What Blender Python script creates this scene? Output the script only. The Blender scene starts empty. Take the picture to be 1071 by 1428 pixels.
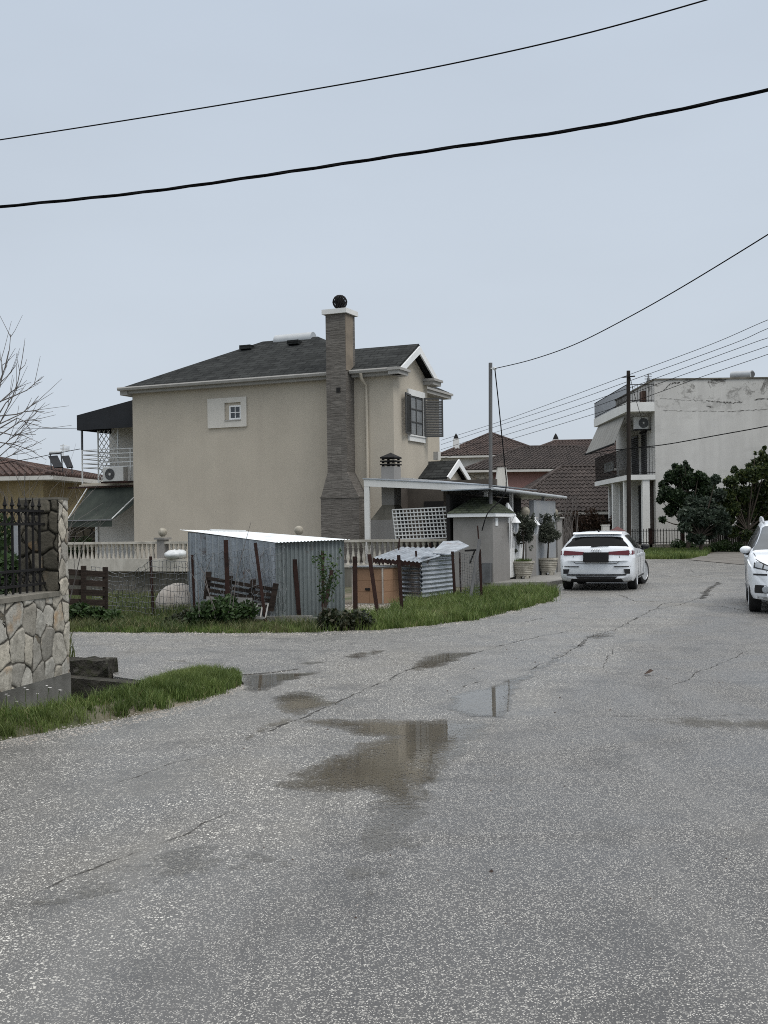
import bpy, bmesh, math, random
import numpy as np
from mathutils import Vector, Matrix, geometry
from mathutils.bvhtree import BVHTree
R = random.Random(11)
NR = np.random.default_rng(5)
V = Vector
sc = bpy.context.scene
COL = sc.collection
# ---------------------------------------------------------------- camera model
F, CX, CY, HC, ROLL = 1600.0, 535.5, 735.0, 1.6, 0.014
CR, SR = math.cos(ROLL), math.sin(ROLL)

def ray(px, py):
    dx, dy = px - CX, py - CY
    return V(((dx*CR - dy*SR)/F, 1.0, (-dx*SR - dy*CR)/F))

def P(px, py, Z):
    r = ray(px, py)
    return V((r.x*Z, Z, HC + r.z*Z))

def sstep(a, b, x):
    t = min(1.0, max(0.0, (x-a)/(b-a)))
    return t*t*(3-2*t)

def G(x, y):
    """height of the carriageway and the land round it"""
    return 0.35*sstep(30, 58, y)

def gp(px, py, h=0.0):
    r = ray(px, py)
    t = 20.0
    for _ in range(60):
        g = G(r.x*t, t) + h
        t = 0.5*t + 0.5*max(0.5, (g-HC)/min(-1e-4, r.z))
        t = min(t, 90)
    return V((r.x*t, t, G(r.x*t, t)+h))

class Fr:
    """upright local frame: a along e, b along n, z up"""
    def __init__(s, O, e, n):
        s.O, s.e, s.n = V(O), V(e).normalized(), V(n).normalized()
    def pt(s, a, b, z):
        p = s.O + s.e*a + s.n*b
        return V((p.x, p.y, z))
    def px(s, px, py, b=0.0):
        r = ray(px, py)
        C = V((0, 0, HC))
        t = (b - (C - s.O).dot(s.n))/r.dot(s.n)
        p = C + r*t
        return (p - s.O).dot(s.e), p.z
    def pxe(s, px, py, a=0.0):
        """hit on the plane a = const -> (b, z)"""
        r = ray(px, py)
        C = V((0, 0, HC))
        t = (a - (C - s.O).dot(s.e))/r.dot(s.e)
        p = C + r*t
        return (p - s.O).dot(s.n), p.z

# ---------------------------------------------------------------- mesh builder
class MB:
    def __init__(s):
        s.v, s.f, s.m = [], [], []
    def add(s, vs, fs, mi=0):
        o = len(s.v)
        s.v.extend([tuple(p) for p in vs])
        s.f.extend([tuple(i+o for i in f) for f in fs])
        s.m.extend([mi]*len(fs))
        return s
    def hexa(s, b, t, mi=0):
        """b, t: four points each (same winding)"""
        return s.add(list(b)+list(t), [(3,2,1,0),(4,5,6,7),(0,1,5,4),(1,2,6,5),(2,3,7,6),(3,0,4,7)], mi)
    def box(s, x0, x1, y0, y1, z0, z1, mi=0):
        return s.hexa([(x0,y0,z0),(x1,y0,z0),(x1,y1,z0),(x0,y1,z0)], [(x0,y0,z1),(x1,y0,z1),(x1,y1,z1),(x0,y1,z1)], mi)
    def fbox(s, fr, a0, a1, b0, b1, z0, z1, mi=0):
        q = [(a0,b0),(a1,b0),(a1,b1),(a0,b1)]
        return s.hexa([fr.pt(a,b,z0) for a,b in q], [fr.pt(a,b,z1) for a,b in q], mi)
    def bar(s, p, q, w, h=None, mi=0, up=None):
        """rectangular bar from p to q"""
        p, q = V(p), V(q); h = h or w
        d = (q-p).normalized()
        u = V(up) if up else (V((0,0,1)) if abs(d.z) < 0.95 else V((0,1,0)))
        x = d.cross(u).normalized(); y = x.cross(d).normalized()
        c = [(-1,-1),(1,-1),(1,1),(-1,1)]
        return s.hexa([p + x*(i*w/2) + y*(j*h/2) for i,j in c], [q + x*(i*w/2) + y*(j*h/2) for i,j in c], mi)
    def prism(s, poly, d, mi=0):
        n = len(poly); d = V(d)
        vs = [V(p) for p in poly] + [V(p)+d for p in poly]
        fs = [tuple(range(n))[::-1], tuple(range(n, 2*n))] + [(i,(i+1)%n,(i+1)%n+n,i+n) for i in range(n)]
        return s.add(vs, fs, mi)
    def tube(s, pts, r, n=6, mi=0, r1=None, cap=True):
        pts = [V(p) for p in pts]
        m = len(pts); vs = []
        for i, p in enumerate(pts):
            d = (pts[min(i+1,m-1)] - pts[max(i-1,0)]).normalized()
            u = V((0,0,1)) if abs(d.z) < 0.9 else V((0,1,0))
            x = d.cross(u).normalized(); y = x.cross(d).normalized()
            rr = r if r1 is None else r + (r1-r)*i/(m-1)
            for k in range(n):
                a = 2*math.pi*k/n
                vs.append(p + x*(rr*math.cos(a)) + y*(rr*math.sin(a)))
        fs = [(i*n+k, i*n+(k+1)%n, (i+1)*n+(k+1)%n, (i+1)*n+k) for i in range(m-1) for k in range(n)]
        if cap:
            fs += [tuple(range(n))[::-1], tuple(range((m-1)*n, m*n))]
        return s.add(vs, fs, mi)
    def cyl(s, p, q, r, r1=None, n=16, mi=0):
        return s.tube([p, q], r, n, mi, r1)
    def lathe(s, prof, c, n=20, mi=0, axis=(0,0,1)):
        """prof: (radius, height) list along axis from c"""
        ax = V(axis).normalized(); c = V(c)
        u = V((1,0,0)) if abs(ax.x) < 0.9 else V((0,1,0))
        x = ax.cross(u).normalized(); y = ax.cross(x)
        vs = []
        for (r, h) in prof:
            for k in range(n):
                a = 2*math.pi*k/n
                vs.append(c + ax*h + x*(r*math.cos(a)) + y*(r*math.sin(a)))
        m = len(prof)
        fs = [(i*n+k, i*n+(k+1)%n, (i+1)*n+(k+1)%n, (i+1)*n+k) for i in range(m-1) for k in range(n)]
        fs += [tuple(range(n))[::-1], tuple(range((m-1)*n, m*n))]
        return s.add(vs, fs, mi)
    def ball(s, c, r, n=16, mi=0, sz=1.0):
        prof = [(r*math.sin(math.pi*i/10), -r*sz*math.cos(math.pi*i/10)) for i in range(11)]
        prof[0] = (r*.02, prof[0][1]); prof[-1] = (r*.02, prof[-1][1])
        return s.lathe(prof, c, n, mi)
    def build(s, name, mats, parent=None, smooth=None, local=False, kind=None, label=None, cat=None, group=None):
        if not isinstance(mats, (list, tuple)): mats = [mats]
        vs = np.array(s.v, dtype=float)
        off = V((0,0,0))
        if not local:
            if parent is not None:
                off = wloc(parent)
            else:
                lo, hi = vs.min(0), vs.max(0)
                off = V(((lo[0]+hi[0])/2, (lo[1]+hi[1])/2, lo[2]))
        me = bpy.data.meshes.new(name)
        me.from_pydata((vs - np.array(off)).tolist(), [], s.f)
        for m in mats: me.materials.append(m)
        if any(s.m): me.polygons.foreach_set('material_index', s.m)
        autouv(me, off)
        if smooth is not None:
            me.polygons.foreach_set('use_smooth', [True]*len(me.polygons))
            me.set_sharp_from_angle(angle=math.radians(smooth))
        me.update()
        o = bpy.data.objects.new(name, me); COL.objects.link(o)
        if parent is not None: o.parent = parent
        elif not local: o.location = off
        return tag(o, label, cat, group, kind)

def wloc(o):
    p = V((0,0,0))
    while o is not None:
        p += o.location; o = o.parent
    return p

def autouv(me, off):
    """metres on every face: u level, v up the slope"""
    n = len(me.loops)
    if n == 0: return
    co = np.empty(len(me.vertices)*3); me.vertices.foreach_get('co', co); co = co.reshape(-1,3) + np.array(off)
    li = np.empty(n, dtype=np.int32); me.loops.foreach_get('vertex_index', li)
    npoly = len(me.polygons)
    nor = np.empty(npoly*3); me.polygons.foreach_get('normal', nor); nor = nor.reshape(-1,3)
    tot = np.empty(npoly, dtype=np.int32); me.polygons.foreach_get('loop_total', tot)
    u = np.stack([-nor[:,1], nor[:,0], np.zeros(npoly)], 1)
    l = np.linalg.norm(u, axis=1); flat = l < 0.05
    u[flat] = (1,0,0); l[flat] = 1; u /= l[:,None]
    v = np.cross(nor, u); v[flat] = (0,1,0)
    pu, pv = np.repeat(u, tot, 0), np.repeat(v, tot, 0)
    c = co[li]
    uv = np.stack([(c*pu).sum(1), (c*pv).sum(1)], 1)
    lay = me.uv_layers.new(name='UVMap')
    lay.data.foreach_set('uv', uv.ravel())

def tag(o, label=None, cat=None, group=None, kind=None):
    if label: o['label'] = label
    if cat: o['category'] = cat
    if group: o['group'] = group
    if kind: o['kind'] = kind
    return o

def thing(name, label, cat, loc=(0,0,0), rz=0, group=None):
    o = bpy.data.objects.new(name, None); COL.objects.link(o)
    o.empty_display_size = .2
    o.location = loc; o.rotation_euler = (0,0,rz)
    return tag(o, label, cat, group)

def dup(root, loc, label=None, rz=None, parent=None):
    def rec(o, par):
        c = o.copy(); COL.objects.link(c)
        if par is not None: c.parent = par
        for ch in list(o.children): rec(ch, c)
        return c
    r = rec(root, parent)
    r.location = loc
    if rz is not None: r.rotation_euler = (0,0,rz)
    if label: r['label'] = label
    return r

def rawmesh(name, vs, fs, mat, parent=None, kind=None, attr=None, smooth=False, label=None, cat=None, group=None):
    me = bpy.data.meshes.new(name)
    vs = np.asarray(vs, dtype=float)
    off = np.array(wloc(parent)) if parent is not None else np.zeros(3)
    me.from_pydata((vs-off).tolist(), [], fs if isinstance(fs, list) else fs.tolist())
    me.materials.append(mat)
    if attr is not None:
        a = me.attributes.new(attr[0], 'FLOAT', 'POINT'); a.data.foreach_set('value', attr[1])
    if smooth: me.polygons.foreach_set('use_smooth', [True]*len(me.polygons))
    o = bpy.data.objects.new(name, me); COL.objects.link(o)
    if parent is not None: o.parent = parent
    return tag(o, label, cat, group, kind)

# ---------------------------------------------------------------- node materials
class NT:
    def __init__(s, name):
        s.mat = bpy.data.materials.new(name); s.mat.use_nodes = True
        s.t = s.mat.node_tree; s.t.nodes.clear()
        s.out = s.n('ShaderNodeOutputMaterial')
        s.b = s.n('ShaderNodeBsdfPrincipled')
        s.l(s.b.outputs[0], s.out.inputs[0])
    def n(s, ty, **k):
        nd = s.t.nodes.new(ty)
        for a, b in k.items(): setattr(nd, a, b)
        return nd
    def l(s, a, b): s.t.links.new(a, b)
    def set(s, nd, key, val):
        if isinstance(val, bpy.types.NodeSocket): s.l(val, nd.inputs[key])
        elif isinstance(val, (tuple, list)) and len(val) == 3 and nd.inputs[key].type == 'RGBA': nd.inputs[key].default_value = (*val, 1)
        else: nd.inputs[key].default_value = val
    def co(s, kind='Object', scale=(1,1,1)):
        if kind == 'World':
            o = s.n('ShaderNodeNewGeometry').outputs['Position']
        else:
            o = s.n('ShaderNodeTexCoord').outputs[kind]
        if tuple(scale) != (1,1,1):
            m = s.n('ShaderNodeMapping'); s.l(o, m.inputs[0]); m.inputs['Scale'].default_value = scale
            o = m.outputs[0]
        return o
    def noise(s, co, scale=5, detail=5, rough=.55, dist=0):
        nd = s.n('ShaderNodeTexNoise'); s.l(co, nd.inputs['Vector'])
        nd.inputs['Scale'].default_value = scale; nd.inputs['Detail'].default_value = detail
        nd.inputs['Roughness'].default_value = rough; nd.inputs['Distortion'].default_value = dist
        return nd.outputs[0]
    def voro(s, co, scale=5, feature='F1', rand=1.0):
        nd = s.n('ShaderNodeTexVoronoi', feature=feature); s.l(co, nd.inputs['Vector'])
        nd.inputs['Scale'].default_value = scale; nd.inputs['Randomness'].default_value = rand
        return nd
    def ramp(s, fac, stops, interp='LINEAR'):
        nd = s.n('ShaderNodeValToRGB'); s.l(fac, nd.inputs[0]); cr = nd.color_ramp; cr.interpolation = interp
        while len(cr.elements) < len(stops): cr.elements.new(.5)
        for e, (p, c) in zip(cr.elements, stops):
            e.position = p
            e.color = (c, c, c, 1) if isinstance(c, (int, float)) else (*c, 1)
        return nd.outputs[0]
    def math(s, op, a, b=None, c=None, clamp=False):
        nd = s.n('ShaderNodeMath', operation=op, use_clamp=clamp)
        for i, x in enumerate((a, b, c)):
            if x is not None: s.set(nd, i, x)
        return nd.outputs[0]
    def mix(s, fac, a, b, mode='MIX'):
        nd = s.n('ShaderNodeMix', data_type='RGBA', blend_type=mode)
        s.set(nd, 0, fac)
        for k, x in ((6, a), (7, b)):
            if isinstance(x, bpy.types.NodeSocket): s.l(x, nd.inputs[k])
            else: nd.inputs[k].default_value = (*x, 1)
        return nd.outputs[2]
    def bump(s, h, strength=.3, dist=.02):
        nd = s.n('ShaderNodeBump'); s.l(h, nd.inputs['Height'])
        nd.inputs['Strength'].default_value = strength; nd.inputs['Distance'].default_value = dist
        s.l(nd.outputs[0], s.b.inputs['Normal'])
    def sep(s, co):
        nd = s.n('ShaderNodeSeparateXYZ'); s.l(co, nd.inputs[0]); return nd.outputs
    def fin(s, col=None, rough=None, metal=None, spec=None):
        for k, x in (('Base Color', col), ('Roughness', rough), ('Metallic', metal), ('Specular IOR Level', spec)):
            if x is not None: s.set(s.b, k, x)
        return s.mat

def mul(c, k): return tuple(min(1, x*k) for x in c)

def simple(name, col, rough=.7, var=.25, scale=4, bump=.15, bscale=60, metal=0, spec=.4, col2=None, stretch=(1,1,1), island=False, bdist=.01):
    """base colour with two sizes of mottling and a fine grain"""
    m = NT(name)
    c = m.co('Object', stretch)
    a = m.noise(c, scale, 6, .6)
    f = m.ramp(a, [(.3, 0.), (.7, 1.)])
    base = m.mix(f, col2 or mul(col, 1-var), mul(col, 1+var*.4))
    if island:
        g = m.n('ShaderNodeNewGeometry')
        base = m.mix(g.outputs['Random Per Island'], mul(col2 or col, .72), base)
    fine = m.noise(m.co('Object'), bscale, 3, .6)
    base = m.mix(m.ramp(fine, [(.35, .0), (.75, .22)]), base, mul(col, .55))
    rr = m.math('MULTIPLY_ADD', a, .25, rough-.12)
    if bump: m.bump(fine, bump, bdist)
    return m.fin(base, rr, metal, spec)

def glassy(name, col=(.012,.014,.016), rough=.04):
    m = NT(name)
    n = m.noise(m.co('Object'), 2.5, 2)
    return m.fin(m.mix(n, mul(col, .6), mul(col, 1.5)), m.math('MULTIPLY_ADD', n, .04, rough), 0, .6)

M = {}
# --- asphalt: worn chippings, tar between them, damp patches
def asphalt():
    m = NT('wet_worn_asphalt')
    p = m.co('World')
    s = m.sep(p)
    big = m.noise(p, .28, 5, .6, .6)
    mid = m.noise(p, 1.7, 5, .6, .3)
    # newer, finer surface to the right of the old trench line
    line = m.math('ADD', m.math('SUBTRACT', m.math('MULTIPLY', s[1], .40), 2.95), m.math('MULTIPLY', m.noise(p, .9, 4), .9))
    newer = m.math('MULTIPLY_ADD', m.math('SUBTRACT', s[0], m.math('SUBTRACT', line, .15)), 3.0, .5, clamp=True)
    dw = m.noise(p, 30, 2)
    warp = m.n('ShaderNodeVectorMath', operation='ADD'); m.l(p, warp.inputs[0])
    wv = m.n('ShaderNodeTexNoise'); m.l(p, wv.inputs['Vector']); wv.inputs['Scale'].default_value = 45
    sc_ = m.n('ShaderNodeVectorMath', operation='SCALE'); m.l(wv.outputs['Color'], sc_.inputs[0]); sc_.inputs['Scale'].default_value = .016
    m.l(sc_.outputs[0], warp.inputs[1])
    v1 = m.voro(warp.outputs[0], 72); v2 = m.voro(warp.outputs[0], 150)
    c1 = m.sep(v1.outputs['Color']); c2 = m.sep(v2.outputs['Color'])
    # stones: bright where the cell is chosen and near the cell centre
    k1 = m.math('MULTIPLY', m.ramp(c1[0], [(.72, 0.), (.74, 1.)]), m.ramp(v1.outputs['Distance'], [(.38, 1.), (.48, 0.)]))
    k2 = m.math('MULTIPLY', m.ramp(c2[1], [(.52, 0.), (.54, 1.)]), m.ramp(v2.outputs['Distance'], [(.40, 1.), (.50, 0.)]))
    k1 = m.math('MULTIPLY', k1, m.math('MULTIPLY_ADD', newer, -.7, 1.0))
    k1 = m.math('MULTIPLY', k1, m.ramp(mid, [(.3, .35), (.6, 1.)]))
    lm = m.n('ShaderNodeMapping'); m.l(p, lm.inputs[0]); lm.inputs['Rotation'].default_value = (0, 0, .30); lm.inputs['Scale'].default_value = (1.5, .16, 1)
    lane = m.noise(lm.outputs[0], 1.3, 6, .62, .5)
    tar = m.mix(big, (.045,.0435,.0415), (.094,.091,.086))
    tar = m.mix(m.ramp(lane, [(.34, .55), (.52, 0.)]), tar, (.03,.03,.03))
    tar = m.mix(m.ramp(m.noise(p, 240, 2), [(.3, 0.), (.7, 1.)]), tar, (.15,.145,.136))
    tar = m.mix(m.math('MULTIPLY', newer, .5), tar, (.062,.061,.062))
    stone2 = m.mix(c2[2], (.20,.193,.18), (.66,.635,.58))
    stone1 = m.mix(c1[2], (.40,.385,.35), (.86,.83,.75))
    col = m.mix(m.math('MULTIPLY', k2, .95), tar, stone2)
    col = m.mix(k1, col, stone1)
    # silt washed over the low side
    silt = m.math('MULTIPLY', m.ramp(m.noise(p, .55, 5, .6, .8), [(.5, 0.), (.72, .5)]), m.math('SUBTRACT', 1., newer))
    col = m.mix(silt, col, (.17,.158,.135))
    col = m.mix(m.ramp(lane, [(.52, 0.), (.72, .45)]), col, (.21,.203,.19))
    col = m.mix(m.ramp(mid, [(.30, .35), (.46, 0.)]), col, (.045,.045,.045))
    # hair cracks
    cr = m.voro(warp.outputs[0], .55, 'DISTANCE_TO_EDGE')
    crm = m.math('MULTIPLY', m.ramp(cr.outputs['Distance'], [(.0, 1.), (.006, .0)]), m.ramp(m.noise(p, .35, 3), [(.5, 0.), (.62, .75)]))
    col = m.mix(crm, col, (.04,.038,.035))
    damp = m.ramp(m.noise(p, .42, 6, .62, 1.2), [(.38, 0.), (.62, 1.)])
    col = m.mix(m.math('MULTIPLY', damp, .22), col, (.05,.05,.052))
    rough = m.math('SUBTRACT', .56, m.math('MULTIPLY', damp, .20))
    h = m.math('ADD', m.math('MULTIPLY', k1, 1.0), m.math('MULTIPLY', k2, .6))
    h = m.math('ADD', h, m.math('MULTIPLY', m.noise(p, 200, 2), .5))
    m.bump(h, .55, .006)
    return m.fin(col, rough, 0, m.math('MULTIPLY_ADD', damp, .25, .22))
M['asphalt'] = asphalt()

def puddle():
    m = NT('puddle_water')
    p = m.co('World')
    at = m.n('ShaderNodeAttribute', attribute_name='depth').outputs['Fac']
    n = m.noise(p, 3.5, 6, .65, .4)
    v1 = m.voro(p, 74); c = m.sep(v1.outputs['Color']); v3 = m.voro(p, 128)
    stones = m.math('MULTIPLY', m.ramp(c[0], [(.42, 0.), (.46, 1.)]), m.ramp(v1.outputs['Distance'], [(.36, 1.), (.5, 0.)]))
    d = m.math('ADD', at, m.math('ADD', m.math('MULTIPLY', m.math('SUBTRACT', n, .5), 1.5), m.math('MULTIPLY', m.math('SUBTRACT', m.noise(p, 16, 4, .7), .5), .7)))
    a = m.ramp(d, [(.02, 0.), (.16, .35), (.34, .5), (.70, .92)])
    poke = m.math('MULTIPLY', stones, m.ramp(d, [(.75, 1.), (1.5, .4)]))
    a = m.math('MULTIPLY', a, m.math('SUBTRACT', 1., poke))
    m.set(m.b, 'Alpha', a)
    m.b.inputs['IOR'].default_value = 1.333
    silt = m.mix(m.noise(p, 1.3, 4), (.062,.055,.043), (.135,.120,.092))
    rip = m.n('ShaderNodeMapping'); m.l(p, rip.inputs[0]); rip.inputs['Scale'].default_value = (1, 3, 1)
    m.bump(m.noise(rip.outputs[0], 6, 3), .03, .01)
    return m.fin(silt, .015, 0, .5)
M['puddle'] = puddle()

def crackmat():
    m = NT('open_crack')
    n = m.noise(m.co('World'), 14, 4)
    m.set(m.b, 'Alpha', m.ramp(m.noise(m.co('World'), 9, 5, .7), [(.34, 0.), (.54, .8)]))
    return m.fin(m.mix(n, (.015,.014,.012), (.06,.055,.048)), .8, 0, .2)
M['crack'] = crackmat()

def soil():
    m = NT('soil_and_gravel')
    p = m.co('World')
    a = m.noise(p, .8, 6, .65); b = m.voro(p, 26)
    col = m.mix(m.ramp(a, [(.35, 0.), (.65, 1.)]), (.085,.07,.052), (.19,.165,.13))
    st = m.math('MULTIPLY', m.ramp(m.sep(b.outputs['Color'])[0], [(.55, 0.), (.65, 1.)]), m.ramp(b.outputs['Distance'], [(.3, 1.), (.55, 0.)]))
    col = m.mix(m.math('MULTIPLY', st, m.ramp(m.noise(p, .5, 3), [(.42, 0.), (.58, .9)])), col, (.34,.30,.25))
    gr = m.ramp(m.noise(p, .35, 5, .7), [(.40, 0.), (.56, 1.)])
    col = m.mix(m.math('MULTIPLY', gr, .75), col, (.045,.062,.022))
    m.bump(m.math('ADD', b.outputs['Distance'], a), .6, .04)
    return m.fin(col, .9, 0, .2)
M['soil'] = soil()

def stucco(name, col, streak=.18, dirt=(.12,.11,.095), blotch=.0, mold=None, bump=.12):
    m = NT(name)
    p = m.co('World')
    mp = m.n('ShaderNodeMapping'); m.l(p, mp.inputs[0]); mp.inputs['Scale'].default_value = (1.6, 1.6, .13)
    s1 = m.noise(mp.outputs[0], 1.6, 6, .62)
    big = m.noise(p, .5, 5, .6)
    c = m.mix(m.ramp(big, [(.3, 0.), (.7, 1.)]), mul(col, .90), mul(col, 1.06))
    c = m.mix(m.math('MULTIPLY', m.ramp(s1, [(.42, 0.), (.72, 1.)]), streak), c, dirt)
    if blotch:
        bl = m.ramp(m.noise(p, 1.1, 8, .72, .6), [(.47, 0.), (.60, 1.)])
        c = m.mix(m.math('MULTIPLY', bl, blotch), c, dirt)
    if mold:
        z = m.sep(p)[2]
        lo, hi = mold
        band = m.math('DIVIDE', m.math('SUBTRACT', z, lo), hi-lo, clamp=True)
        mo = m.math('MULTIPLY', m.ramp(m.noise(p, 1.3, 8, .78, .4), [(.515, 0.), (.585, .9)]), m.math('POWER', band, 1.3))
        c = m.mix(mo, c, (.075,.07,.062))
        bare = m.ramp(m.noise(m.co('World', (.5,.5,1.2)), .7, 7, .7, .4), [(.56, 0.), (.60, .55)])
        c = m.mix(m.math('MULTIPLY', bare, .55), c, mul(col, .72))
    f = m.noise(p, 90, 3)
    m.bump(m.math('ADD', f, m.math('MULTIPLY', big, .6)), bump, .012)
    return m.fin(c, .85, 0, .25)

M['facade'] = stucco('beige_stucco', (.46,.415,.342), .13, (.29,.255,.21))
M['patch'] = stucco('pale_plaster', (.60,.575,.525), .16, (.3,.28,.24))
M['trim'] = stucco('grey_white_trim', (.36,.35,.33), .2, (.2,.19,.17))
M['white'] = stucco('weathered_white_paint', (.70,.70,.68), .14, (.3,.28,.25))
M['whiteclean'] = stucco('white_paint', (.76,.77,.77), .05, (.4,.4,.38), bump=.04)
M['render_grey'] = stucco('grey_render', (.255,.245,.232), .22, (.12,.115,.105), .25)
M['render_blue'] = stucco('blue_grey_concrete', (.23,.245,.26), .45, (.36,.35,.33), .3)
M['footing'] = stucco('stained_concrete_footing', (.17,.165,.15), .5, (.05,.048,.04), .6, bump=.4)
M['retain'] = stucco('mossy_concrete', (.20,.185,.155), .75, (.05,.048,.036), .55)
def mossy():
    m = NT('mossy_wet_concrete')
    p = m.co('World'); a = m.noise(p, 4, 8, .7, .5); b = m.noise(p, 17, 6, .7)
    c = m.mix(m.ramp(a, [(.35, 0.), (.62, 1.)]), (.022,.020,.016), (.075,.069,.057))
    c = m.mix(m.ramp(b, [(.5, 0.), (.66, .8)]), c, (.030,.036,.014))
    c = m.mix(m.ramp(m.noise(p, 9, 5, .7), [(.6, 0.), (.68, .7)]), c, (.16,.15,.13))
    m.bump(m.math('ADD', a, b), 1., .05)
    return m.fin(c, .8, 0, .2)
M['ditch'] = mossy()
M['drive'] = stucco('worn_gravel', (.17,.16,.145), .4, (.09,.08,.07), .6, bump=.4)
M['slab'] = stucco('pale_concrete', (.27,.262,.245), .2, (.12,.115,.1), .35)
M['oldwall'] = stucco('old_white_plaster', (.55,.54,.515), .22, (.27,.26,.245), .07, (6.4, 8.3))
M['yellow'] = stucco('ochre_plaster', (.36,.285,.16), .3, (.25,.19,.1), .2)
M['pink'] = stucco('pink_plaster', (.36,.205,.18), .2, (.25,.15,.13), .1)
M['cream'] = stucco('cream_plaster', (.60,.585,.545), .2, (.3,.28,.25), .1)
M['balcream'] = stucco('lichened_white_stone', (.54,.51,.45), .4, (.16,.145,.115), .4)

def stonewall(name, scale, cols, mortar=(.05,.046,.038), width=.035, sx=1.0, dirt=.35, bump=.9):
    m = NT(name)
    uv = m.co('UV', (sx, 1, 1))
    wn = m.n('ShaderNodeTexNoise'); m.l(uv, wn.inputs['Vector']); wn.inputs['Scale'].default_value = 5; wn.inputs['Detail'].default_value = 4
    sv = m.n('ShaderNodeVectorMath', operation='SCALE'); m.l(wn.outputs['Color'], sv.inputs[0]); sv.inputs['Scale'].default_value = .13
    ad = m.n('ShaderNodeVectorMath', operation='ADD'); m.l(uv, ad.inputs[0]); m.l(sv.outputs[0], ad.inputs[1])
    e = m.voro(ad.outputs[0], scale, 'DISTANCE_TO_EDGE', .85); f = m.voro(ad.outputs[0], scale, 'F1', .85)
    for nd in (e, f): nd.voronoi_dimensions = '2D'
    cc = m.sep(f.outputs['Color'])
    c = m.ramp(cc[0], [(i/(len(cols)-1), x) for i, x in enumerate(cols)])
    g = m.noise(m.co('UV'), 9, 8, .7)
    c = m.mix(m.math('MULTIPLY', m.ramp(g, [(.35, 1.), (.6, 0.)]), dirt), c, (.09,.08,.06))
    og = m.math('MULTIPLY', m.ramp(m.noise(m.co('UV'), 2.2, 4), [(.55, 0.), (.7, .5)]), cc[1])
    c = m.mix(og, c, (.33,.19,.075))
    k = m.ramp(e.outputs['Distance'], [(width*.55, 0.), (width*1.25, 1.)])
    c = m.mix(k, mortar, c)
    h = m.math('ADD', m.math('MULTIPLY', k, 1.), m.math('MULTIPLY', g, .5))
    m.bump(h, bump, .03)
    return m.fin(c, .88, 0, .25)
M['crazy'] = stonewall('crazy_paved_stone', 4.3, [(.22,.205,.17), (.36,.33,.27), (.30,.28,.245), (.40,.35,.26), (.17,.155,.13), (.34,.32,.275)], (.035,.032,.026), .045, 1.15, .6)
M['crazydark'] = stonewall('mossy_dark_stone', 3.4, [(.08,.072,.055), (.16,.145,.115), (.06,.055,.045), (.2,.18,.14)], (.022,.02,.016), .05, 1, .7)
M['rubble'] = stonewall('pale_rubble', 4.5, [(.35,.32,.26), (.45,.41,.34), (.28,.26,.22)], (.2,.19,.16), .05, .6)

def stonerelief(name, cols, mortar, dirt):
    m = NT(name)
    cell = m.n('ShaderNodeAttribute', attribute_name='cell').outputs['Fac']; edge = m.n('ShaderNodeAttribute', attribute_name='edge').outputs['Fac']
    p = m.co('World')
    c = m.ramp(cell, [(i/(len(cols)-1), x) for i, x in enumerate(cols)])
    g = m.noise(p, 11, 8, .72); b = m.noise(p, 3.2, 5, .6)
    c = m.mix(m.math('MULTIPLY', m.ramp(g, [(.36, 1.), (.60, 0.)]), dirt), c, (.085,.077,.06))
    c = m.mix(m.math('MULTIPLY', m.ramp(b, [(.54, 0.), (.68, .6)]), m.ramp(m.math('FRACT', m.math('MULTIPLY', cell, 7.3)), [(.5, 0.), (.6, 1.)])), c, (.34,.20,.085))
    c = m.mix(m.ramp(m.noise(p, 5.5, 6, .7), [(.58, 0.), (.72, .6)]), c, (.05,.052,.036))
    c = m.mix(m.ramp(edge, [(.25, 0.), (.55, 1.)]), m.mix(g, mul(mortar, .5), mul(mortar, 1.5)), c)
    m.bump(m.noise(p, 45, 4, .65), .5, .012)
    return m.fin(c, .9, 0, .2)
M['stone_near'] = stonerelief('rough_pale_stone', [(.30,.285,.25), (.50,.475,.42), (.39,.375,.335), (.53,.485,.40), (.25,.235,.205), (.46,.44,.39)], (.075,.068,.056), .55)
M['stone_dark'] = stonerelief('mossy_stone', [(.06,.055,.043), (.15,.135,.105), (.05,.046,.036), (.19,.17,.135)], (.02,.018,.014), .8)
def shingles(name, c1, c2, row=.145, w=.33, moss=0.0):
    m = NT(name)
    uv = m.co('UV')
    br = m.n('ShaderNodeTexBrick'); m.l(uv, br.inputs['Vector'])
    br.inputs['Color1'].default_value = (*c1, 1); br.inputs['Color2'].default_value = (*c2, 1); br.inputs['Mortar'].default_value = (*mul(c1, .28), 1)
    br.inputs['Scale'].default_value = 1; br.inputs['Mortar Size'].default_value = .022; br.inputs['Bias'].default_value = -.1
    br.inputs['Brick Width'].default_value = w; br.inputs['Row Height'].default_value = row; br.inputs['Mortar Smooth'].default_value = .3
    g = m.noise(m.co('UV', (2, 1, 1)), 1.2, 6, .65)
    c = m.mix(m.ramp(g, [(.35, .0), (.7, .55)]), br.outputs[0], mul(c2, 1.35))
    c = m.mix(m.ramp(m.noise(m.co('UV'), 70, 2), [(.3, 0.), (.8, .25)]), c, mul(c2, 1.5))
    if moss: c = m.mix(m.ramp(m.noise(m.co('UV'), 5, 5), [(.45, 0.), (.65, moss)]), c, (.05,.062,.03))
    v = m.sep(uv)[1]
    st = m.math('FRACT', m.math('DIVIDE', v, row))
    h = m.math('ADD', m.math('SUBTRACT', 1., st), m.math('MULTIPLY', br.outputs['Fac'], -.8))
    m.bump(h, .9, .02)
    return m.fin(c, .9, 0, .12)
M['shingle'] = shingles('grey_asphalt_shingle', (.009,.010,.010), (.036,.038,.037), .22, .42)
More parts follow.
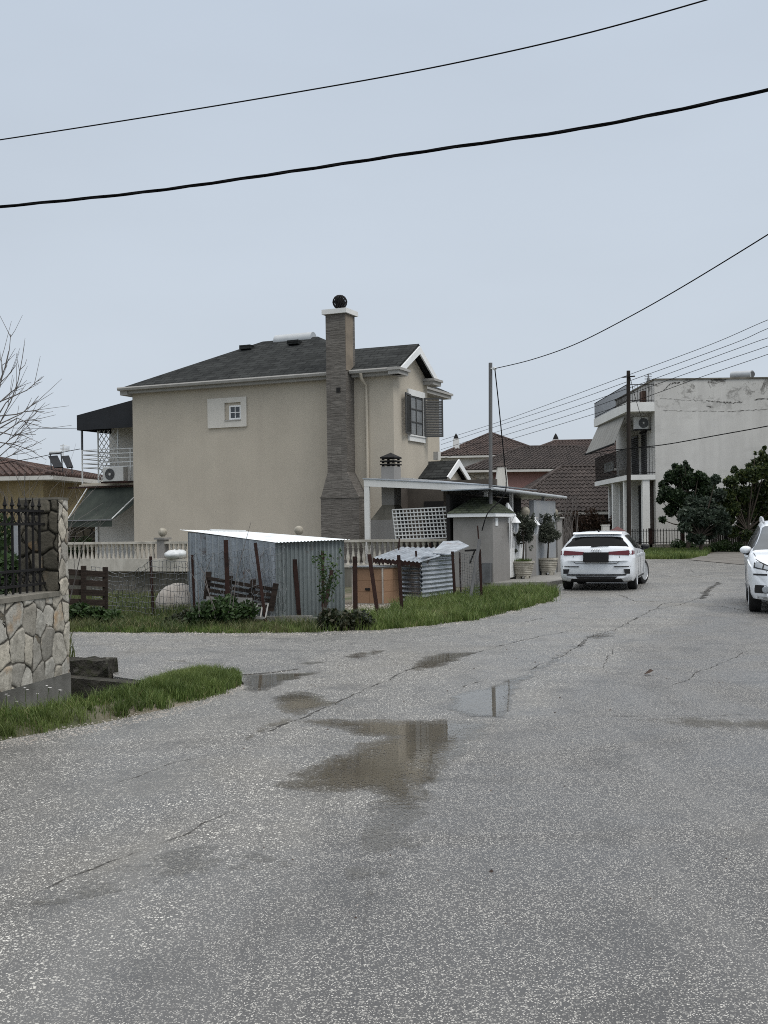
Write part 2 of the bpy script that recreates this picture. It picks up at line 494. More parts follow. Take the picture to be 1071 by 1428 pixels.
M['shingle_green'] = shingles('mossy_hex_shingle', (.022,.028,.020), (.062,.07,.05), .13, .2, .5)

def claddingmat():
    m = NT('split_stone_cladding')
    uv = m.co('UV', (1, 1, 1))
    w = m.n('ShaderNodeMapping'); m.l(uv, w.inputs[0]); w.inputs['Scale'].default_value = (3.0, 26, 1)
    n1 = m.noise(w.outputs[0], 1.0, 4, .6, .5)
    br = m.n('ShaderNodeTexBrick'); m.l(uv, br.inputs['Vector'])
    br.inputs['Color1'].default_value = (.150,.138,.124,1); br.inputs['Color2'].default_value = (.195,.180,.162,1); br.inputs['Mortar'].default_value = (.12,.11,.10,1)
    br.inputs['Scale'].default_value = 1; br.inputs['Brick Width'].default_value = .7; br.inputs['Row Height'].default_value = .28; br.inputs['Mortar Size'].default_value = .006
    c = m.mix(m.ramp(n1, [(.36, .72), (.62, 0.)]), br.outputs[0], (.075,.068,.06))
    m.bump(n1, .9, .03)
    return m.fin(c, .9, 0, .2)
M['cladding'] = claddingmat()

def tilemat(name, a, b, dark=(.05,.04,.035), moss=.3):
    m = NT(name)
    g = m.n('ShaderNodeNewGeometry')
    uv = m.co('UV')
    br = m.n('ShaderNodeTexBrick'); m.l(uv, br.inputs['Vector'])
    br.inputs['Color1'].default_value = (*a, 1); br.inputs['Color2'].default_value = (*b, 1); br.inputs['Mortar'].default_value = (*dark, 1)
    br.inputs['Scale'].default_value = 1; br.inputs['Brick Width'].default_value = .23; br.inputs['Row Height'].default_value = .36; br.inputs['Mortar Size'].default_value = .01; br.offset = 0
    c = m.mix(m.ramp(m.noise(m.co('Object'), .9, 7, .7), [(.38, 0.), (.66, moss*2)]), br.outputs[0], dark)
    c = m.mix(m.ramp(m.noise(m.co('Object'), 13, 4), [(.5, 0.), (.8, .5)]), c, mul(b, 1.5))
    m.bump(m.noise(m.co('Object'), 40, 3), .2, .01)
    return m.fin(c, .85, 0, .25)
M['tile_dark'] = tilemat('dark_weathered_tile', (.058,.047,.043), (.098,.080,.072), (.020,.017,.016), .36)
M['tile_red'] = tilemat('faded_red_tile', (.080,.050,.042), (.125,.080,.066), (.030,.024,.022), .40)
M['tile_mixed'] = tilemat('brown_red_tile', (.075,.054,.048), (.115,.082,.070), (.030,.025,.024), .40)

def zinc(name, col, rough=.42, rust=0.0, metal=.75):
    m = NT(name)
    p = m.co('Object')
    a = m.noise(m.co('Object', (1.5,1.5,.25)), 2.5, 7, .65); b = m.voro(p, 14)
    c = m.mix(m.ramp(a, [(.3, 0.), (.7, 1.)]), mul(col, .68), mul(col, 1.2))
    c = m.mix(m.math('MULTIPLY', m.sep(b.outputs['Color'])[0], .2), c, mul(col, .6))
    me = metal
    r = m.math('MULTIPLY_ADD', a, .3, rough-.15)
    if rust:
        k = m.ramp(m.noise(p, 2.2, 8, .72, .5), [(.60-rust*.25, 0.), (.72-rust*.22, 1.)])
        c = m.mix(k, c, (.085,.04,.022)); me = m.math('MULTIPLY', m.math('SUBTRACT', 1., k), metal); r = m.mix(k, r, (.9,.9,.9))
    m.bump(m.noise(p, 6, 4), .25, .02)
    return m.fin(c, r, me, .5)
M['zinc'] = zinc('galvanised_sheet', (.40,.43,.46), .38, .12, .85)
M['zincgreen'] = zinc('painted_grey_green_sheet', (.20,.225,.225), .55, .06, .4)
M['zincbright'] = zinc('bright_tin', (.46,.49,.52), .4, .1, .6)
M['zincroof'] = zinc('white_coated_sheet', (.80,.83,.85), .5, 0, .0)
M['rust'] = simple('rusty_steel', (.042,.021,.017), .9, .6, 6, .5, 60, .0, .2, (.014,.010,.009))
M['irondark'] = simple('black_iron', (.012,.011,.011), .8, .4, 9, .25, 90, .3, .4)
M['steelgrey'] = simple('grey_steel', (.15,.155,.16), .5, .3, 5, .1, 70, .5)
M['steelwhite'] = simple('white_enamel', (.62,.63,.62), .45, .15, 3, .05, 80, 0, .5)
M['steelpole'] = simple('old_grey_pole', (.15,.15,.15), .7, .4, 5, .3, 60, .2, .4, None, (1,1,.2))
M['woodpole'] = simple('tarred_wood_pole', (.032,.026,.022), .85, .5, 4, .5, 40, 0, .2, None, (3,3,.15))
M['woodold'] = simple('rotten_board', (.042,.031,.025), .9, .6, 4, .6, 30, 0, .2, (.013,.010,.008), (.5,.5,5))
M['cable'] = simple('black_cable', (.010,.010,.011), .9, .3, 9, 0, 60, 0, .05)
M['shutter'] = simple('grey_painted_shutter', (.062,.062,.060), .55, .25, 6, .1, 60)
M['glass'] = glassy('window_glass', (.03,.036,.042))
M['glassnet'] = glassy('window_glass_with_curtain', (.20,.21,.215), .08)
M['darkvoid'] = simple('dark_room', (.012,.011,.011), .9, .3, 3, 0)
M['fabric_dark'] = simple('dark_blue_grey_canvas', (.016,.018,.022), .8, .4, 2, .1, 120)
M['fabric_green'] = simple('stained_green_canvas', (.046,.054,.044), .8, .6, 1.4, .1, 120, 0, .25, (.014,.020,.017), (1,1,.4))
def stripes():
    m = NT('faded_striped_awning')
    u = m.sep(m.co('UV'))[0]
    st = m.math('FRACT', m.math('MULTIPLY', u, 1.55))
    a = m.ramp(st, [(.0, (.30,.295,.275)), (.46, (.30,.295,.275)), (.50, (.13,.127,.12)), (.56, (.38,.37,.35)), (.62, (.15,.147,.14)), (.68, (.31,.305,.285))])
    c = m.mix(m.ramp(m.noise(m.co('Object'), 1.2, 6), [(.4, 0.), (.7, .4)]), a, (.2,.19,.17))
    return m.fin(c, .85, 0, .2)
M['fabric_stripe'] = stripes()
M['acwhite'] = simple('air_conditioner_shell', (.52,.52,.50), .5, .12, 3, .03, 60)
M['carton'] = None
def cartonmat():
    m = NT('tan_panel_board')
    uv = m.co('UV')
    br = m.n('ShaderNodeTexBrick'); m.l(uv, br.inputs['Vector'])
    br.inputs['Color1'].default_value = (.29,.175,.108,1); br.inputs['Color2'].default_value = (.31,.19,.118,1); br.inputs['Mortar'].default_value = (.2,.115,.065,1)
    br.inputs['Scale'].default_value = 1; br.inputs['Brick Width'].default_value = .36; br.inputs['Row Height'].default_value = .24; br.inputs['Mortar Size'].default_value = .008; br.offset = 0
    c = m.mix(m.ramp(m.noise(m.co('Object'), 2.2, 6, .6), [(.4, 0.), (.75, .5)]), br.outputs[0], (.2,.12,.075))
    m.bump(m.noise(m.co('Object'), 50, 3), .1, .01)
    return m.fin(c, .75, 0, .3)
M['carton'] = cartonmat()
M['terracotta'] = simple('weathered_cement_pot', (.47,.445,.385), .85, .35, 5, .3, 60, 0, .2, (.22,.2,.16))
M['bark'] = simple('grey_bark', (.075,.062,.05), .9, .5, 6, .6, 40, 0, .2, None, (2,2,.4))
M['greywood'] = simple('grey_weathered_batten', (.27,.265,.25), .8, .4, 5, .2, 40)
M['barkpale'] = simple('pale_bare_twigs', (.16,.145,.135), .85, .4, 6, .3, 40, 0, .2)
M['stonepale'] = simple('pale_cement', (.40,.375,.34), .85, .35, 3, .4, 50, 0, .2, (.24,.21,.18))
M['ballcement'] = simple('lichened_cement_ball', (.40,.375,.32), .85, .5, 7, .3, 60, 0, .2, (.19,.17,.13))

def leafmat(name, a, b, c, rough=.55):
    m = NT(name)
    g = m.n('ShaderNodeNewGeometry')
    k = m.ramp(g.outputs['Random Per Island'], [(0., a), (.55, b), (1., c)])
    n = m.noise(m.co('Object'), 1.6, 4)
    col = m.mix(m.ramp(n, [(.34, .6), (.62, 0.)]), k, mul(a, .6))
    if rough == .55: col = m.mix(m.ramp(m.noise(m.co('Object'), .7, 5, .65), [(.48, 0.), (.68, .6)]), col, mul(c, .95))
    tr = m.n('ShaderNodeBsdfTranslucent'); m.l(col, tr.inputs[0])
    mx = m.n('ShaderNodeMixShader'); mx.inputs[0].default_value = .25
    m.l(m.b.outputs[0], mx.inputs[1]); m.l(tr.outputs[0], mx.inputs[2]); m.l(mx.outputs[0], m.out.inputs[0])
    return m.fin(col, rough, 0, .35)
M['grass'] = leafmat('verge_grass', (.058,.094,.020), (.102,.160,.034), (.22,.265,.085))
M['grassdry'] = leafmat('rank_weeds', (.040,.066,.018), (.080,.118,.034), (.20,.19,.09))
M['leaf_citrus'] = leafmat('citrus_leaves', (.016,.030,.015), (.028,.050,.022), (.055,.085,.032), .45)
M['leaf_light'] = leafmat('yellowish_citrus_leaves', (.020,.036,.014), (.042,.064,.020), (.12,.14,.042), .45)
M['leaf_grey'] = leafmat('grey_green_leaves', (.026,.042,.028), (.046,.068,.044), (.085,.108,.072), .5)
M['leaf_olive'] = leafmat('olive_leaves', (.045,.055,.038), (.078,.09,.066), (.15,.16,.12))
M['leaf_bush'] = leafmat('nettle_leaves', (.02,.042,.012), (.036,.07,.02), (.06,.105,.03))
M['leaf_bramble'] = leafmat('bramble_leaves', (.018,.028,.012), (.032,.042,.02), (.08,.065,.035))
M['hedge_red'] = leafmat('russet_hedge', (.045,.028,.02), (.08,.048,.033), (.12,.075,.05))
M['straw'] = leafmat('dead_straw', (.20,.165,.085), (.30,.25,.14), (.42,.36,.22), .8)
M['petal'] = simple('white_petals', (.72,.70,.68), .7, .1, 9, 0)
M['plastic'] = simple('white_plastic_sack', (.66,.68,.68), .4, .2, 6, .5, 20)
def paint():
    m = NT('white_car_paint')
    n = m.noise(m.co('Object'), 1.5, 5, .6)
    m.b.inputs['Coat Weight'].default_value = .6; m.b.inputs['Coat Roughness'].default_value = .06
    z = m.sep(m.co('Object'))[2]
    d = m.math('MULTIPLY', m.ramp(z, [(.25, .3), (.5, 0.)]), m.ramp(n, [(.35, .3), (.7, 1.)]))
    return m.fin(m.mix(d, (.74,.77,.80), (.42,.40,.37)), .32, 0, .5)
M['paint'] = paint()
M['blackplastic'] = simple('black_plastic', (.012,.012,.013), .5, .2, 9, .1, 80)
M['carglass'] = simple('tinted_car_glass', (.005,.0055,.006), .15, .2, 3, 0, 60, 0, .08)
M['screen'] = glassy('windscreen_glass', (.055,.065,.072), .03)
M['tyre'] = simple('tyre_rubber', (.014,.014,.014), .85, .3, 9, .2, 90)
M['alloy'] = simple('alloy_rim', (.50,.51,.52), .4, .15, 6, 0, 60, .5)
M['redlamp'] = glassy('red_lamp_lens', (.10,.006,.010), .08)
M['chrome'] = simple('chrome_trim', (.6,.61,.62), .2, .1, 5, 0, 60, .9)
M['lampglass'] = glassy('clear_lamp_lens', (.26,.28,.30), .06)
M['tank'] = simple('painted_steel_tank', (.42,.44,.45), .4, .15, 3, .03, 60, .2)
M['panel'] = simple('solar_panel_glass', (.010,.011,.014), .6, .2, 3, 0, 60, 0, .15)
M['black'] = simple('plain_black_plate', (.004,.004,.004), .6, .1, 9, 0)
# ---------------------------------------------------------------- ground sheets
def inside(poly, x, y):
    poly = np.array([(p[0], p[1]) for p in poly]); r = np.zeros(len(x), bool)
    n = len(poly); j = n-1
    for i in range(n):
        xi, yi = poly[i]; xj, yj = poly[j]
        c = ((yi > y) != (yj > y)) & (x < (xj-xi)*(y-yi)/((yj-yi) if yj != yi else 1e-9) + xi)
        r ^= c; j = i
    return r

def edgedist(poly, x, y):
    d = np.full(len(x), 1e9); n = len(poly)
    for i in range(n):
        a = np.array(poly[i][:2]); b = np.array(poly[(i+1) % n][:2]); ab = b-a; L = max(1e-9, ab.dot(ab))
        t = np.clip(((x-a[0])*ab[0] + (y-a[1])*ab[1])/L, 0, 1)
        d = np.minimum(d, np.hypot(x-a[0]-t*ab[0], y-a[1]-t*ab[1]))
    return d

def rough(poly, step, amp, seed=0):
    rr = random.Random(seed); out = []; n = len(poly)
    for i in range(n):
        a, b = V(poly[i][:2]), V(poly[(i+1) % n][:2]); L = (b-a).length
        k = max(1, min(60, int(L/step)))
        nrm = V((-(b-a).y, (b-a).x))/max(L, 1e-6)
        for j in range(k):
            q = a.lerp(b, j/k) + nrm*(rr.gauss(0, amp) if L > step else 0)
            out.append((q.x, q.y))
    return out

def sheet(name, poly, step, hf, mat, kind, depth=False, label=None, cat=None):
    poly = [(p[0], p[1]) for p in poly]
    a = np.array(poly); lo, hi = a.min(0), a.max(0)
    gx, gy = np.meshgrid(np.arange(lo[0], hi[0], step), np.arange(lo[1], hi[1], step))
    gx = gx.ravel() + NR.uniform(-.2, .2, gx.size)*step; gy = gy.ravel() + NR.uniform(-.2, .2, gy.size)*step
    k = inside(poly, gx, gy); gx, gy = gx[k], gy[k]
    k = edgedist(poly, gx, gy) > step*.35; gx, gy = gx[k], gy[k]
    n = len(poly)
    pts = [V(p) for p in poly] + [V((x, y)) for x, y in zip(gx, gy)]
    res = geometry.delaunay_2d_cdt(pts, [], [list(range(n))], 1, 1e-5)
    v2, fs = res[0], res[2]
    X = np.array([p[0] for p in v2]); Y = np.array([p[1] for p in v2])
    D = edgedist(poly, X, Y)
    vs = [(x, y, hf(x, y, d)) for x, y, d in zip(X, Y, D)]
    fs = [tuple(f) if (v2[f[1]]-v2[f[0]]).cross(v2[f[2]]-v2[f[0]]) > 0 else tuple(f)[::-1] for f in fs]
    return rawmesh(name, vs, fs, mat, kind=kind, attr=('depth', D.tolist()) if depth else None, smooth=True, label=label, cat=cat)

def GP(*l): return [gp(*p)[:2] for p in l]

PLOT_EDGE = GP((778,832),(762,840),(740,845),(700,855),(660,864),(600,872),(530,878),(450,881),(300,883),(200,882),(95,881),(0,880),(-240,878))
DITCH = GP((60,943),(160,946),(222,956),(196,963),(128,984),(60,988))
TONGUE = GP((338,955),(333,944),(298,943),(250,949),(226,957),(196,963),(128,984),(88,992),(40,1000),(-20,1006),(-120,1016)) + [(-5.2,7.0),(-4.35,6.6)] + GP((0,1034),(60,1023),(130,1010),(195,998),(250,986),(300,972))
ROAD = [(-4.35,6.6),(-6.0,3),(-7,-4),(16,-4),(17,20)] + GP((1160,800),(1120,776),(1035,786),(990,780),(895,780),(850,782),(800,792)) + GP((790,800),(776,818)) + PLOT_EDGE + GP((-240,920),(60,917),(95,921),(155,927),(160,944),(225,953),(290,946),(333,941),(338,955),(300,972),(250,986),(130,1010),(0,1034))
TONGUE_R = rough(TONGUE, .10, .035, 3)

def in_ditch(x, y):
    X = np.array([x]); Y = np.array([y])
    return inside(DITCH, X, Y)[0]

# the land: one sheet to the horizon, dipping behind the plot and into the ditch
def land():
    xs = np.unique(np.round(np.concatenate([np.linspace(-400,-30,12), np.linspace(-30,-6,20), np.arange(-6,0.01,.12), np.linspace(0,30,26), np.linspace(30,400,12)]), 3))
    ys = np.unique(np.round(np.concatenate([np.linspace(-60,0,8), np.linspace(0,9,10), np.arange(9,14.01,.12), np.linspace(14,70,60), np.linspace(70,600,14)]), 3))
    Xg, Yg = np.meshgrid(xs, ys); x, y = Xg.ravel(), Yg.ravel()
    z = np.array([G(a, b) for a, b in zip(x, y)]) - .03
    k = inside(DITCH, x, y); dd = edgedist(DITCH, x, y)
    z[k] -= np.minimum(.55, .15 + dd[k]*3)
    plot = np.clip((y - 21)/8, 0, 1)*np.clip((-x-.5)/4, 0, 1)*np.clip((40-y)/3, 0, 1)
    z -= plot*.35
    nx = len(xs)
    fs = [(j*nx+i, j*nx+i+1, (j+1)*nx+i+1, (j+1)*nx+i) for j in range(len(ys)-1) for i in range(nx-1)]
    rawmesh('ground', np.stack([x, y, z], 1), fs, M['soil'], kind='structure', smooth=True)
land()
def plotz(x, y):
    p = min(1, max(0, (y-21)/8))*min(1, max(0, (-x-.5)/4))*min(1, max(0, (40-y)/3))
    return G(x, y) - .03 - p*.35

sheet('road', rough(ROAD, .35, .018, 1), 1.0, lambda x, y, d: G(x, y)+.004, M['asphalt'], 'structure')
sheet('verge_bank', TONGUE_R, .14, lambda x, y, d: G(x, y) - .01 + min(.09, d*.28), M['soil'], 'structure')

# concrete slab over the culvert, its front edge forming the ditch wall
mb = MB()
sl = [V((*p, 0)) for p in GP((153,923),(205,921),(300,928),(416,934),(380,939),(329,943),(290,946),(226,955),(158,945))]
mb.prism([V((p.x, p.y, -.05)) for p in sl], (0,0,.065))
mb.build('culvert_slab', M['asphalt'], kind='structure')
mb = MB()
a, b = gp(40,944), gp(226,957)
d = (b-a).normalized(); nn = V((-d.y, d.x, 0))
mb.hexa([a+V((0,0,-.7)), b+V((0,0,-.7)), b+nn*.18+V((0,0,-.7)), a+nn*.18+V((0,0,-.7))], [a+V((0,0,.03)), b+V((0,0,.0)), b+nn*.18+V((0,0,.0)), a+nn*.18+V((0,0,.03))])
mb.build('ditch_wall', M['ditch'], kind='structure')
mb = MB()
q = [gp(88,944), gp(153,944)]
d = (q[1]-q[0]).normalized(); nn = V((-d.y, d.x, 0))
t = [q[0]-d*.5, q[1], q[1]+nn*.32, q[0]+nn*.32-d*.5]
mb.hexa([p+V((0,0,-.5)) for p in t], [t[0]+V((0,0,.19)), t[1]+V((-.03,.02,.17)), t[2]+V((-.03,-.02,.17)), t[3]+V((0,0,.19))])
bm = bmesh.new(); me_ = bpy.data.meshes.new('t'); me_.from_pydata(mb.v, [], mb.f); bm.from_mesh(me_)
bmesh.ops.subdivide_edges(bm, edges=bm.edges[:], cuts=7, use_grid_fill=True)
rr = random.Random(6)
for v in bm.verts: v.co += V((rr.gauss(0,.012), rr.gauss(0,.012), rr.gauss(0,.012)))
mb = MB(); bm.verts.index_update(); mb.add([v.co for v in bm.verts], [[v.index for v in f.verts] for f in bm.faces]); bm.free()
o = mb.build('headwall', M['ditch'], label='dark mossy concrete block at the corner of the ditch', cat='culvert wall')

# puddles standing in the hollows
def flat(x, y, d): return .0085
PUD = [
 [(400,1004),(470,1003),(540,1005),(626,1004),(690,1006),(672,1030),(632,1072),(596,1136),(545,1200),(498,1240),(482,1215),(520,1140),(505,1108),(440,1106),(385,1098),(432,1066),(520,1032),(470,1020)],
 [(622,973),(660,964),(700,951),(738,938),(776,916),(800,900),(794,912),(752,938),(730,954),(712,984),(700,1003),(660,1001),(628,990)],
 [(388,966),(430,964),(476,981),(440,992),(420,1000),(352,1030),(338,1034),(352,1017),(405,1000),(372,984)],
 [(332,941),(372,941),(412,939),(452,934),(436,942),(404,950),(392,958),(352,968),(338,962)],
 [(404,925),(432,922),(452,924),(430,929)],
 [(570,932),(590,915),(618,912),(662,910),(640,922),(610,932),(580,939)],
 [(166,922),(240,921),(300,926),(278,931),(190,929)],
 [(880,1004),(960,1001),(1071,1003),(1140,1005),(1140,1021),(1060,1020),(960,1016)],
 [(470,916),(515,907),(548,908),(500,919)],
 [(1000,1010),(1200,1004),(1200,1030),(1090,1024)],
 [(812,889),(835,881),(868,878),(850,888),(830,893)],
 [(30,1268),(110,1238),(200,1200),(285,1180),(360,1188),(420,1205),(330,1222),(240,1232),(140,1252)],
 [(480,1255),(505,1225),(560,1190),(600,1140),(612,1150),(570,1200),(520,1250)],
]
for i, p in enumerate(PUD):
    if i == 9: continue
    o = sheet('puddle_water', rough(GP(*p), .16, .03, 40+i), .10, flat, M['puddle'], 'structure', depth=True)
    at = o.data.attributes['depth']; n = len(at.data); arr = np.empty(n); at.data.foreach_get('value', arr)
    sh = {0: 2.6, 1: 8.0, 2: 3.6, 3: 6.0, 5: 4.5, 7: 1.4, 11: .8, 12: .9}.get(i, 3.2)
    at.data.foreach_set('value', np.minimum(1.2, arr*sh))

# open cracks and the edges of the old trench: thin ragged ribbons
def ribbon(mb, pts, w, seed):
    rr = random.Random(seed); L = [gp(*p) for p in pts]; P_ = []
    for a, b in zip(L, L[1:]):
        k = max(2, int((b-a).length/.07))
        for j in range(k): P_.append(a.lerp(b, j/k))
    P_.append(L[-1]); off = 0; vs = []
    for i, p in enumerate(P_):
        d = (P_[min(i+1, len(P_)-1)] - P_[max(i-1, 0)]).normalized(); nn = V((-d.y, d.x, 0))
        off = off*.85 + rr.gauss(0, .012)
        ww = w*max(.12, rr.gauss(.7, .5))*min(1, .15+i*.2, .15+(len(P_)-1-i)*.2)
        c = p + nn*off
        for s in (-.5, .5):
            q = c + nn*(s*ww); vs.append((q.x, q.y, G(q.x, q.y)+.0075))
    mb.add(vs, [(2*i, 2*i+1, 2*i+3, 2*i+2) for i in range(len(P_)-1)])
mb = MB()
for i, (pts, w) in enumerate([
  ([(0,1266),(60,1244),(120,1222),(200,1186)], .014), ([(200,1186),(260,1165),(330,1128)], .010),
  ([(0,1134),(40,1122),(70,1112)], .022), ([(150,1098),(240,1066),(300,1050)], .009),
  ([(370,1024),(425,1000),(480,978),(520,958),(560,938)], .025), ([(560,938),(590,928),(650,915),(690,904)], .03),
  ([(690,904),(730,893),(770,885),(800,879)], .022), ([(640,962),(680,947)], .02),
  ([(740,936),(790,912),(830,886),(862,878),(890,862),(925,842),(960,838)], .02), ([(800,905),(822,893)], .05),
  ([(978,836),(985,828),(992,820),(1002,812)], .16), ([(976,832),(996,829)], .07), ([(900,852),(940,846),(978,833)], .02),
  ([(935,960),(968,940),(1000,930),(1040,908)], .012), ([(840,935),(852,918),(858,905)], .012),
  ([(620,1000),(760,1000),(900,999),(1071,998)], .010), ([(900,945),(908,941)], .03), ([(838,975),(876,977)], .03),
  ([(870,868),(900,860),(930,862)], .025), ([(1000,845),(1040,852)], .02), ([(905,800),(950,806),(1000,800)], .03),
  ([(860,828),(890,840),(940,838)], .03), ([(1010,870),(1060,872)], .02), ([(720,870),(760,862),(800,862)], .02),
  ([(540,893),(600,888),(660,882)], .015), ([(650,945),(664,948)], .05)]):
    ribbon(mb, pts, w, 100+i)
mb.build('road_cracks', M['crack'], kind='structure')

# gravel apron and drive at the far side
sheet('gravel_drive', GP((960,781),(1035,788),(1075,786),(1090,772),(1000,770)), 1.2, lambda x, y, d: G(x, y)+.02, M['drive'], 'structure')

# ---------------------------------------------------------------- grass
def scatter(poly, n, hf, seed=1, dens=None):
    rg = np.random.default_rng(seed); a = np.array([p[:2] for p in poly]); lo, hi = a.min(0), a.max(0)
    ox, oy = [], []; got = 0
    while got < n:
        x = rg.uniform(lo[0], hi[0], n*2); y = rg.uniform(lo[1], hi[1], n*2)
        k = inside(poly, x, y)
        if dens is not None: k &= rg.random(n*2) < dens(x, y)
        ox.append(x[k]); oy.append(y[k]); got += int(k.sum())
        if len(ox) > 60: break
    x = np.concatenate(ox)[:n]; y = np.concatenate(oy)[:n]
    z = hf(x, y) if getattr(hf, 'vec', False) else np.array([hf(p, q) for p, q in zip(x, y)])
    return np.stack([x, y, z], 1)

def clumpy(s, lo=.15):
    def f(x, y):
        v = np.sin(x*s+1.3*np.sin(y*s*.7)) + np.sin(y*s*1.3+1.7*np.sin(x*s*.6)) + .7*np.sin(x*s*2.7+y*s*2.1)
        return np.clip(.42+v*.36, lo, 1)
    return f

def grass(name, pts, h0, h1, w, mat, seed=2, kind='stuff', parent=None, lean=.5, label=None, cat=None):
    rg = np.random.default_rng(seed); n = len(pts)
    h = rg.uniform(h0, h1, n); az = rg.uniform(0, 2*np.pi, n); ln = rg.uniform(.1, lean, n)*h; az2 = rg.uniform(0, 2*np.pi, n)
    cx, cy = np.cos(az)*w/2, np.sin(az)*w/2; lx, ly = np.cos(az2)*ln, np.sin(az2)*ln
    v = np.zeros((n, 5, 3)); z = np.zeros(n)
    v[:,0] = pts + np.stack([cx, cy, z-.01], 1); v[:,1] = pts + np.stack([-cx, -cy, z-.01], 1)
    mid = pts + np.stack([lx*.35, ly*.35, h*.6], 1)
    v[:,2] = mid + np.stack([-cx*.7, -cy*.7, z], 1); v[:,3] = mid + np.stack([cx*.7, cy*.7, z], 1)
    v[:,4] = pts + np.stack([lx, ly, h], 1)
    b = np.arange(n)*5
    fs = np.stack([b, b+1, b+2, b+3], 1).tolist() + np.stack([b+3, b+2, b+4], 1).tolist()
    return rawmesh(name, v.reshape(-1,3), fs, mat, parent, kind=kind, label=label, cat=cat)

def bankz(x, y):
    d = edgedist(TONGUE_R, np.atleast_1d(x), np.atleast_1d(y))
    z = -.015 + np.minimum(.09, d*.28)
    return z if np.ndim(x) else float(z[0])
bankz.vec = True
_c = clumpy(3.2, .06)
def tdens(x, y): return _c(x, y)*np.clip((edgedist(TONGUE_R, x, y)-.015)/.16, .02, 1)
grass('grass', scatter(TONGUE_R, 40000, bankz, 3, tdens), .02, .085, .007, M['grass'], 5, label='short green grass on the bank in front of the ditch', cat='grass')
lush = GP((338,957),(333,943),(298,942),(250,948),(215,958),(200,975),(250,983),(300,970))
grass('grass', scatter(lush, 11000, bankz, 7, clumpy(4.5, .08)), .05, .14, .008, M['grass'], 8, label='longer tuft of grass on the tip of the bank by the puddle', cat='grass')
CH = GP((196,958),(226,952),(300,941),(334,938),(334,943),(226,958))
grass('grass', scatter(CH, 900, lambda x, y: .0, 19, clumpy(9, .0)), .03, .10, .007, M['grass'], 20, label='sparse weeds sprouting along the culvert slab edge', cat='weeds')
def stones(name, poly, n, s0, s1, hf, seed, mat, label):
    rg = random.Random(seed); pts = scatter(poly, n, hf, seed); vs = []; fs = []
    for p in pts:
        s = rg.uniform(s0, s1)*rg.uniform(.5, 1); o = len(vs)
        for (x, y, z) in ((1,0,0),(.2,1,.1),(-1,.1,0),(-.1,-1,.1),(.1,.1,.8)): vs.append((p[0]+x*s*rg.uniform(.6,1.2), p[1]+y*s*rg.uniform(.6,1.2), p[2]+z*s*rg.uniform(.6,1.1)))
        fs += [(o,o+1,o+4),(o+1,o+2,o+4),(o+2,o+3,o+4),(o+3,o,o+4)]
    rawmesh(name, vs, fs, mat, kind='stuff', label=label, cat='gravel')
def tufts(poly, n, hf, seed, r, per):
    rg = np.random.default_rng(seed); c = scatter(poly, n, hf, seed)
    k = rg.integers(per//2, per, len(c)); ctr = np.repeat(c, k, 0); m = len(ctr)
    an = rg.uniform(0, 6.283, m); rr_ = np.abs(rg.normal(0, r, m))
    ctr[:,0] += np.cos(an)*rr_; ctr[:,1] += np.sin(an)*rr_
    return ctr
grass('grass', tufts(TONGUE_R, 260, bankz, 81, .035, 60), .05, .17, .006, M['grass'], 82, lean=.9, label='ragged tufts standing out of the grass bank', cat='grass')
EDGE = GP((0,1046),(130,1022),(250,996),(345,962),(335,950),(250,982),(130,1004),(0,1030))
stones('gravel', EDGE, 1600, .004, .014, lambda x, y: .004, 33, M['stonepale'], 'loose grit along the road side of the grass bank')
LOT = GP((470,858),(560,862),(640,842),(600,826),(470,842))
DEB = GP((40,1380),(1040,1380),(1010,900),(500,900),(380,1000))
stones('litter_flecks', DEB, 90, .006, .016, lambda x, y: G(x, y)+.003, 94, M['hedge_red'], 'dark leaf flecks strewn over the asphalt')
stones('loose_stones', DEB, 160, .004, .011, lambda x, y: G(x, y)+.003, 95, M['stonepale'], 'loose pale chippings lying on the asphalt')
stones('gravel', LOT, 2600, .012, .035, plotz, 34, M['stonepale'], 'pale gravel on the ground round the tan crate')
edge_off = [V((*p, 0)) for p in PLOT_EDGE]
def band(px0, px1): return GP(*px0) + GP(*px1)[::-1]
B1 = rough(band([(770,838),(740,846),(700,856),(660,865),(600,873),(530,879),(450,882)], [(775,826),(745,822),(700,822),(655,828),(610,835),(560,846),(530,856),(455,872)]), .2, .05, 71)
grass('grass', scatter(B1, 46000, plotz, 9, clumpy(2.2, .10)), .04, .17, .012, M['grass'], 10, label='long green grass on the verge below the corrugated tin pen', cat='grass')
B2 = rough(band([(450,882),(380,883),(300,884),(200,883),(95,882),(20,881)], [(450,873),(380,872),(300,868),(230,862),(150,852),(95,850),(20,848)]), .2, .05, 72)
grass('grass', scatter(B2, 42000, plotz, 11, clumpy(1.9, .08)), .03, .14, .012, M['grass'], 12, label='green grass strip between the tin shed and the side road', cat='grass')
B3 = band([(95,860),(160,860),(265,866)], [(95,815),(160,815),(265,818)])
grass('grass', scatter(B3, 26000, plotz, 13, clumpy(1.1, .15)), .10, .32, .016, M['grassdry'], 14, label='rank weeds growing behind the wire net fence', cat='weeds')
B4 = band([(893,780),(940,780),(985,776)], [(893,768),(940,767),(995,766)])
grass('grass', scatter(B4, 14000, lambda x, y: G(x, y), 15, clumpy(.8, .3)), .06, .24, .03, M['grass'], 16, label='far grass strip under the citrus trees', cat='grass')
B5 = [(-7.5,8.6),(-3.9,9.3),(-3.9,14.5),(-9,15)]
grass('grass', scatter(B5, 5000, lambda x, y: 0.0, 17), .1, .5, .02, M['grassdry'], 18, label='weeds in the garden behind the iron fence', cat='weeds')

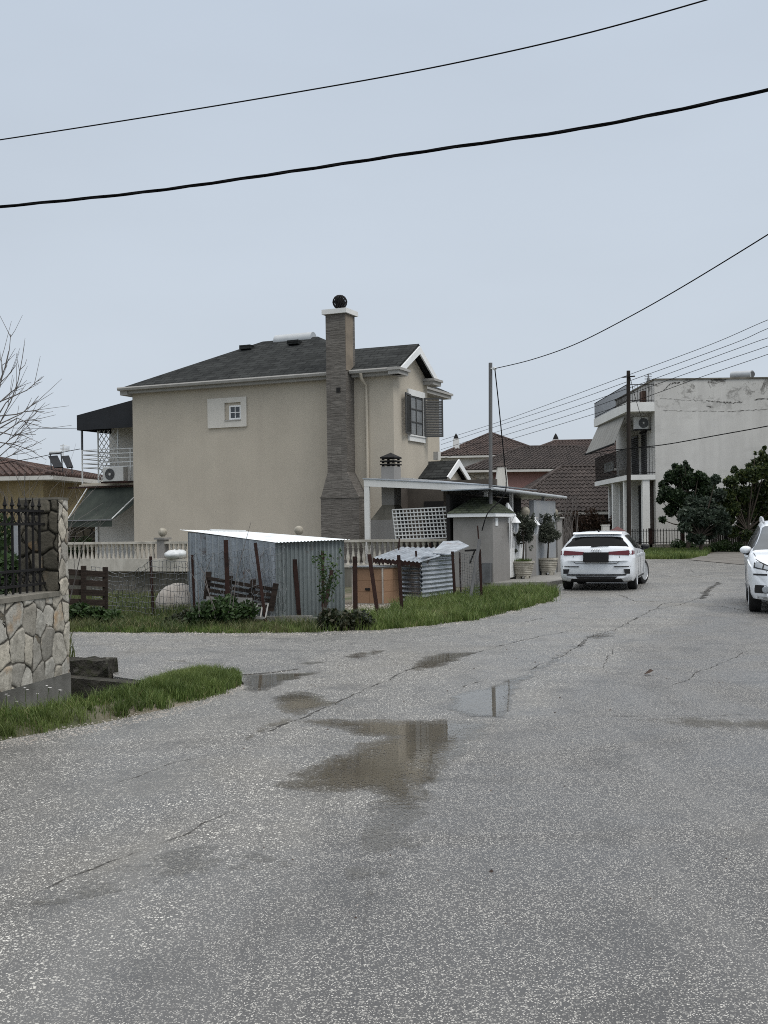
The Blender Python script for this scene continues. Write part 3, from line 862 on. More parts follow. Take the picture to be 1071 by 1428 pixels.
grass('grass', scatter(B1, 1200, plotz, 87, clumpy(2.7, .05)), .06, .24, .009, M['straw'], 88, lean=.9, label='dead straw mixed through the verge below the tin pen', cat='dry grass')
grass('grass', scatter(B2, 1200, plotz, 89, clumpy(2.7, .05)), .05, .2, .009, M['straw'], 90, lean=.9, label='dead straw mixed through the strip along the tin shed', cat='dry grass')
grass('grass', scatter(TONGUE_R, 1200, bankz, 97, clumpy(4, .05)), .02, .10, .005, M['straw'], 98, lean=.9, label='dead straw lying in the bank before the ditch', cat='dry grass')
grass('grass', tufts(B1, 420, plotz, 83, .06, 60), .10, .30, .010, M['grass'], 84, lean=.9, label='tall ragged tufts in the verge below the tin pen', cat='grass')
grass('grass', tufts(B2, 380, plotz, 85, .06, 50), .08, .24, .010, M['grassdry'], 86, lean=.9, label='ragged tufts in the strip along the tin shed', cat='grass')
ST2 = [(a[0], a[1]) for a in rough(PLOT_EDGE[:10], .3, .03, 91)]
for nm, pl, sd, lb in (('gravel', band([(778,836),(740,849),(700,859),(660,868),(600,877),(530,883),(450,886)], [(778,830),(740,843),(700,853),(660,862),(600,870),(530,876),(450,879)]), 92, 'grit and crumbled asphalt along the verge near the white hatchback'), ('gravel', band([(450,886),(300,888),(95,886)], [(450,879),(300,881),(95,880)]), 93, 'grit along the edge of the side road by the tin shed')):
    stones(nm, pl, 900, .008, .022, lambda x, y: G(x, y)+.003, sd, M['stonepale'], lb)
# small white wildflowers on the bank
def flower(px, py, n, seed, label):
    rr = random.Random(seed); b = gp(px, 1004 if px < 90 else 990); Z = b.y
    top = P(px, py, Z)
    g0 = V((top.x + rr.uniform(-.03,.03), Z, bankz(top.x, Z)))
    t = thing('wildflower', label, 'flower', g0, 0, 'white wildflowers on the bank')
    s = MB(); s.tube([g0, g0.lerp(top, .6)+V((rr.uniform(-.02,.02),0,0)), top], .0025, 4); s.build('stem', M['grass'], t)
    for k in range(n):
        c = top + V((rr.uniform(-.02,.02), rr.uniform(-.02,.02), rr.uniform(-.012,.012)))
        h = MB()
        for q in range(6):
            a = q*math.pi/3; e = V((math.cos(a), math.sin(a), .35))*.014
            f = V((-math.sin(a), math.cos(a), 0))*.006
            h.add([c, c+e*.6+f, c+e, c+e*.6-f], [(0,1,2,3)])
        h.build('flower_head', M['petal'], t)
for i, (x, y, n, l) in enumerate([(9,970,3,'tiny white flowers low at the very foot of the stone wall footing'),(22,978,2,'white flower cluster of two heads on the bank'),(36,962,3,'tall white wildflower before the grey footing'),
      (68,958,3,'white wildflower in front of the ditch mouth'),(52,966,1,'single white flower head on a short stem'),(83,963,3,'white flower cluster highest beside the ditch'),(115,984,2,'white flower furthest along the bank')]):
    flower(x, y, n, 60+i, l)

# ---------------------------------------------------------------- leaves / plants
def leaves(name, clumps, n, size, mat, parent, seed=1, kind=None, asp=.5, shell=.5):
    """clumps: (centre, radius xyz, weight)"""
    rg = np.random.default_rng(seed)
    w = np.array([c[2] for c in clumps], float); w /= w.sum()
    ids = rg.choice(len(clumps), n, p=w)
    C = np.array([list(c[0]) for c in clumps])[ids]; RR = np.array([list(c[1]) for c in clumps])[ids]
    d = rg.normal(size=(n,3)); d /= np.linalg.norm(d, axis=1)[:,None]
    rad = rg.random(n)**shell
    pos = C + d*RR*rad[:,None]
    u = rg.normal(size=(n,3)) + d*.6; u /= np.linalg.norm(u, axis=1)[:,None]
    t = rg.normal(size=(n,3)); v = np.cross(u, t); v /= np.linalg.norm(v, axis=1)[:,None]
    s = size*rg.uniform(.6, 1.25, n)[:,None]
    q = np.stack([pos-u*s, pos-v*s*asp+u*s*.1, pos+u*s, pos+v*s*asp+u*s*.1], 1).reshape(-1,3)
    fs = np.arange(n*4).reshape(-1,4)
    return rawmesh(name, q, fs, mat, parent, kind=kind)

def branchy(mb, p, d, L, r, depth, rr, spread=.6, up=.15, n=5, kids=3):
    pts = [V(p)]; q = V(p); dd = V(d).normalized()
    for i in range(4):
        dd = (dd + V((rr.gauss(0,.10), rr.gauss(0,.10), rr.gauss(0,.08)+up*.25))).normalized()
        q = q + dd*(L/4); pts.append(q.copy())
    mb.tube(pts, r, n, r1=r*.5, cap=False)
    if depth > 0:
        for k in range(kids):
            i = rr.randint(1, 4)
            nd = (dd + V((rr.gauss(0,spread), rr.gauss(0,spread), rr.gauss(0,spread*.7)))).normalized()
            branchy(mb, pts[i], nd, L*rr.uniform(.5,.8), r*.5, depth-1, rr, spread, up, max(3, n-1), kids)

# ---------------------------------------------------------------- near stone wall and iron fence (left)
wd = V((math.sin(math.radians(10)), math.cos(math.radians(10)), 0)); wn = V((wd.y, -wd.x, 0))   # wn faces the road
pe = P(95, 820, 11.5)
WF = Fr((pe.x, pe.y, 0), -wd, wn)      # a runs toward the camera, b=0 the road face
def wz(px, py): return WF.px(px, py, 0)
capz = WF.px(80, 831, 0)[1]; btm = WF.px(95, 938, 0)[1]; toph = WF.px(90, 697, 0)[1]
wall = thing('stone_wall', 'low crazy paved stone wall with a mossy pillar beside the ditch', 'wall', WF.pt(0,-.14,0))
def stoneface(fr, a0, a1, z0, z1, b, seed, sp=.25, st=.012, h0=.03, along='a', jag=0.0):
    """dressed face of separate stones standing proud of the mortar"""
    rg = np.random.default_rng(seed); na, nz = max(3, int((a1-a0)/st)), max(3, int((z1-z0)/st))
    ca, czz = np.meshgrid(np.arange(a0-sp, a1+sp, sp), np.arange(z0-sp, z1+sp, sp*1.2)); c = np.stack([ca.ravel(), czz.ravel()], 1); c += rg.uniform(-.46, .46, c.shape)*sp
    A_, Z_ = np.meshgrid(np.linspace(a0, a1, na+1), np.linspace(z0, z1, nz+1), indexing='ij'); pa, pz = A_.ravel(), Z_.ravel()
    wa = pa+.006*np.sin(pz*23+np.sin(pa*31)*1.5)+.004*np.sin(pz*61+pa*40); wz_ = pz+.006*np.sin(pa*27+np.sin(pz*19)*1.5)
    d = np.hypot(wa[:,None]-c[None,:,0], (wz_[:,None]-c[None,:,1])*.85); o = np.argsort(d, 1)[:, :2]; d1, d2 = np.take_along_axis(d, o, 1).T
    ed_ = np.clip((d2-d1-.004)/.024, 0, 1); rnd = rg.random(len(c))[o[:,0]]; tilt = rg.uniform(-.08, .08, (len(c), 2))[o[:,0]]; cc = c[o[:,0]]
    hh = (ed_*ed_*(3-2*ed_))*h0*(.55+.6*rnd) + ed_*(tilt[:,0]*(pa-cc[:,0])+tilt[:,1]*(pz-cc[:,1])) + rg.normal(0, .0012, len(pa))
    P_ = [fr.pt(x, b+y, z) if along == 'a' else fr.pt(b+y, x, z) for x, y, z in zip(pa, hh, pz)]
    fs = [(i*(nz+1)+j, (i+1)*(nz+1)+j, (i+1)*(nz+1)+j+1, i*(nz+1)+j+1) for i in range(na) for j in range(nz)]
    return P_, fs, rnd, ed_
def stonebuild(name, faces, mat, par):
    vs, fs, ce, ee = [], [], [], []
    for (p, f, c, e) in faces:
        o = len(vs); vs += p; fs += [tuple(i+o for i in q) for q in f]; ce += list(c); ee += list(e)
    ob = rawmesh(name, vs, fs, mat, par, attr=('cell', ce), smooth=True)
    a = ob.data.attributes.new('edge', 'FLOAT', 'POINT'); a.data.foreach_set('value', ee)
    return ob
mb = MB(); mb.fbox(WF, 0.002, 6, -.27, -.004, btm, capz-.001); mb.build('wall_core', M['crazydark'], wall)
stonebuild('stone_facing', [stoneface(WF, 0, 2.4, btm, capz, -.003, 5, .22, h0=.013)], M['stone_near'], wall)
mb = MB(); mb.fbox(WF, -.01, 6, -.29, .012, -.6, btm-.001); mb.build('footing', M['footing'], wall)
mb = MB(); mb.fbox(WF, .22, 6, -.31, .025, capz, capz+.045); mb.build('coping', M['retain'], wall)
pil = MB(); pil.fbox(WF, 0.002, .198, -.40, -.004, capz+.0005, toph); pil.build('pillar', M['crazydark'], wall); stonebuild('pillar_stones', [stoneface(WF, 0, .205, capz+.001, toph-.001, -.003, 9, .16, h0=.013)], M['stone_near'], wall)
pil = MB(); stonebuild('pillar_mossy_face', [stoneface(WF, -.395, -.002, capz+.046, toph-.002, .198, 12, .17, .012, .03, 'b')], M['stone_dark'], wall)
mb = MB(); mb.fbox(WF, -.012, .222, -.41, .012, toph, toph+.022); mb.build('pillar_cap', M['retain'], wall)
fen = thing('iron_fence', 'black iron fence with spear points on the low stone wall', 'fence', WF.pt(1.5,-.14,capz+.045))
zt = WF.px(20, 697, -.14)[1]; r1 = WF.px(20, 712, -.14)[1]; r2 = WF.px(20, 731, -.14)[1]; r3 = WF.px(20, 797, -.14)[1]; r4 = WF.px(20, 818, -.14)[1]
for z in (r1, r2, r3, r4):
    mb = MB(); mb.fbox(WF, .216, 3.6, -.155, -.13, z-.012, z+.012); mb.build('rail', M['irondark'], fen)
a = .31; i = 0
while a < 3.5:
    mb = MB(); mb.fbox(WF, a-.009, a+.009, -.152, -.134, capz+.05, zt-.07)
    c = WF.pt(a, -.143, zt-.07)
    mb.lathe([(.009,0),(.022,.02),(.012,.045),(.002,.10)], c, 6)
    mb.build('bar', M['irondark'], fen)
    if i % 1 == 0:
        for zc in ((r1+r2)/2, (r3+r4)/2):
            hh = abs(r1-r2)/2*.8 if zc > 1 else abs(r3-r4)/2*.8
            sm = MB(); sm.tube([WF.pt(a+.06+.045*math.cos(t*.7), -.142, zc+hh*math.sin(t*.7)) for t in range(10)], .006, 4)
            sm.build('scroll', M['irondark'], fen)
    a += .135; i += 1

# garden things glimpsed between the bars
mb = MB(); q = [P(16,790,17), P(48,790,17), P(48,733,17), P(16,733,17)]
mb.prism(q, (0,.03,0)); mb.build('metal_sheet', M['render_blue'], label='pale blue grey panel seen through the iron fence bars', cat='panel')
mb = MB(); q0, q1 = P(-60,786,16), P(60,790,16)
mb.bar(q0, q1, .3, .12); mb.build('garden_kerb', M['white'], label='white garden kerb behind the iron fence', cat='kerb')
for i, (x, y, Z, r, l) in enumerate([(18,800,14.6,.32,'ferny green shrub low behind the iron fence bars'),(30,762,18,.6,'light green shrub behind the pale panel in the garden'),(-12,770,19,.7,'garden shrub at the picture edge behind the fence')]):
    c = P(x, y, Z); t = thing('garden_shrub', l, 'shrub', (c.x, c.y, 0))
    mb = MB(); [mb.tube([(c.x, c.y, 0), c+V((R.uniform(-r,r)*.6, R.uniform(-r,r)*.6, R.uniform(-.1,.2)))], .012, 5) for _ in range(5)]; mb.build('stem', M['bark'], t)
    leaves('foliage', [(c+V((R.uniform(-r,r)*.6, R.uniform(-r,r)*.6, R.uniform(-r,r)*.5)), (r*.5,r*.5,r*.45), 1) for _ in range(7)], 1500, .05, M['leaf_bush'], t, 30+i)

# bare tree at the far left
t = thing('bare_tree', 'leafless tree with thin upright shoots above the iron fence', 'tree', P(-95, 760, 14.5)*1)
base = wloc(t); base.z = 0; t.location = base
mb = MB(); fork = P(-60, 640, 14.5)
mb.tube([base, base.lerp(fork, .5)+V((.08,0,0)), fork], .09, 8, r1=.06); mb.build('trunk', M['bark'], t)
mb = MB()
BR = [[(-30,610),(0,531),(8,510),(13,488),(15,466)],[(-30,625),(0,590),(15,560),(25,532),(31,500),(34,480)],[(-40,575),(0,560),(20,552),(38,544),(48,535),(59,525)],[(-20,602),(0,591),(30,577),(44,565),(54,552)],
  [(0,580),(22,578),(35,574),(50,573),(62,574)],[(-30,616),(0,617),(20,620),(38,626),(51,631)],[(-20,620),(10,600),(28,588),(40,586),(58,586)],[(-20,640),(8,618),(22,605),(34,592)],[(-20,548),(0,534),(10,525),(22,510)],
  [(0,575),(8,562),(21,550),(24,538)],[(-20,560),(0,540),(4,520),(2,500)],[(-10,600),(18,607),(34,605),(50,606)],[(-30,640),(0,636),(20,618),(32,600)],[(-20,655),(5,640),(22,632),(44,620)],[(-10,570),(5,556),(16,546),(26,540)],[(0,597),(24,583),(40,590),(60,596)]]
rr = random.Random(4)
for i, b in enumerate(BR):
    Z = 14.2 + rr.uniform(-.5,.7); pts = [fork] + [P(x, y, Z) for x, y in b]
    mb.tube(pts, .011, 5, r1=.003)
    for k in range(5):
        j = rr.randint(2, len(pts)-2); p = pts[j].lerp(pts[j+1], rr.random())
        d = (pts[j+1]-pts[j]).normalized() + V((rr.uniform(-.7,.9), rr.uniform(-.5,.5), rr.uniform(-.6,.7)))
        mb.tube([p, p+d*rr.uniform(.05,.12), p+d*rr.uniform(.13,.3)+V((0,0,rr.uniform(-.02,.06)))], .0045, 4, r1=.002)
for k in range(2):
    branchy(mb, fork, (rr.uniform(-1,.4), rr.uniform(-.5,.6), rr.uniform(.2,1)), rr.uniform(.7,1.2), .018, 2, rr)
mb.build('branches', M['barkpale'], t)
# twiggy shrub behind the pillar
t = thing('bare_shrub', 'leafless twiggy shrub behind the stone pillar', 'shrub', V((-6.2,20.5,0)))
for k in range(12):
    mb = MB(); x = rr.uniform(-6.5,-5.7)
    branchy(mb, (x, 20.5+rr.uniform(-.3,.3), .2), (rr.uniform(-.35,.35), rr.uniform(-.2,.2), 1), rr.uniform(1.3,1.65), .012, 2, rr, .5, .15, 4, 3)
    mb.build('branch', M['barkpale'], t)
# ---------------------------------------------------------------- the main house: a = to the left along the facade, b = into depth
AL = math.radians(23.8)
HU = Fr((.35, 36.0, 0), (-math.cos(AL), math.sin(AL), 0), (math.sin(AL), math.cos(AL), 0))
h = HU
LW, DW, EH = 9.9, 6.6, 6.5
house = thing('house', 'beige two storey house with grey shingle roof and tall clad chimney', 'house', h.pt(5, 3.3, .3))
mb = MB()
fl = [(0,0),(LW,0),(LW,DW),(1.0,DW),(1.0,2.9),(0,2.9)]
mb.prism([h.pt(a,b,.2) for a,b in fl], (0,0,EH-.2))
g = [h.pt(.0,0,EH), h.pt(.0,2.9,EH), h.pt(.0,1.45,EH+.82)]
mb.prism(g, h.e*1.0)
mb.build('wall', M['facade'], house)
# roof
ez, rz = EH+.06, 8.40
e = [h.pt(10.15,-.3,ez), h.pt(.7,-.3,ez), h.pt(.7,6.9,ez), h.pt(10.15,6.9,ez)]
r0, r1_ = h.pt(6.55,3.3,rz), h.pt(4.3,3.3,rz)
dn = V((0,0,-.07))
mb = MB()
mb.add(e+[r0,r1_]+[p+dn for p in e], [(1,0,4,5),(2,1,5),(3,2,5,4),(0,3,4),(0,1,7,6),(1,2,8,7),(2,3,9,8),(3,0,6,9),(6,7,8,9)])
# cross gable
gr, ge, gb = EH+1.03, EH+.06, 2.6
A = [h.pt(-.3,-.32,ge), h.pt(2.6,-.32,ge), h.pt(2.6,1.45,gr), h.pt(-.3,1.45,gr)]
B = [h.pt(-.3,3.22,ge), h.pt(2.6,3.22,ge), h.pt(2.6,1.45,gr), h.pt(-.3,1.45,gr)]
th = V((0,0,-.075))
for q, fl_ in ((A, 0), (B, 1)):
    low = [p+th for p in q]
    mb.hexa(low if fl_ else low[::-1], q if fl_ else q[::-1])
for (a, b) in ((6.8,2.55),(4.9,2.62)):   # roof vents
    z = ez + (b+.3)*(rz-ez)/3.6
    mb.fbox(h, a-.22, a+.22, b-.12, b+.2, z+.02, z+.16)
roof = mb.build('roof', M['shingle'], house)
# white bargeboards on the gable
for (b0, b1) in ((-.32, 1.45), (3.22, 1.45)):
    mb = MB()
    q = [h.pt(-.3,b0,ge-.085), h.pt(-.3,b1,gr-.085), h.pt(-.3,b1,gr-.33), h.pt(-.3,b0+(b1-b0)*.10,ge-.20)]
    mb.prism(q, h.e*-.05); mb.build('bargeboard', M['whiteclean'], house)
mb = MB()
mb.prism([h.pt(-.26,-.26,ge-.09), h.pt(-.26,3.16,ge-.09), h.pt(-.26,1.45,gr-.09)], h.e*.03); 
# eaves: soffit box, fascia, gutter
def eave(name, a0, a1, b0=-.3, par=house):
    m_ = MB(); m_.fbox(h, a0, a1, b0+.05, -.001, EH-.15, EH-.02)
    m_.build('soffit', M['trim'], par)
    m_ = MB(); pr = [(-.02,.06),(-.13,.06),(-.15,.02),(-.12,-.05),(-.02,-.06)]
    m_.prism([h.pt(a0, b0+x, EH+y) for x, y in pr], h.e*(a1-a0)); m_.build('gutter', M['trim'], par)
eave('eave', 2.075, 10.22)
eave('eave', -.32, 1.325)
def ret(a0, a1, b0, b1, z):
    m_ = MB(); m_.fbox(h, a0+.06, a1, b0+.03, b1-.03, z-.15, z-.03); m_.fbox(h, a0, a1, b0-.02, b1+.02, z-.03, z+.05)
    return m_.build('eave_return', M['trim'], house)
ret(-.42, -.003, -.44, .42, EH); ret(-.42, -.003, 2.5, 3.3, EH-.02)
ret(.55, .997, 2.95, 6.9, EH-.05)
mb = MB(); mb.fbox(h, 9.903, 10.2, -.3, 6.9, EH-.2, EH-.02); mb.build('soffit', M['trim'], house)
# downpipe
a_, z_ = h.px(511, 560, -.06)
mb = MB(); mb.tube([h.pt(a_+.03,-.40,EH-.06), h.pt(a_+.03,-.34,EH-.22), h.pt(a_,-.06,EH-.42), h.pt(a_,-.06,EH-.8), h.pt(a_,-.06,.5)], .05, 8); mb.build('downpipe', M['facade'], house, smooth=50)
# chimney
c0, c1 = 1.36, 2.04
ct = h.px(474, 437, -.6)[1]
ch = MB()
ch.fbox(h, c0, c1, -.6, .12, 3.35, ct)
lo = [h.pt(.94,-.65,2.55), h.pt(2.27,-.65,2.55), h.pt(2.27,-.002,2.55), h.pt(.94,-.002,2.55)]
hi = [h.pt(c0,-.602,3.348), h.pt(c1,-.602,3.348), h.pt(c1,-.002,3.348), h.pt(c0,-.002,3.348)]
ch.hexa(lo[::-1], hi[::-1])
ch.fbox(h, .94, 2.27, -.65, -.003, .2, 2.549)
ch.fbox(h, .92, 2.29, -.67, -.003, 2.53, 2.57)
chim = ch.build('chimney', M['cladding'], house)
mb = MB(); mb.fbox(h, c0-.09, c1+.09, -.69, .2, ct, ct+.15); mb.build('cap', M['white'], chim)
mb = MB(); cc = h.pt((c0+c1)/2, -.24, ct+.15)
mb.lathe([(.14,0),(.14,.06),(.11,.07)], cc, 14)
for k in range(16):
    a = 2*math.pi*k/16
    ps = []
    for j in range(9):
        t_ = math.pi*j/8; rr_ = .215*math.sin(t_)+.01
        ps.append(cc + V((rr_*math.cos(a+t_*.45), rr_*math.sin(a+t_*.45), .28-.215*math.cos(t_))))
    mb.tube(ps, .018, 4)
mb.ball(cc+V((0,0,.28)), .165, 12)
mb.build('vent_ball', M['irondark'], chim, smooth=60)
mb = MB(); a_, z_ = h.px(472, 544, -.6); mb.fbox(h, a_-.07, a_+.07, -.61, -.598, z_-.08, z_+.08); mb.build('soot_door', M['darkvoid'], chim)
mb = MB(); mb.fbox(h, c0-.012, c0+.002, -.58, -.05, 6.55, ct-.02); mb.build('bare_render_strip', simple('tan_render_strip', (.235,.195,.15), .9, .3, 2), chim)
# pale plaster patch round the small window
pa0, pz1 = h.px(289, 556.5, -.06); pa1, _ = h.px(343, 553, -.06); pz0 = h.px(316, 596, -.06)[1]
wa0, wz1 = h.px(312.8, 562, -.06); wa1, wz0 = h.px(335.8, 586, -.06)
W1 = MB()
W1.fbox(h, wa0+.001, pa0, -.06, -.002, pz0, pz1); W1.fbox(h, pa1, wa1-.001, -.06, -.002, pz0, pz1)
W1.fbox(h, wa1, wa0, -.06, -.002, wz1, pz1); W1.fbox(h, wa1, wa0, -.06, -.002, pz0, wz0)
win = W1.build('window', M['patch'], house)
mb = MB(); x0, x1 = wa1+.005, wa0-.17
for (p, q, s, t_) in ((x0,x0+.05,wz0+.04,wz1-.1),(x1-.05,x1,wz0+.04,wz1-.1)): mb.fbox(h, p, q, -.035, -.003, s, t_)
mb.fbox(h, x0+.05, x1-.05, -.035, -.003, wz1-.15, wz1-.1); mb.fbox(h, x0+.05, x1-.05, -.035, -.003, wz0+.04, wz0+.09)
xm, zm = (x0+x1)/2, (wz0+wz1)/2-.03
mb.fbox(h, xm-.012, xm+.012, -.03, -.012, wz0+.09, wz1-.15); mb.fbox(h, x0+.05, x1-.05, -.028, -.013, zm-.012, zm+.012)
mb.build('frame', M['whiteclean'], win)
mb = MB(); mb.fbox(h, x0+.03, x1-.03, -.012, -.003, wz0+.06, wz1-.12); mb.build('pane', M['glass'], win)
mb = MB(); mb.fbox(h, wa1+.002, wa0-.002, -.085, -.004, wz0, wz0+.035); mb.build('sill', M['trim'], win)
# shuttered window in the gable wall (plane a = 0)
b0, b1, s0, s1 = 1.27, 2.40, 4.62, 5.86
W2 = MB()
W2.fbox(h, -.05, -.002, b0-.06, b0, s0-.04, s1); W2.fbox(h, -.05, -.002, b1, b1+.06, s0-.04, s1)
W2.fbox(h, -.06, -.002, b0-.16, b1+.16, s1, s1+.2); W2.fbox(h, -.07, -.002, b0-.14, b1+.14, s0-.24, s0-.04)
win = W2.build('window', M['white'], house)
mb = MB(); mb.fbox(h, -.10, -.002, b0-.18, b1+.18, s0-.08, s0-.035); mb.build('sill', M['white'], win)
mb = MB(); mb.fbox(h, -.012, -.002, b0, b1, s0-.04, s1); mb.build('pane', M['glassnet'], win)
mb = MB()
for b in (b0, (b0+b1)/2-.025, b1-.05): mb.fbox(h, -.035, -.013, b, b+.05, s0-.04, s1)
for z in (s0-.04, s0+.38, s0+.80, s1-.05): mb.fbox(h, -.034, -.014, b0+.05, b1-.05, z, z+.035)
mb.build('frame', M['shutter'], win)
def shutter(hinge, end):
    """leaf from hinge to end (a,b), louvred"""
    p, q = h.pt(*hinge, 0), h.pt(*end, 0); d = (q-p); L = d.length; d.normalize()
    f = Fr((p.x,p.y,0), d, (-d.y, d.x, 0)); z0, z1 = s0-.05, s1+.02
    m_ = MB()
    for x in (0, L-.05): m_.fbox(f, x, x+.05, -.02, .02, z0, z1)
    for z in (z0, z1-.06): m_.fbox(f, .05, L-.05, -.02, .02, z, z+.06)
    k = int((z1-z0-.12)/.055)
    for i in range(k):
        z = z0+.065+i*.055
        m_.hexa([f.pt(.05,-.016,z), f.pt(L-.05,-.016,z), f.pt(L-.05,-.006,z), f.pt(.05,-.006,z)], [f.pt(.05,.006,z+.05), f.pt(L-.05,.006,z+.05), f.pt(L-.05,.016,z+.05), f.pt(.05,.016,z+.05)])
    return m_.build('shutter', M['shutter'], house)
shutter((-.07, b0-.02), (-.16, b0-.66)); shutter((-.07, b1+.02), (-.07-.57, b1+.29))
mb = MB(); b_, z_ = h.pxe(606, 636, 0); mb.fbox(h, -.18, -.002, b_-.12, b_+.12, z_-.14, z_+.14); mb.build('junction_box', M['cream'], house)
# little porch gable at the entrance
pb, pr_, pe_ = 3.1, 3.80, 3.2
mb = MB()
for s in (-1, 1):
    q = [h.pt(-1.0,pb+s*1.12,pe_), h.pt(1.0,pb+s*1.12,pe_), h.pt(1.0,pb,pr_), h.pt(-1.0,pb,pr_)]
    low = [p+V((0,0,-.06)) for p in q]
    if s > 0: mb.hexa(low, q)
    else: mb.hexa(low[::-1], q[::-1])
pg = mb.build('porch_roof', M['shingle'], house)
for s in (-1, 1):
    mb = MB(); q = [h.pt(-1.0,pb+s*1.12,pe_+.01), h.pt(-1.0,pb,pr_+.03), h.pt(-1.0,pb,pr_-.20), h.pt(-1.0,pb+s*.9,pe_-.07)]
    mb.prism(q, h.e*-.05); mb.build('bargeboard', M['whiteclean'], pg)
mb = MB(); mb.prism([h.pt(-.8,pb-.95,pe_-.06), h.pt(-.8,pb+.95,pe_-.06), h.pt(-.8,pb,pr_-.12)], h.e*.1); mb.build('pediment', M['facade'], pg)
mb = MB(); mb.fbox(h, -.9, -.003, pb-1.1, pb+1.1, pe_-.25, pe_-.063); mb.build('lintel', M['trim'], pg)
for s in (-.95, .95):
    mb = MB(); mb.fbox(h, -.85, -.65, pb+s-.1, pb+s+.1, .5, pe_-.25); mb.build('porch_column', M['facade'], house)

# balcony on the left end
bl = h.px(113, 650, 1.2)[0]
mb = MB(); sz = h.px(150, 677, 1.2)[1]
mb.fbox(h, LW+.002, bl, 1.2, 4.6, sz-.05, sz+.10); mb.fbox(h, LW+.002, bl+.06, 1.14, 1.199, sz-.07, sz+.05)
bal = mb.build('balcony', M['facade'], house)
mb = MB(); mb.fbox(h, LW+.002, bl+.45, .98, 1.138, sz-.075, sz-.02); mb.build('slab_edge', M['rust'], bal)
rt = h.px(150, 626, 1.2)[1]
mb = MB()
for k in range(5): mb.fbox(h, LW+.05, bl, 1.22, 1.25, rt-.03-k*.16, rt-k*.16)
for a in (LW+.05, 10.9, bl-.05): mb.fbox(h, a, a+.04, 1.215, 1.255, sz+.10, rt+.01)
for k in range(5): mb.fbox(h, bl-.03, bl, 1.26, 4.5, rt-.03-k*.16, rt-k*.16)
mb.build('railing', M['steelwhite'], bal)
mb = MB(); t0 = h.px(150, 600, 1.3)[1]; x0, x1 = h.px(165, 640, 1.3)[0], h.px(137, 640, 1.3)[0]
for k in range(-9, 12):
    for sgn in (1, -1):
        p0, p1 = (x0 + k*.21, sz+.12), (x0 + k*.21 + sgn*(t0-sz-.12)*.8, t0)
        (xa, za), (xb, zb) = p0, p1
        def clip(xa, za, xb, zb):
            for lim, up in ((x0, 0), (x1, 1)):
                if (xa > lim) == bool(up) and (xb > lim) == bool(up): return None
                if (xa > lim) == bool(up) or (not up and xa < lim): pass
                for which in (0, 1):
                    x_, z_ = (xa, za) if which == 0 else (xb, zb)
                    if (up and x_ > lim) or (not up and x_ < lim):
                        t_ = (lim-xa)/(xb-xa); nz = za + t_*(zb-za)
                        if which == 0: xa, za = lim, nz
                        else: xb, zb = lim, nz
            return xa, za, xb, zb
        c = clip(xa, za, xb, zb)
        if c: mb.bar(h.pt(c[0], 1.30+.012*sgn, c[1]), h.pt(c[2], 1.30+.012*sgn, c[3]), .036, .012)
for x in (x0, x1): mb.fbox(h, x-.02, x+.02, 1.28, 1.325, sz+.1, t0)
mb.build('lattice_screen', M['steelwhite'], bal)
mb = MB(); mb.fbox(h, LW+.01, bl, 2.9, 3.0, sz+.1, 6.0); mb.build('back_wall', M['cream'], bal)
for a in (LW+.1, bl-.06):
    mb = MB(); mb.fbox(h, a, a+.06, 1.21, 1.27, rt+.0105, 5.55); mb.build('canopy_post', M['steelgrey'], bal)
# dark canvas canopy over the balcony: sloping roof and hanging valance
cz = h.px(110, 579, .9)[1]; czr = h.px(180, 554, .9)[1]; cl = h.px(107, 580, .9)[0]
mb = MB(); q = [h.pt(LW+.003,.9,czr), h.pt(cl,.9,cz), h.pt(cl,4.4,cz), h.pt(LW+.003,4.4,czr)]
mb.hexa([p+V((0,0,-.02)) for p in q], q)
vz = h.px(145, 598, .9)[1]
mb.prism([h.pt(LW+.003,.9,czr-.021), h.pt(cl,.9,cz-.021), h.pt(cl,.9,vz), h.pt(LW+.003,.9,vz)], h.n*.02)
mb.prism([h.pt(cl,.921,cz-.021), h.pt(cl,4.4,cz-.021), h.pt(cl,4.4,vz), h.pt(cl,.921,vz)], h.e*-.02)
mb.build('canopy', M['fabric_dark'], bal)
# green canvas awning below the balcony
A0, A1 = h.px(124, 682, 1.1)[0], LW+.02
za = sz-.09; f0 = h.px(94, 726, -.15); f1 = h.px(156, 725, -.15)
mb = MB(); N = 10; vs = []; fs = []
for j in range(N+1):
    t_ = j/N; sag = -.10*math.sin(math.pi*t_)
    for (a, k) in ((A0+(f0[0]-A0)*t_, 0), ((A0+A1)/2+((f0[0]+f1[0])/2-(A0+A1)/2)*t_, 1), (A1+(f1[0]-A1)*t_, 2)):
        vs.append(h.pt(a, 1.1-1.25*t_, za+(f0[1]-za)*t_+sag*(1.3 if k == 1 else 1)))
for j in range(N):
    for k in range(2): fs.append((j*3+k, j*3+k+1, j*3+k+4, j*3+k+3))
mb.add(vs, fs); L = N*3
mb.add([vs[L]-V((0,0,.24)), vs[L+1]-V((0,0,.24)), vs[L+2]-V((0,0,.24)), vs[L], vs[L+1], vs[L+2]], [(0,1,4,3),(1,2,5,4)])
aw = mb.build('awning', M['fabric_green'], house); sol = aw.modifiers.new('s','SOLIDIFY'); sol.thickness = .012
for (p, q) in ((h.pt(A0+.02,1.08,za+.03), vs[L]), (h.pt(A1+.25,1.08,za-.02), vs[L+2])):
    mb = MB(); mb.tube([p+V((0,0,.03)), V(q)+V((0,0,.035))], .022, 6); mb.build('awning_arm', M['steelwhite'], aw)
mb = MB(); mb.tube([vs[L]-V((0,0,.01)), vs[L+2]-V((0,0,.01))], .03, 6); mb.build('front_bar', M['steelgrey'], aw)
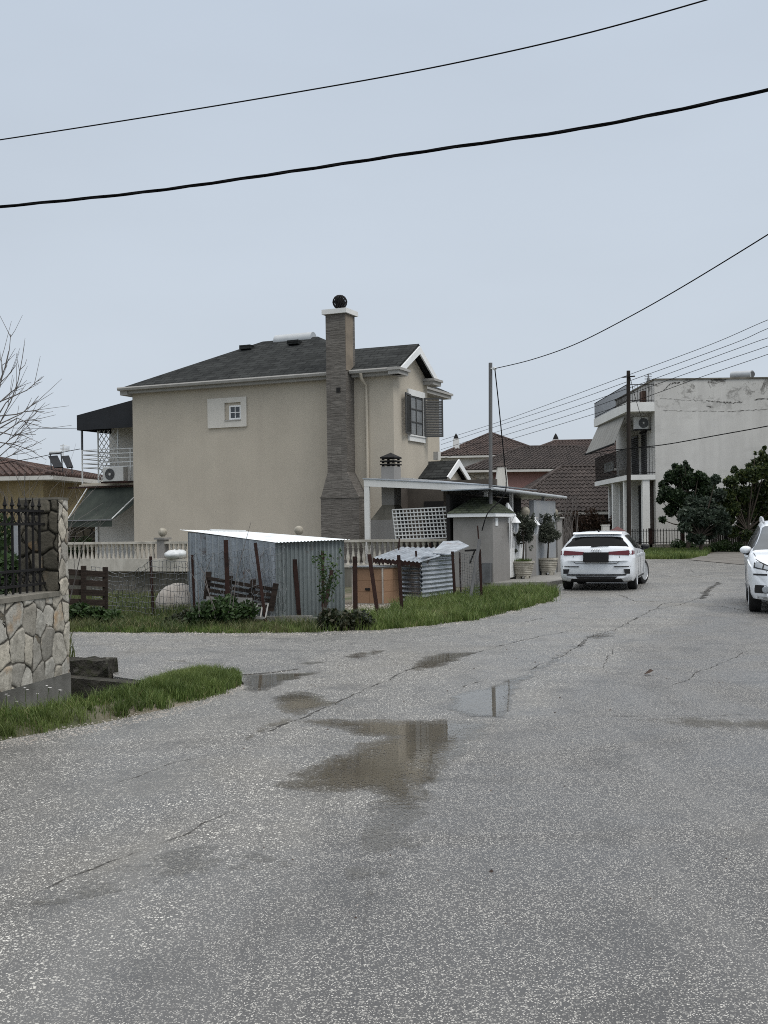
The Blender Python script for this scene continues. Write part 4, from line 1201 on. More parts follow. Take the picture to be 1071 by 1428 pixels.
# ground floor under the balcony
gx0 = h.px(134, 745, 1.5)[0]
mb = MB(); mb.fbox(h, LW+.003, gx0-.12, 1.5, 1.7, .2, sz-.08); lw = mb.build('side_room_wall', M['cream'], house)
mb = MB(); mb.fbox(h, gx0-.119, gx0, 1.44, 1.72, .2, sz-.08); mb.build('corner_post', M['white'], lw)
mb = MB(); mb.fbox(h, LW+.004, LW+.16, 1.48, 1.499, .3, 2.7); mb.build('door', M['darkvoid'], lw)

# AC on the balcony edge
def aircon(name, label, fr, a0, a1, b, z0, z1, dep=.3):
    t = thing('air_conditioner', label, 'air conditioner', fr.pt((a0+a1)/2, b-dep/2, z0))
    mb = MB(); mb.fbox(fr, a0, a1, b-dep, b, z0, z1); bd = mb.build('casing', M['acwhite'], t)
    mod = bd.modifiers.new('b','BEVEL'); mod.width = .015
    sgn = 1 if a1 > a0 else -1
    cen = a0 + (a1-a0)*.64; rad = (z1-z0)*.40
    mb = MB()
    for k in range(5): mb.lathe([(rad*(1-k*.2),0),(rad*(1-k*.2),.012),(rad*(1-k*.2)-.012,.012),(rad*(1-k*.2)-.012,0)], fr.pt(cen, b-dep-.004, (z0+z1)/2), 20, axis=-fr.n)
    mb.build('fan_grille', M['steelgrey'], t)
    mb = MB(); mb.lathe([(rad,0),(rad,.004)], fr.pt(cen, b-dep-.001, (z0+z1)/2), 20, axis=-fr.n); mb.lathe([(.05,0),(.05,.018)], fr.pt(cen, b-dep-.001, (z0+z1)/2), 10, mi=1, axis=-fr.n); mb.build('fan', [M['shutter'], M['acwhite']], t)
    return t
a0, z1 = h.px(176, 651, 1.0); a1, z0 = h.px(149, 672, 1.0)
aircon('ac', 'white air conditioner unit on the balcony edge over the green awning', h, a0-.05, a1, 1.05, z0, z1)
mb = MB(); mb.fbox(h, a0-.3, a1+.1, .78, 1.06, z0-.06, z0-.002); mb.build('bracket', M['rust'], house)
# solar tank on the roof ridge
c0_ = h.pt(6.0, 3.35, 8.33); c1_ = h.pt(4.50, 3.35, 8.33)
t = thing('water_tank', 'white solar water tank lying along the ridge of the beige house', 'water tank', h.pt(5.2,2.98,8.1))
mb = MB(); mb.tube([c0_, c1_], .26, 20); mb.build('tank', M['tank'], t, smooth=50)
mb = MB(); [mb.fbox(h, a-.03, a+.03, 2.7, 3.25, 8.0, 8.12) for a in (4.7, 5.8)]; mb.build('cradle', M['steelgrey'], t)

# ---------------------------------------------------------------- yard, retaining wall, balustrade
mb = MB(); q = [h.pt(-2.3,-3.75,.0), h.pt(12.6,-3.75,.0), h.pt(14,9,.0), h.pt(-2.6,6,.0)]
mb.prism([p+V((0,0,-.4)) for p in q], (0,0,.9)); mb.build('yard', M['slab'], kind='structure')
BB = -3.8
rl0 = h.px(560, 752, BB)[1]; rbase = h.px(450, 787, BB)[1]
aL = h.px(60, 762, BB)[0]; aR = h.px(634, 752, BB)[0]
mb = MB(); mb.fbox(h, aR, aL, BB-.12, BB+.12, -.9, rbase-.08)
mb.build('retaining_wall', M['retain'], label='stained concrete retaining wall under the balustrade', cat='wall')
bst = thing('balustrade', 'lichened white balustrade with ball topped piers along the house yard', 'balustrade', h.pt((aL+aR)/2, BB, rbase-.08))
mb = MB(); mb.fbox(h, aR, aL, BB-.15, BB+.15, rbase-.08, rbase); mb.build('plinth', M['balcream'], bst)
mb = MB(); mb.fbox(h, aR, aL, BB-.11, BB+.11, rl0-.07, rl0); mb.build('rail', M['balcream'], bst)
H_ = rl0-.07-rbase
prof = [(.055,0),(.055,.04),(.032,.07),(.028,.10),(.060,.26),(.054,.34),(.026,.62),(.024,.72),(.045,.76),(.030,.80),(.05,.88),(.055,.93),(.055,1)]
pm = MB(); pm.lathe([(r, z*H_) for r, z in prof], (0,0,0), 9)
bproto = pm.build('baluster', M['balcream'], bst, smooth=40, local=True)
posts = [h.px(227, 760, BB)[0], h.px(417, 752, BB)[0]]
first = True; n_b = int((aL-aR)/.165)
rootl = wloc(bst)
for i in range(n_b):
    a = aR + .08 + i*.165
    if any(abs(a-p) < .22 for p in posts): continue
    if first: o = bproto; first = False
    else: o = bproto.copy(); COL.objects.link(o); o.parent = bst
    o.location = h.pt(a, BB, rbase) - rootl
for p in posts:
    mb = MB(); mb.fbox(h, p-.13, p+.13, BB-.13, BB+.13, rbase, rl0+.06); mb.fbox(h, p-.19, p+.19, BB-.19, BB+.19, rl0+.06, rl0+.12)
    po = mb.build('pier', M['render_grey'], bst)
    mb = MB(); c = h.pt(p, BB, rl0+.12); mb.lathe([(.09,0),(.06,.03),(.05,.05)], c, 12); mb.ball(c+V((0,0,.16)), .135, 14); mb.build('ball', M['ballcement'], po, smooth=60)

# ---------------------------------------------------------------- patio roof, barbecue, trellis
pf = -3.35
x0, z0_ = h.px(508, 668, pf); x1, z1_ = h.px(681, 677, pf)
t = thing('patio_roof', 'white framed lean to patio roof on a square post beside the house', 'patio roof', h.pt((x0+x1)/2, -2, .5))
def sl(a, b0, b1, dz0, dz1):
    pass
mb = MB()
q = [h.pt(x0+.03,pf-.06,z0_+.02), h.pt(x1-.05,pf-.06,z1_+.02), h.pt(x1-.05,1.2,z1_-.0), h.pt(x0+.03,-.72,z0_+.14)]
mb.hexa([p+V((0,0,-.025)) for p in q][::-1], q[::-1]); mb.build('roof_sheet', M['zinc'], t)
mb = MB(); mb.hexa([h.pt(x0,pf-.04,z0_-.21), h.pt(x1,pf-.04,z1_-.17), h.pt(x1,pf+.04,z1_-.17), h.pt(x0,pf+.04,z0_-.21)], [h.pt(x0,pf-.04,z0_-.008), h.pt(x1,pf-.04,z1_-.008), h.pt(x1,pf+.04,z1_-.008), h.pt(x0,pf+.04,z0_-.008)]); mb.build('beam', M['white'], t)
mb = MB(); mb.hexa([h.pt(x0-.001,pf+.041,z0_-.19), h.pt(x0-.08,pf+.041,z0_-.19), h.pt(x0-.08,-.72,z0_-.08), h.pt(x0-.001,-.72,z0_-.08)], [h.pt(x0-.001,pf+.041,z0_-.012), h.pt(x0-.08,pf+.041,z0_-.012), h.pt(x0-.08,-.72,z0_+.1), h.pt(x0-.001,-.72,z0_+.1)]); mb.build('side_beam', M['white'], t)
mb = MB(); mb.fbox(h, x0-.16, x0-.005, pf-.035, pf+.035, .5, z0_-.212); mb.build('post', M['white'], t)
mb = MB(); mb.fbox(h, x1+.02, x1+.12, pf-.035, pf+.035, .5, z1_-.18); mb.build('post', M['white'], t)
# dark window and door on the wall under the patio roof
mb = MB(); b0, zz1 = h.pxe(572, 690, 0); b1, zz0 = h.pxe(596, 735, 0)
mb.fbox(h, -.025, -.003, .0, 2.9, .5, 2.86); mb.build('patio_shade_panel', simple('brown_shade_tone', (.085,.072,.06), .9, .3, 2), house); mb = MB()  # dark brown panel stands in for the shade under the patio roof
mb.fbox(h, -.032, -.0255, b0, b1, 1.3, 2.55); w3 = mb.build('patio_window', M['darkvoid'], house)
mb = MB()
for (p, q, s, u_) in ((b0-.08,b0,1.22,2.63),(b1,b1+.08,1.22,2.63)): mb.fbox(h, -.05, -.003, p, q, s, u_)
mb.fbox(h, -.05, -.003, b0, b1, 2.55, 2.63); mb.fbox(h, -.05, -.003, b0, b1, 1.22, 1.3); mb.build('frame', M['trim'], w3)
# back and side walls added to keep light out of the patio, shade-toned brown
mb = MB(); mb.fbox(h, -3.0, -.003, 1.0, 1.15, .5, 3.05); mb.fbox(h, -2.75, -2.62, -2.6, .999, .5, 2.62); mb.build('patio_shade_walls', simple('shade_brown_render', (.10,.085,.07), .9, .3, 2), house)
mb = MB(); mb.fbox(h, -1.7, -.6, .97, .998, .5, 2.4); mb.build('patio_door', M['darkvoid'], house)

bq = thing('barbecue', 'brick barbecue with tapered hood and vented chimney through the patio roof', 'barbecue', h.pt(h.px(533,740,-2.7)[0], -2.6, .5))
fb = -2.85
a0 = h.px(517, 745, fb)[0]; a1 = h.px(549, 745, fb)[0]; hz0 = h.px(533, 725, fb)[1]; hz1 = h.px(533, 704, fb)[1]
f0_ = h.px(531, 690, fb)[0]; f1_ = h.px(547, 690, fb)[0]
mb = MB(); mb.fbox(h, a1-.1, a0, fb, fb+.8, .5, hz0); mb.build('base', M['render_grey'], bq)
mb = MB(); lo = [h.pt(a1-.1,fb+.001,hz0+.001), h.pt(a0,fb+.001,hz0+.001), h.pt(a0,fb+.8,hz0+.001), h.pt(a1-.1,fb+.8,hz0+.001)]
hi = [h.pt(f1_,fb+.1,hz1), h.pt(f0_,fb+.1,hz1), h.pt(f0_,fb+.6,hz1), h.pt(f1_,fb+.6,hz1)]
mb.hexa(lo[::-1], hi[::-1]); mb.build('hood', M['retain'], bq)
mb = MB(); ft = h.px(541, 650, fb)[1]; mb.fbox(h, f1_-.02, f0_+.02, fb+.1, fb+.6, hz1, ft); fl_ = mb.build('flue', M['render_grey'], bq)
zt = h.px(541, 636, fb)[1]; n_ = 3; dz = (zt-ft)/n_
for k in range(n_):
    mb = MB(); z = ft+k*dz
    mb.fbox(h, f1_-.045, f0_+.045, fb+.075, fb+.625, z+dz*.42, z+dz*.8)
    for (aa, bb) in ((f1_+.02,fb+.16),(f0_-.02,fb+.16),(f1_+.02,fb+.54),(f0_-.02,fb+.54)): mb.fbox(h, aa-.03, aa+.03, bb-.03, bb+.03, z, z+dz*.42)
    mb.build('vent_ring', M['irondark'], fl_)
mb = MB(); z = zt-dz*.2; q = [h.pt(f1_-.05,fb+.07,z), h.pt(f0_+.05,fb+.07,z), h.pt(f0_+.05,fb+.63,z), h.pt(f1_-.05,fb+.63,z)]; ap = h.pt((f1_+f0_)/2, fb+.35, z+.14)
mb.add(q+[ap], [(1,0,4),(2,1,4),(3,2,4),(0,3,4),(0,1,2,3)]); mb.build('cap', M['irondark'], fl_)
# white square trellis panel behind the balustrade
tr = thing('trellis_panel', 'white square mesh trellis panel leaning over the balustrade', 'trellis', h.pt(h.px(590,750,BB+.2)[0], BB+.2, rl0))
def tp(px, py): a, z = h.px(px, py, BB+.18); return h.pt(a, BB+.18, z)
tl, tr_, bl_, br_ = tp(547,711), tp(627,707), tp(552,752), tp(633,749)
mb = MB()
for i in range(17): mb.bar(tl.lerp(tr_, i/16), bl_.lerp(br_, i/16), .030, .014, up=h.n)
mb.build('upright_slats', M['steelwhite'], tr)
mb = MB()
for j in range(9):
    p, q = tl.lerp(bl_, j/8)-h.n*.015, tr_.lerp(br_, j/8)-h.n*.015
    mb.bar(p, q, .030, .014, up=h.n)
mb.build('cross_slats', M['steelwhite'], tr)
# dark rubble wall and a shrub seen under the green awning
mb = MB(); q0, q1 = P(40, 757, 46), P(150, 757, 46); mb.box(q0.x, q1.x, 46, 46.3, 0, P(100,731,46).z); mb.build('garden_wall', M['crazydark'], label='dark stone garden wall seen below the green awning', cat='wall')
c = P(104, 757, 44); t = thing('garden_shrub', 'yellow green shrub below the green awning beyond the balustrade', 'shrub', (c.x, 44, 0))
mb = MB(); [mb.tube([(c.x,44,0), c+V((R.uniform(-.4,.4),R.uniform(-.3,.3),R.uniform(-.2,.3)))], .015, 5) for _ in range(6)]; mb.build('stem', M['bark'], t)
leaves('foliage', [(c+V((R.uniform(-.5,.5), R.uniform(-.3,.3), R.uniform(-.5,.25))), (.3,.3,.25), 1) for _ in range(8)], 1200, .07, M['leaf_bush'], t, 71)
# ---------------------------------------------------------------- plot: sheds, stakes, net, junk
def corr(mb, p0, p1, zb, zt0, zt1, pitch=.09, amp=.016, mi=0):
    """upright corrugated sheet along p0->p1, flutes vertical"""
    p0, p1 = V((p0[0],p0[1],0)), V((p1[0],p1[1],0)); L = (p1-p0).length; d = (p1-p0)/L; n = V((-d.y,d.x,0))
    k = max(4, int(L/pitch*10)); vs = []
    for i in range(k+1):
        s = L*i/k; o = amp*math.tanh(2.2*math.sin(2*math.pi*s/pitch))
        q = p0+d*s+n*o; zt = zt0+(zt1-zt0)*i/k
        vs += [(q.x,q.y,zb),(q.x,q.y,zt)]
    mb.add(vs, [(2*i,2*i+2,2*i+3,2*i+1) for i in range(k)], mi)

C_ = gp(385, 868); Zc = C_.y
A2 = P(262, 742, Zc+2.7); B2 = P(384, 757, Zc); D2 = P(479, 753, Zc+.85)
shed = thing('tin_shed', 'low corrugated tin shed with white sheet roof beside the road', 'shed', (C_.x-.6, Zc+1.4, -.05))
mb = MB(); corr(mb, (A2.x, A2.y), (B2.x, B2.y), -.1, A2.z, B2.z, .235, .048); o = mb.build('side_wall', M['zinc'], shed, smooth=80)
mb = MB(); corr(mb, (B2.x, B2.y), (D2.x, D2.y), -.1, B2.z-.0, D2.z-.0, .085, .017); o = mb.build('front_wall', M['zincgreen'], shed, smooth=80)
E2 = A2 + (D2-B2); E2.z = A2.z-.06
mb = MB(); corr(mb, (D2.x, D2.y), (E2.x, E2.y), -.1, D2.z, E2.z, .19, .02); corr(mb, (E2.x, E2.y), (A2.x, A2.y), -.1, E2.z, A2.z, .19, .02); mb.build('back_walls', M['zinc'], shed, smooth=80)
# roof sheet, fluted
mb = MB(); N = 180; vs = []
ux = (D2-B2); uy = (A2-B2)
P0, P1, P2, P3 = B2-uy*.03-ux*.03, D2+ux*.05-uy*.03, E2+ux*.05+uy*.08, A2+uy*.08-ux*.03
for i in range(N+1):
    t_ = i/N; o = .006*math.sin(2*math.pi*t_*22)
    a = P0.lerp(P1, t_); b = P3.lerp(P2, t_)
    vs += [a+V((0,0,.012+o)), b+V((0,0,.03+o))]
mb.add(vs, [(2*i,2*i+2,2*i+3,2*i+1) for i in range(N)])
o = mb.build('roof_sheet', M['zincroof'], shed, smooth=80)
mb = MB(); q0 = A2.lerp(E2,.35)+V((0,0,.045)); q1 = A2.lerp(E2,.9)+V((0,0,.05)); mb.bar(q0, q1, .07, .05); mb.build('batten', M['steelwhite'], shed)
mb = MB(); a, b = gp(316,868), gp(435,868); mb.bar(a+V((0,.0,.02)), b+V((0,.05,.03)), .14, .16); b2_ = gp(455,868); mb.bar(b+V((0,.07,.01)), b2_+V((.1,.5,.02)), .10, .12)
mb.build('kerb_blocks', M['slab'], label='mossy concrete kerb in front of the tin shed', cat='kerb')

# rusty stakes
ST = [((210,776),(214,862),.05,'lone rusty stake holding the wire net before the retaining wall'),((268,774),(272,866),.04,'thin rusty stake at the net corner of the tin shed beside the cement dome'),
 ((315,753),(319,872),.07,'thick rusty stake behind the dark pallet boards'),((356,757),(372,873),.05,'leaning rusty stake crossing the tilted pallet'),
 ((411,780),(418,866),.075,'stout rusty post against the grey green shed front'),((450,768),(451,868),.05,'rusty upright stake tangled in the climbing plant'),
 ((463,795),(448,868),.06,'rusty stake leaning across the foot of the climbing plant post'),((495,776),(496,866),.075,'stout red brown post between the tin shed and the tan crate'),
 ((515,773),(529,866),.065,'red brown post slanting across the tan crate'),((557,750),(555,790),.03,'thin stake tip poking above the rusty roof edge'),
 ((556,774),(561,856),.06,'red brown post between the tan crate and the corrugated sheets'),((580,768),(586,838),.04,'thin rusty stake before the dented corrugated corner'),
 ((600,757),(600,830),.045,'dark upright stake in the middle of the corrugated sheets'),((603,775),(599,832),.05,'short dark stake leaning beside the middle upright'),
 ((631,769),(635,838),.055,'rusty post where the corrugated sheets meet the wire mesh'),((641,770),(643,836),.035,'thin stake holding the fine mesh by the grey kiosk'),
 ((666,733),(669,770),.03,'thin bare rod rising before the grey kiosk'),((669,766),(672,838),.05,'brown post in front of the meter box')]
for (tx, ty), (bx, by), w, l in ST:
    b = gp(bx, by); b.z = plotz(b.x, b.y)-.05
    if by < 800: b = P(bx, by, 26.0)
    Z = b.y; tp_ = P(tx, ty, Z+(.12 if abs(tx-bx) > 8 else 0))
    mb = MB(); d = tp_-b
    mb.bar(b, tp_, w, w*.35); x = V((1,0,0))
    mb.bar(b+V((-w*.4,w*.35,0)), tp_+V((-w*.4,w*.35,0)), w*.3, w*.8)
    mb.build('stake', M['rust'], label=l, cat='stake', group='rusty stakes of the plot fence')
b = gp(655,840); mb = MB(); mb.tube([b, P(669,752,b.y+.3)], .035, 8); mb.build('stake', M['steelpole'], label='grey tube leaning against the kiosk corner', cat='stake')

# sagging wire net
def net(name, pts_top, pts_bot, nx, ny, mat, label, r=.004, wob=.05, seed=3):
    rr = random.Random(seed); mb = MB()
    grid = []
    m = len(pts_top)-1
    for i in range(nx+1):
        t_ = i/nx*m; k = min(m-1, int(t_)); f = t_-k
        a = pts_top[k].lerp(pts_top[k+1], f); b = pts_bot[k].lerp(pts_bot[k+1], f)
        grid.append([b.lerp(a, j/ny)+V((rr.gauss(0,wob*.3), rr.gauss(0,wob), rr.gauss(0,wob*.4))) for j in range(ny+1)])
    for c in grid: mb.tube(c, r, 3, cap=False)
    for j in range(ny+1): mb.tube([c[j] for c in grid], r, 3, cap=False)
    return mb.build(name, mat, label=label, cat='wire net')
def gz(px, py, Z): return P(px, py, Z)
net('wire_net', [gz(128,788,21.5), gz(160,800,21.3), gz(185,798,21), gz(210,782,20.6), gz(240,783,20.8), gz(262,783,21)], [gz(128,845,21.5), gz(160,850,21.3), gz(185,852,21), gz(212,856,20.6), gz(240,858,20.8), gz(262,858,21)], 28, 9, M['steelgrey'], 'sagging grey wire net between the pallet and the tin shed', .005, .03)
net('wire_net', [gz(264,776,20.3), gz(316,770,19.4), gz(352,765,19.2), gz(398,762,19.5)], [gz(268,850,20.3), gz(318,856,19.4), gz(366,860,19.2), gz(400,850,19.5)], 26, 9, M['steelgrey'], 'loose torn wire net hanging in front of the tin shed', .0035, .05, 5)
net('wire_net', [gz(641,771,24.2), gz(664,776,24.5), gz(672,768,24.8)], [gz(643,834,24.2), gz(665,838,24.5), gz(672,836,24.8)], 14, 16, M['steelgrey'], 'fine wire mesh panel by the grey kiosk wall', .004, .01, 6)

# dark pallet gate behind the stone pillar and tilted pallet by the shed
def pallet(label, corners, Z0, Z1, nb, nu, name='pallet'):
    (tl, tr_, br_, bl_) = [P(*c, z) for c, z in zip(corners, (Z0, Z1, Z1, Z0))]
    cen = (tl+tr_+br_+bl_)/4
    t = thing(name, label, 'pallet', (cen.x, cen.y, min(bl_.z, br_.z)))
    for j in range(nb):
        f0, f1 = j/nb, (j+.62)/nb
        a, b, c, d = tl.lerp(bl_, f0), tr_.lerp(br_, f0), tr_.lerp(br_, f1), tl.lerp(bl_, f1)
        mb = MB(); mb.hexa([d, c, c+V((0,.03,0)), d+V((0,.03,0))], [a, b, b+V((0,.03,0)), a+V((0,.03,0))]); mb.build('board', M['woodold'], t)
    for i in range(nu):
        f = i/(nu-1); a, b = tl.lerp(tr_, f), bl_.lerp(br_, f)
        mb = MB(); mb.bar(a+(a-b).normalized()*.08+V((0,-.035 if i % 2 else .05,0)), b+V((0,-.035 if i % 2 else .05,0)), .09, .06, up=(0,1,0)); mb.build('upright', M['woodold'], t)
    return t
pallet('dark rotten pallet gate standing behind the stone pillar', [(88,793),(146,797),(146,850),(88,848)], 20.6, 20.9, 4, 3, 'pallet_gate')
pallet('tilted dark pallet propped against the side of the tin shed', [(290,804),(384,820),(378,852),(287,836)], 19.7, 19.2, 4, 4)
t = thing('window_frame', 'small pale ladder like frame leaning below the tilted pallet', 'frame', gp(362,866))
p0, p1, p2, p3 = P(351,843,18.95), P(374,842,18.95), P(370,862,18.75), P(350,862,18.75)
mb = MB()
for f in (0,.33,.66,1): mb.bar(p0.lerp(p1,f), p3.lerp(p2,f), .022, .02, up=(0,1,0))
mb.bar(p0, p1, .03, .022, up=(0,1,0)); mb.bar(p3, p2, .03, .022, up=(0,1,0)); mb.build('frame', M['greywood'], t)
mb = MB(); mb.bar(P(288,836,19.25), P(352,838,19.2), .10, .02, up=(0,1,0)); mb.build('plank', M['greywood'], label='pale grey plank lying under the tilted pallet', cat='plank')
# round cement tank behind the net, white sack on the wall ledge
c = P(249, 845, 22.5); zb_ = plotz(c.x, c.y)
mb = MB(); mb.lathe([(.42,0),(.46,.15),(.45,.3),(.38,.46),(.25,.58),(.1,.64),(.01,.65)], (c.x, c.y, zb_), 22); mb.build('cement_dome', M['stonepale'], smooth=60, label='round pale cement dome behind the wire net', cat='dome')
a_, z_ = h.px(243, 772, BB-.3); c = h.pt(a_, BB-.3, P(150,779.5,35.3).z-.02)
mb = MB(); rr = random.Random(8)
mb.ball(c+V((0,0,.14)), .30, 18, sz=.5); mb.ball(c+V((.2,-.05,.16)), .18, 12, sz=.7)
o = mb.build('plastic_sack', M['plastic'], smooth=80, label='crumpled white plastic sack on the balustrade ledge', cat='sack')
for v in o.data.vertices: v.co += V((rr.gauss(0,.012), rr.gauss(0,.012), rr.gauss(0,.012)))
mb = MB(); mb.fbox(h, h.px(262,775,BB-.3)[0], h.px(20,782,BB-.3)[0], BB-.42, BB-.151, rbase-.2, P(150,779.5,35.3).z); None;mb.build('wall_ledge', M['balcream'], label='crumbling pale ledge along the top of the retaining wall', cat='ledge')

# tan crate
fz = 24.0
cb = P(544, 843, fz); cl_ = P(492, 844, fz+.35); cr_ = P(560, 838, fz+.55)
zl = plotz(cb.x, cb.y); tz = P(544, 792, fz).z
lf = V((cl_.x, cl_.y, zl)); co_ = V((cb.x-.18, cb.y, zl)); rt_ = V((cr_.x, cr_.y, zl)); bk = lf+(rt_-co_)
co_ = V((P(534,843,fz).x, fz, zl))
cr = thing('crate', 'tan board crate with pale taped edges standing on the gravel', 'crate', (cb.x, fz+.4, zl))
mb = MB(); q = [lf, co_, rt_, bk]; mb.hexa(q, [p+V((0,0,tz-zl)) for p in q]); mb.build('body', M['carton'], cr)
mb = MB()
up = V((0,0,tz-zl+.01))
for p in (lf, co_, rt_): mb.bar(p+V((0,-.008,0)), p+up+V((0,-.008,0)), .035, .02)
for a, b in ((lf,co_),(co_,rt_)): mb.bar(a+up+V((0,-.005,0)), b+up+V((0,-.005,0)), .02, .035); mb.bar(a+V((0,-.005,.01)), b+V((0,-.005,.01)), .02, .035)
mb.build('edge_tape', M['stonepale'], cr)
m0 = lf.lerp(co_, .42)+V((0,-.012,.42*(tz-zl))); mb = MB(); mb.bar(m0, m0+(co_-lf)*.16, .012, .05); mb.build('hand_hole', M['darkvoid'], cr)
mb = MB(); q2 = [p+V((0,0,tz-zl+.02)) for p in q]; q2[0] += V((-.06,-.05,0)); q2[1] += V((0,-.06,0)); q2[2] += V((.06,0,0)); mb.hexa(q2, [p+V((0,0,.015)) for p in q2]); mb.build('lid', M['zinc'], cr)

# pen of horizontal corrugated sheets
pen = thing('tin_pen', 'dented pen of horizontal corrugated tin sheets beside the tan crate', 'pen', (gp(600,838).x, 25, 0))
def hcorr(mb, p0, p1, z0, z1, pitch, amp, dent=None):
    p0, p1 = V(p0), V(p1); d = (p1-p0); d.z = 0; L = d.length; d /= L; n = V((d.y,-d.x,0)); nz = int((z1-z0)/pitch*6); nx = 14; vs = []
    for i in range(nx+1):
        for j in range(nz+1):
            z = z0+(z1-z0)*j/nz; s = i/nx
            o = amp*math.sin(2*math.pi*(z-z0)/pitch)
            if dent: o += dent(s, j/nz)
            q = p0+d*(s*L)+n*o; vs.append((q.x,q.y,z))
    mb.add(vs, [(i*(nz+1)+j,(i+1)*(nz+1)+j,(i+1)*(nz+1)+j+1,i*(nz+1)+j+1) for i in range(nx) for j in range(nz)])
s0_ = P(560, 838, 24.7); s1_ = P(588, 838, 24.2); s2_ = P(634, 830, 25.6)
zb0 = plotz(s1_.x, s1_.y)+.02; zt0_ = P(588, 779, 24.2).z
dent = lambda s, t_: -.07*math.exp(-((s-.8)/.2)**2-((t_-.55)/.3)**2)
mb = MB(); hcorr(mb, s0_, s1_, zb0, zt0_, .095, .02, dent); mb.build('left_sheet', M['zinc'], pen, smooth=80)
mb = MB(); hcorr(mb, s1_+V((.02,-.02,0)), s2_, zb0, zt0_+.06, .095, .02, lambda s, t_: -.06*math.exp(-((s-.05)/.15)**2-((t_-.5)/.3)**2)); mb.build('right_sheet', M['zincbright'], pen, smooth=80)
# its roof: a warped sheet with a rusty ragged front edge
r_ = [P(520,778,24.6), P(586,784,23.9), P(648,768,25.9), P(560,766,26.6)]
mb = MB(); N = 40; vs = []
for i in range(N+1):
    t_ = i/N; o = .018*math.sin(2*math.pi*t_*12)
    vs += [r_[0].lerp(r_[1], t_)+V((0,0,o)), r_[3].lerp(r_[2], t_)+V((0,0,o+.05))]
mb.add(vs, [(2*i,2*i+2,2*i+3,2*i+1) for i in range(N)]); mb.build('roof_sheet', M['zinc'], pen, smooth=80)
mb = MB(); rr = random.Random(3); vs = []
for i in range(N+1):
    t_ = i/N; o = .018*math.sin(2*math.pi*t_*12); p = r_[0].lerp(r_[1], t_)+V((0,-.02,o-.005))
    vs += [p, p+V((0,.01,-.10+rr.uniform(-.03,.03)))]
mb.add(vs, [(2*i,2*i+2,2*i+3,2*i+1) for i in range(N)]); mb.build('rusty_edge', M['rust'], pen)
q = [P(602,772,25.2), P(626,774,24.6), P(654,762,25.6), P(640,755,26.6), P(618,756,26.6)]
mb = MB(); mb.prism(q[::-1], (0,0,.02)); mb.build('tin_sheet', M['zincbright'], label='flat tilted tin sheet lying on top of the pen by the kiosk', cat='tin sheet')
mb = MB(); mb.bar(P(648,768,24.6), P(664,767,24.6), .04, .04); mb.bar(P(655,786,24.6), P(662,768,24.6), .05, .03); mb.build('bracket', M['irondark'], label='black angled bracket with a white tip by the mesh panel', cat='bracket')

# plants of the plot
def bush(name, label, cat, specs, n, size, mat, seed, stems=5, twig=None, grp=None):
    cs = [(P(x, y, Z), (r, r*1.0, r*.8), r*r) for x, y, Z, r in specs]
    c = cs[0][0]; t = thing(name, label, cat, (c.x, c.y, plotz(c.x, c.y)), 0, grp)
    mb = MB(); rr = random.Random(seed)
    for (p, r, w) in cs:
        for _ in range(stems): mb.tube([(p.x+rr.uniform(-.1,.1), p.y+rr.uniform(-.1,.1), plotz(p.x, p.y)-.05), p+V((rr.uniform(-1,1)*r[0]*.5, rr.uniform(-1,1)*r[0]*.5, rr.uniform(0,r[2])))], .008, 4)
    mb.build('stems', M['bark'], t)
    leaves('foliage', cs, n, size, mat, t, seed)
    return t
bush('leafy_weed', 'dense dark green nettle clump below the tilted pallet', 'weed', [(285,853,18.6,.22),(305,850,18.6,.25),(325,854,18.5,.22),(345,851,18.6,.2),(270,862,18.5,.15),(318,840,18.8,.16)], 2600, .045, M['leaf_bush'], 21)
bush('bramble', 'dark bramble heap at the foot of the shed front', 'bramble', [(478,868,17.9,.22),(500,866,18,.22),(460,862,18,.2),(515,872,18,.14),(450,873,17.9,.12)], 2200, .042, M['leaf_bramble'], 22)
bush('leafy_weed', 'ragged brownish weeds at the shed corner by the cement dome', 'weed', [(250,866,19,.18),(262,860,19,.16),(238,868,19,.13)], 900, .04, M['leaf_bramble'], 23)
bush('leafy_weed', 'broad leaved weed clump behind the pillar beneath the pallet gate', 'weed', [(112,855,19.8,.22),(135,858,19.8,.18),(158,862,19.6,.17)], 1100, .06, M['leaf_bush'], 24)
# climbing plant
t = thing('climbing_plant', 'thin climbing plant on the rusty post at the shed corner', 'climber', gp(451,868)); rr = random.Random(12)
mb = MB(); cl = []
for k in range(7):
    x, y = 451+rr.uniform(-4,6), 860; pts = [P(x, y, 18.1)]
    tx = 452+rr.uniform(-14,24); 
    for j in range(1,7):
        f = j/6; pts.append(P(x+(tx-x)*f+rr.uniform(-4,4), y-90*f*rr.uniform(.8,1.0), 18.1+rr.uniform(-.05,.15)))
    mb.tube(pts, .005, 4, r1=.002)
    cl += [(p, (.09,.09,.09), 1) for p in pts[2:]]
mb.build('stems', M['bark'], t); leaves('foliage', cl, 380, .032, M['leaf_bush'], t, 31, shell=.4)
# dry canes
t = thing('dry_canes', 'bare thin canes rising in front of the tin shed side', 'canes', gp(300,866)); mb = MB()
for pts in ([(322,866),(330,800),(350,728)],[(300,862),(285,800),(262,770)],[(318,860),(324,820),(345,800)],[(278,860),(276,815),(258,784)],[(300,850),(283,806),(298,772)]):
    mb.tube([P(x, y, 18.4) for x, y in pts], .008, 4, r1=.003)
mb.build('stems', M['barkpale'], t)

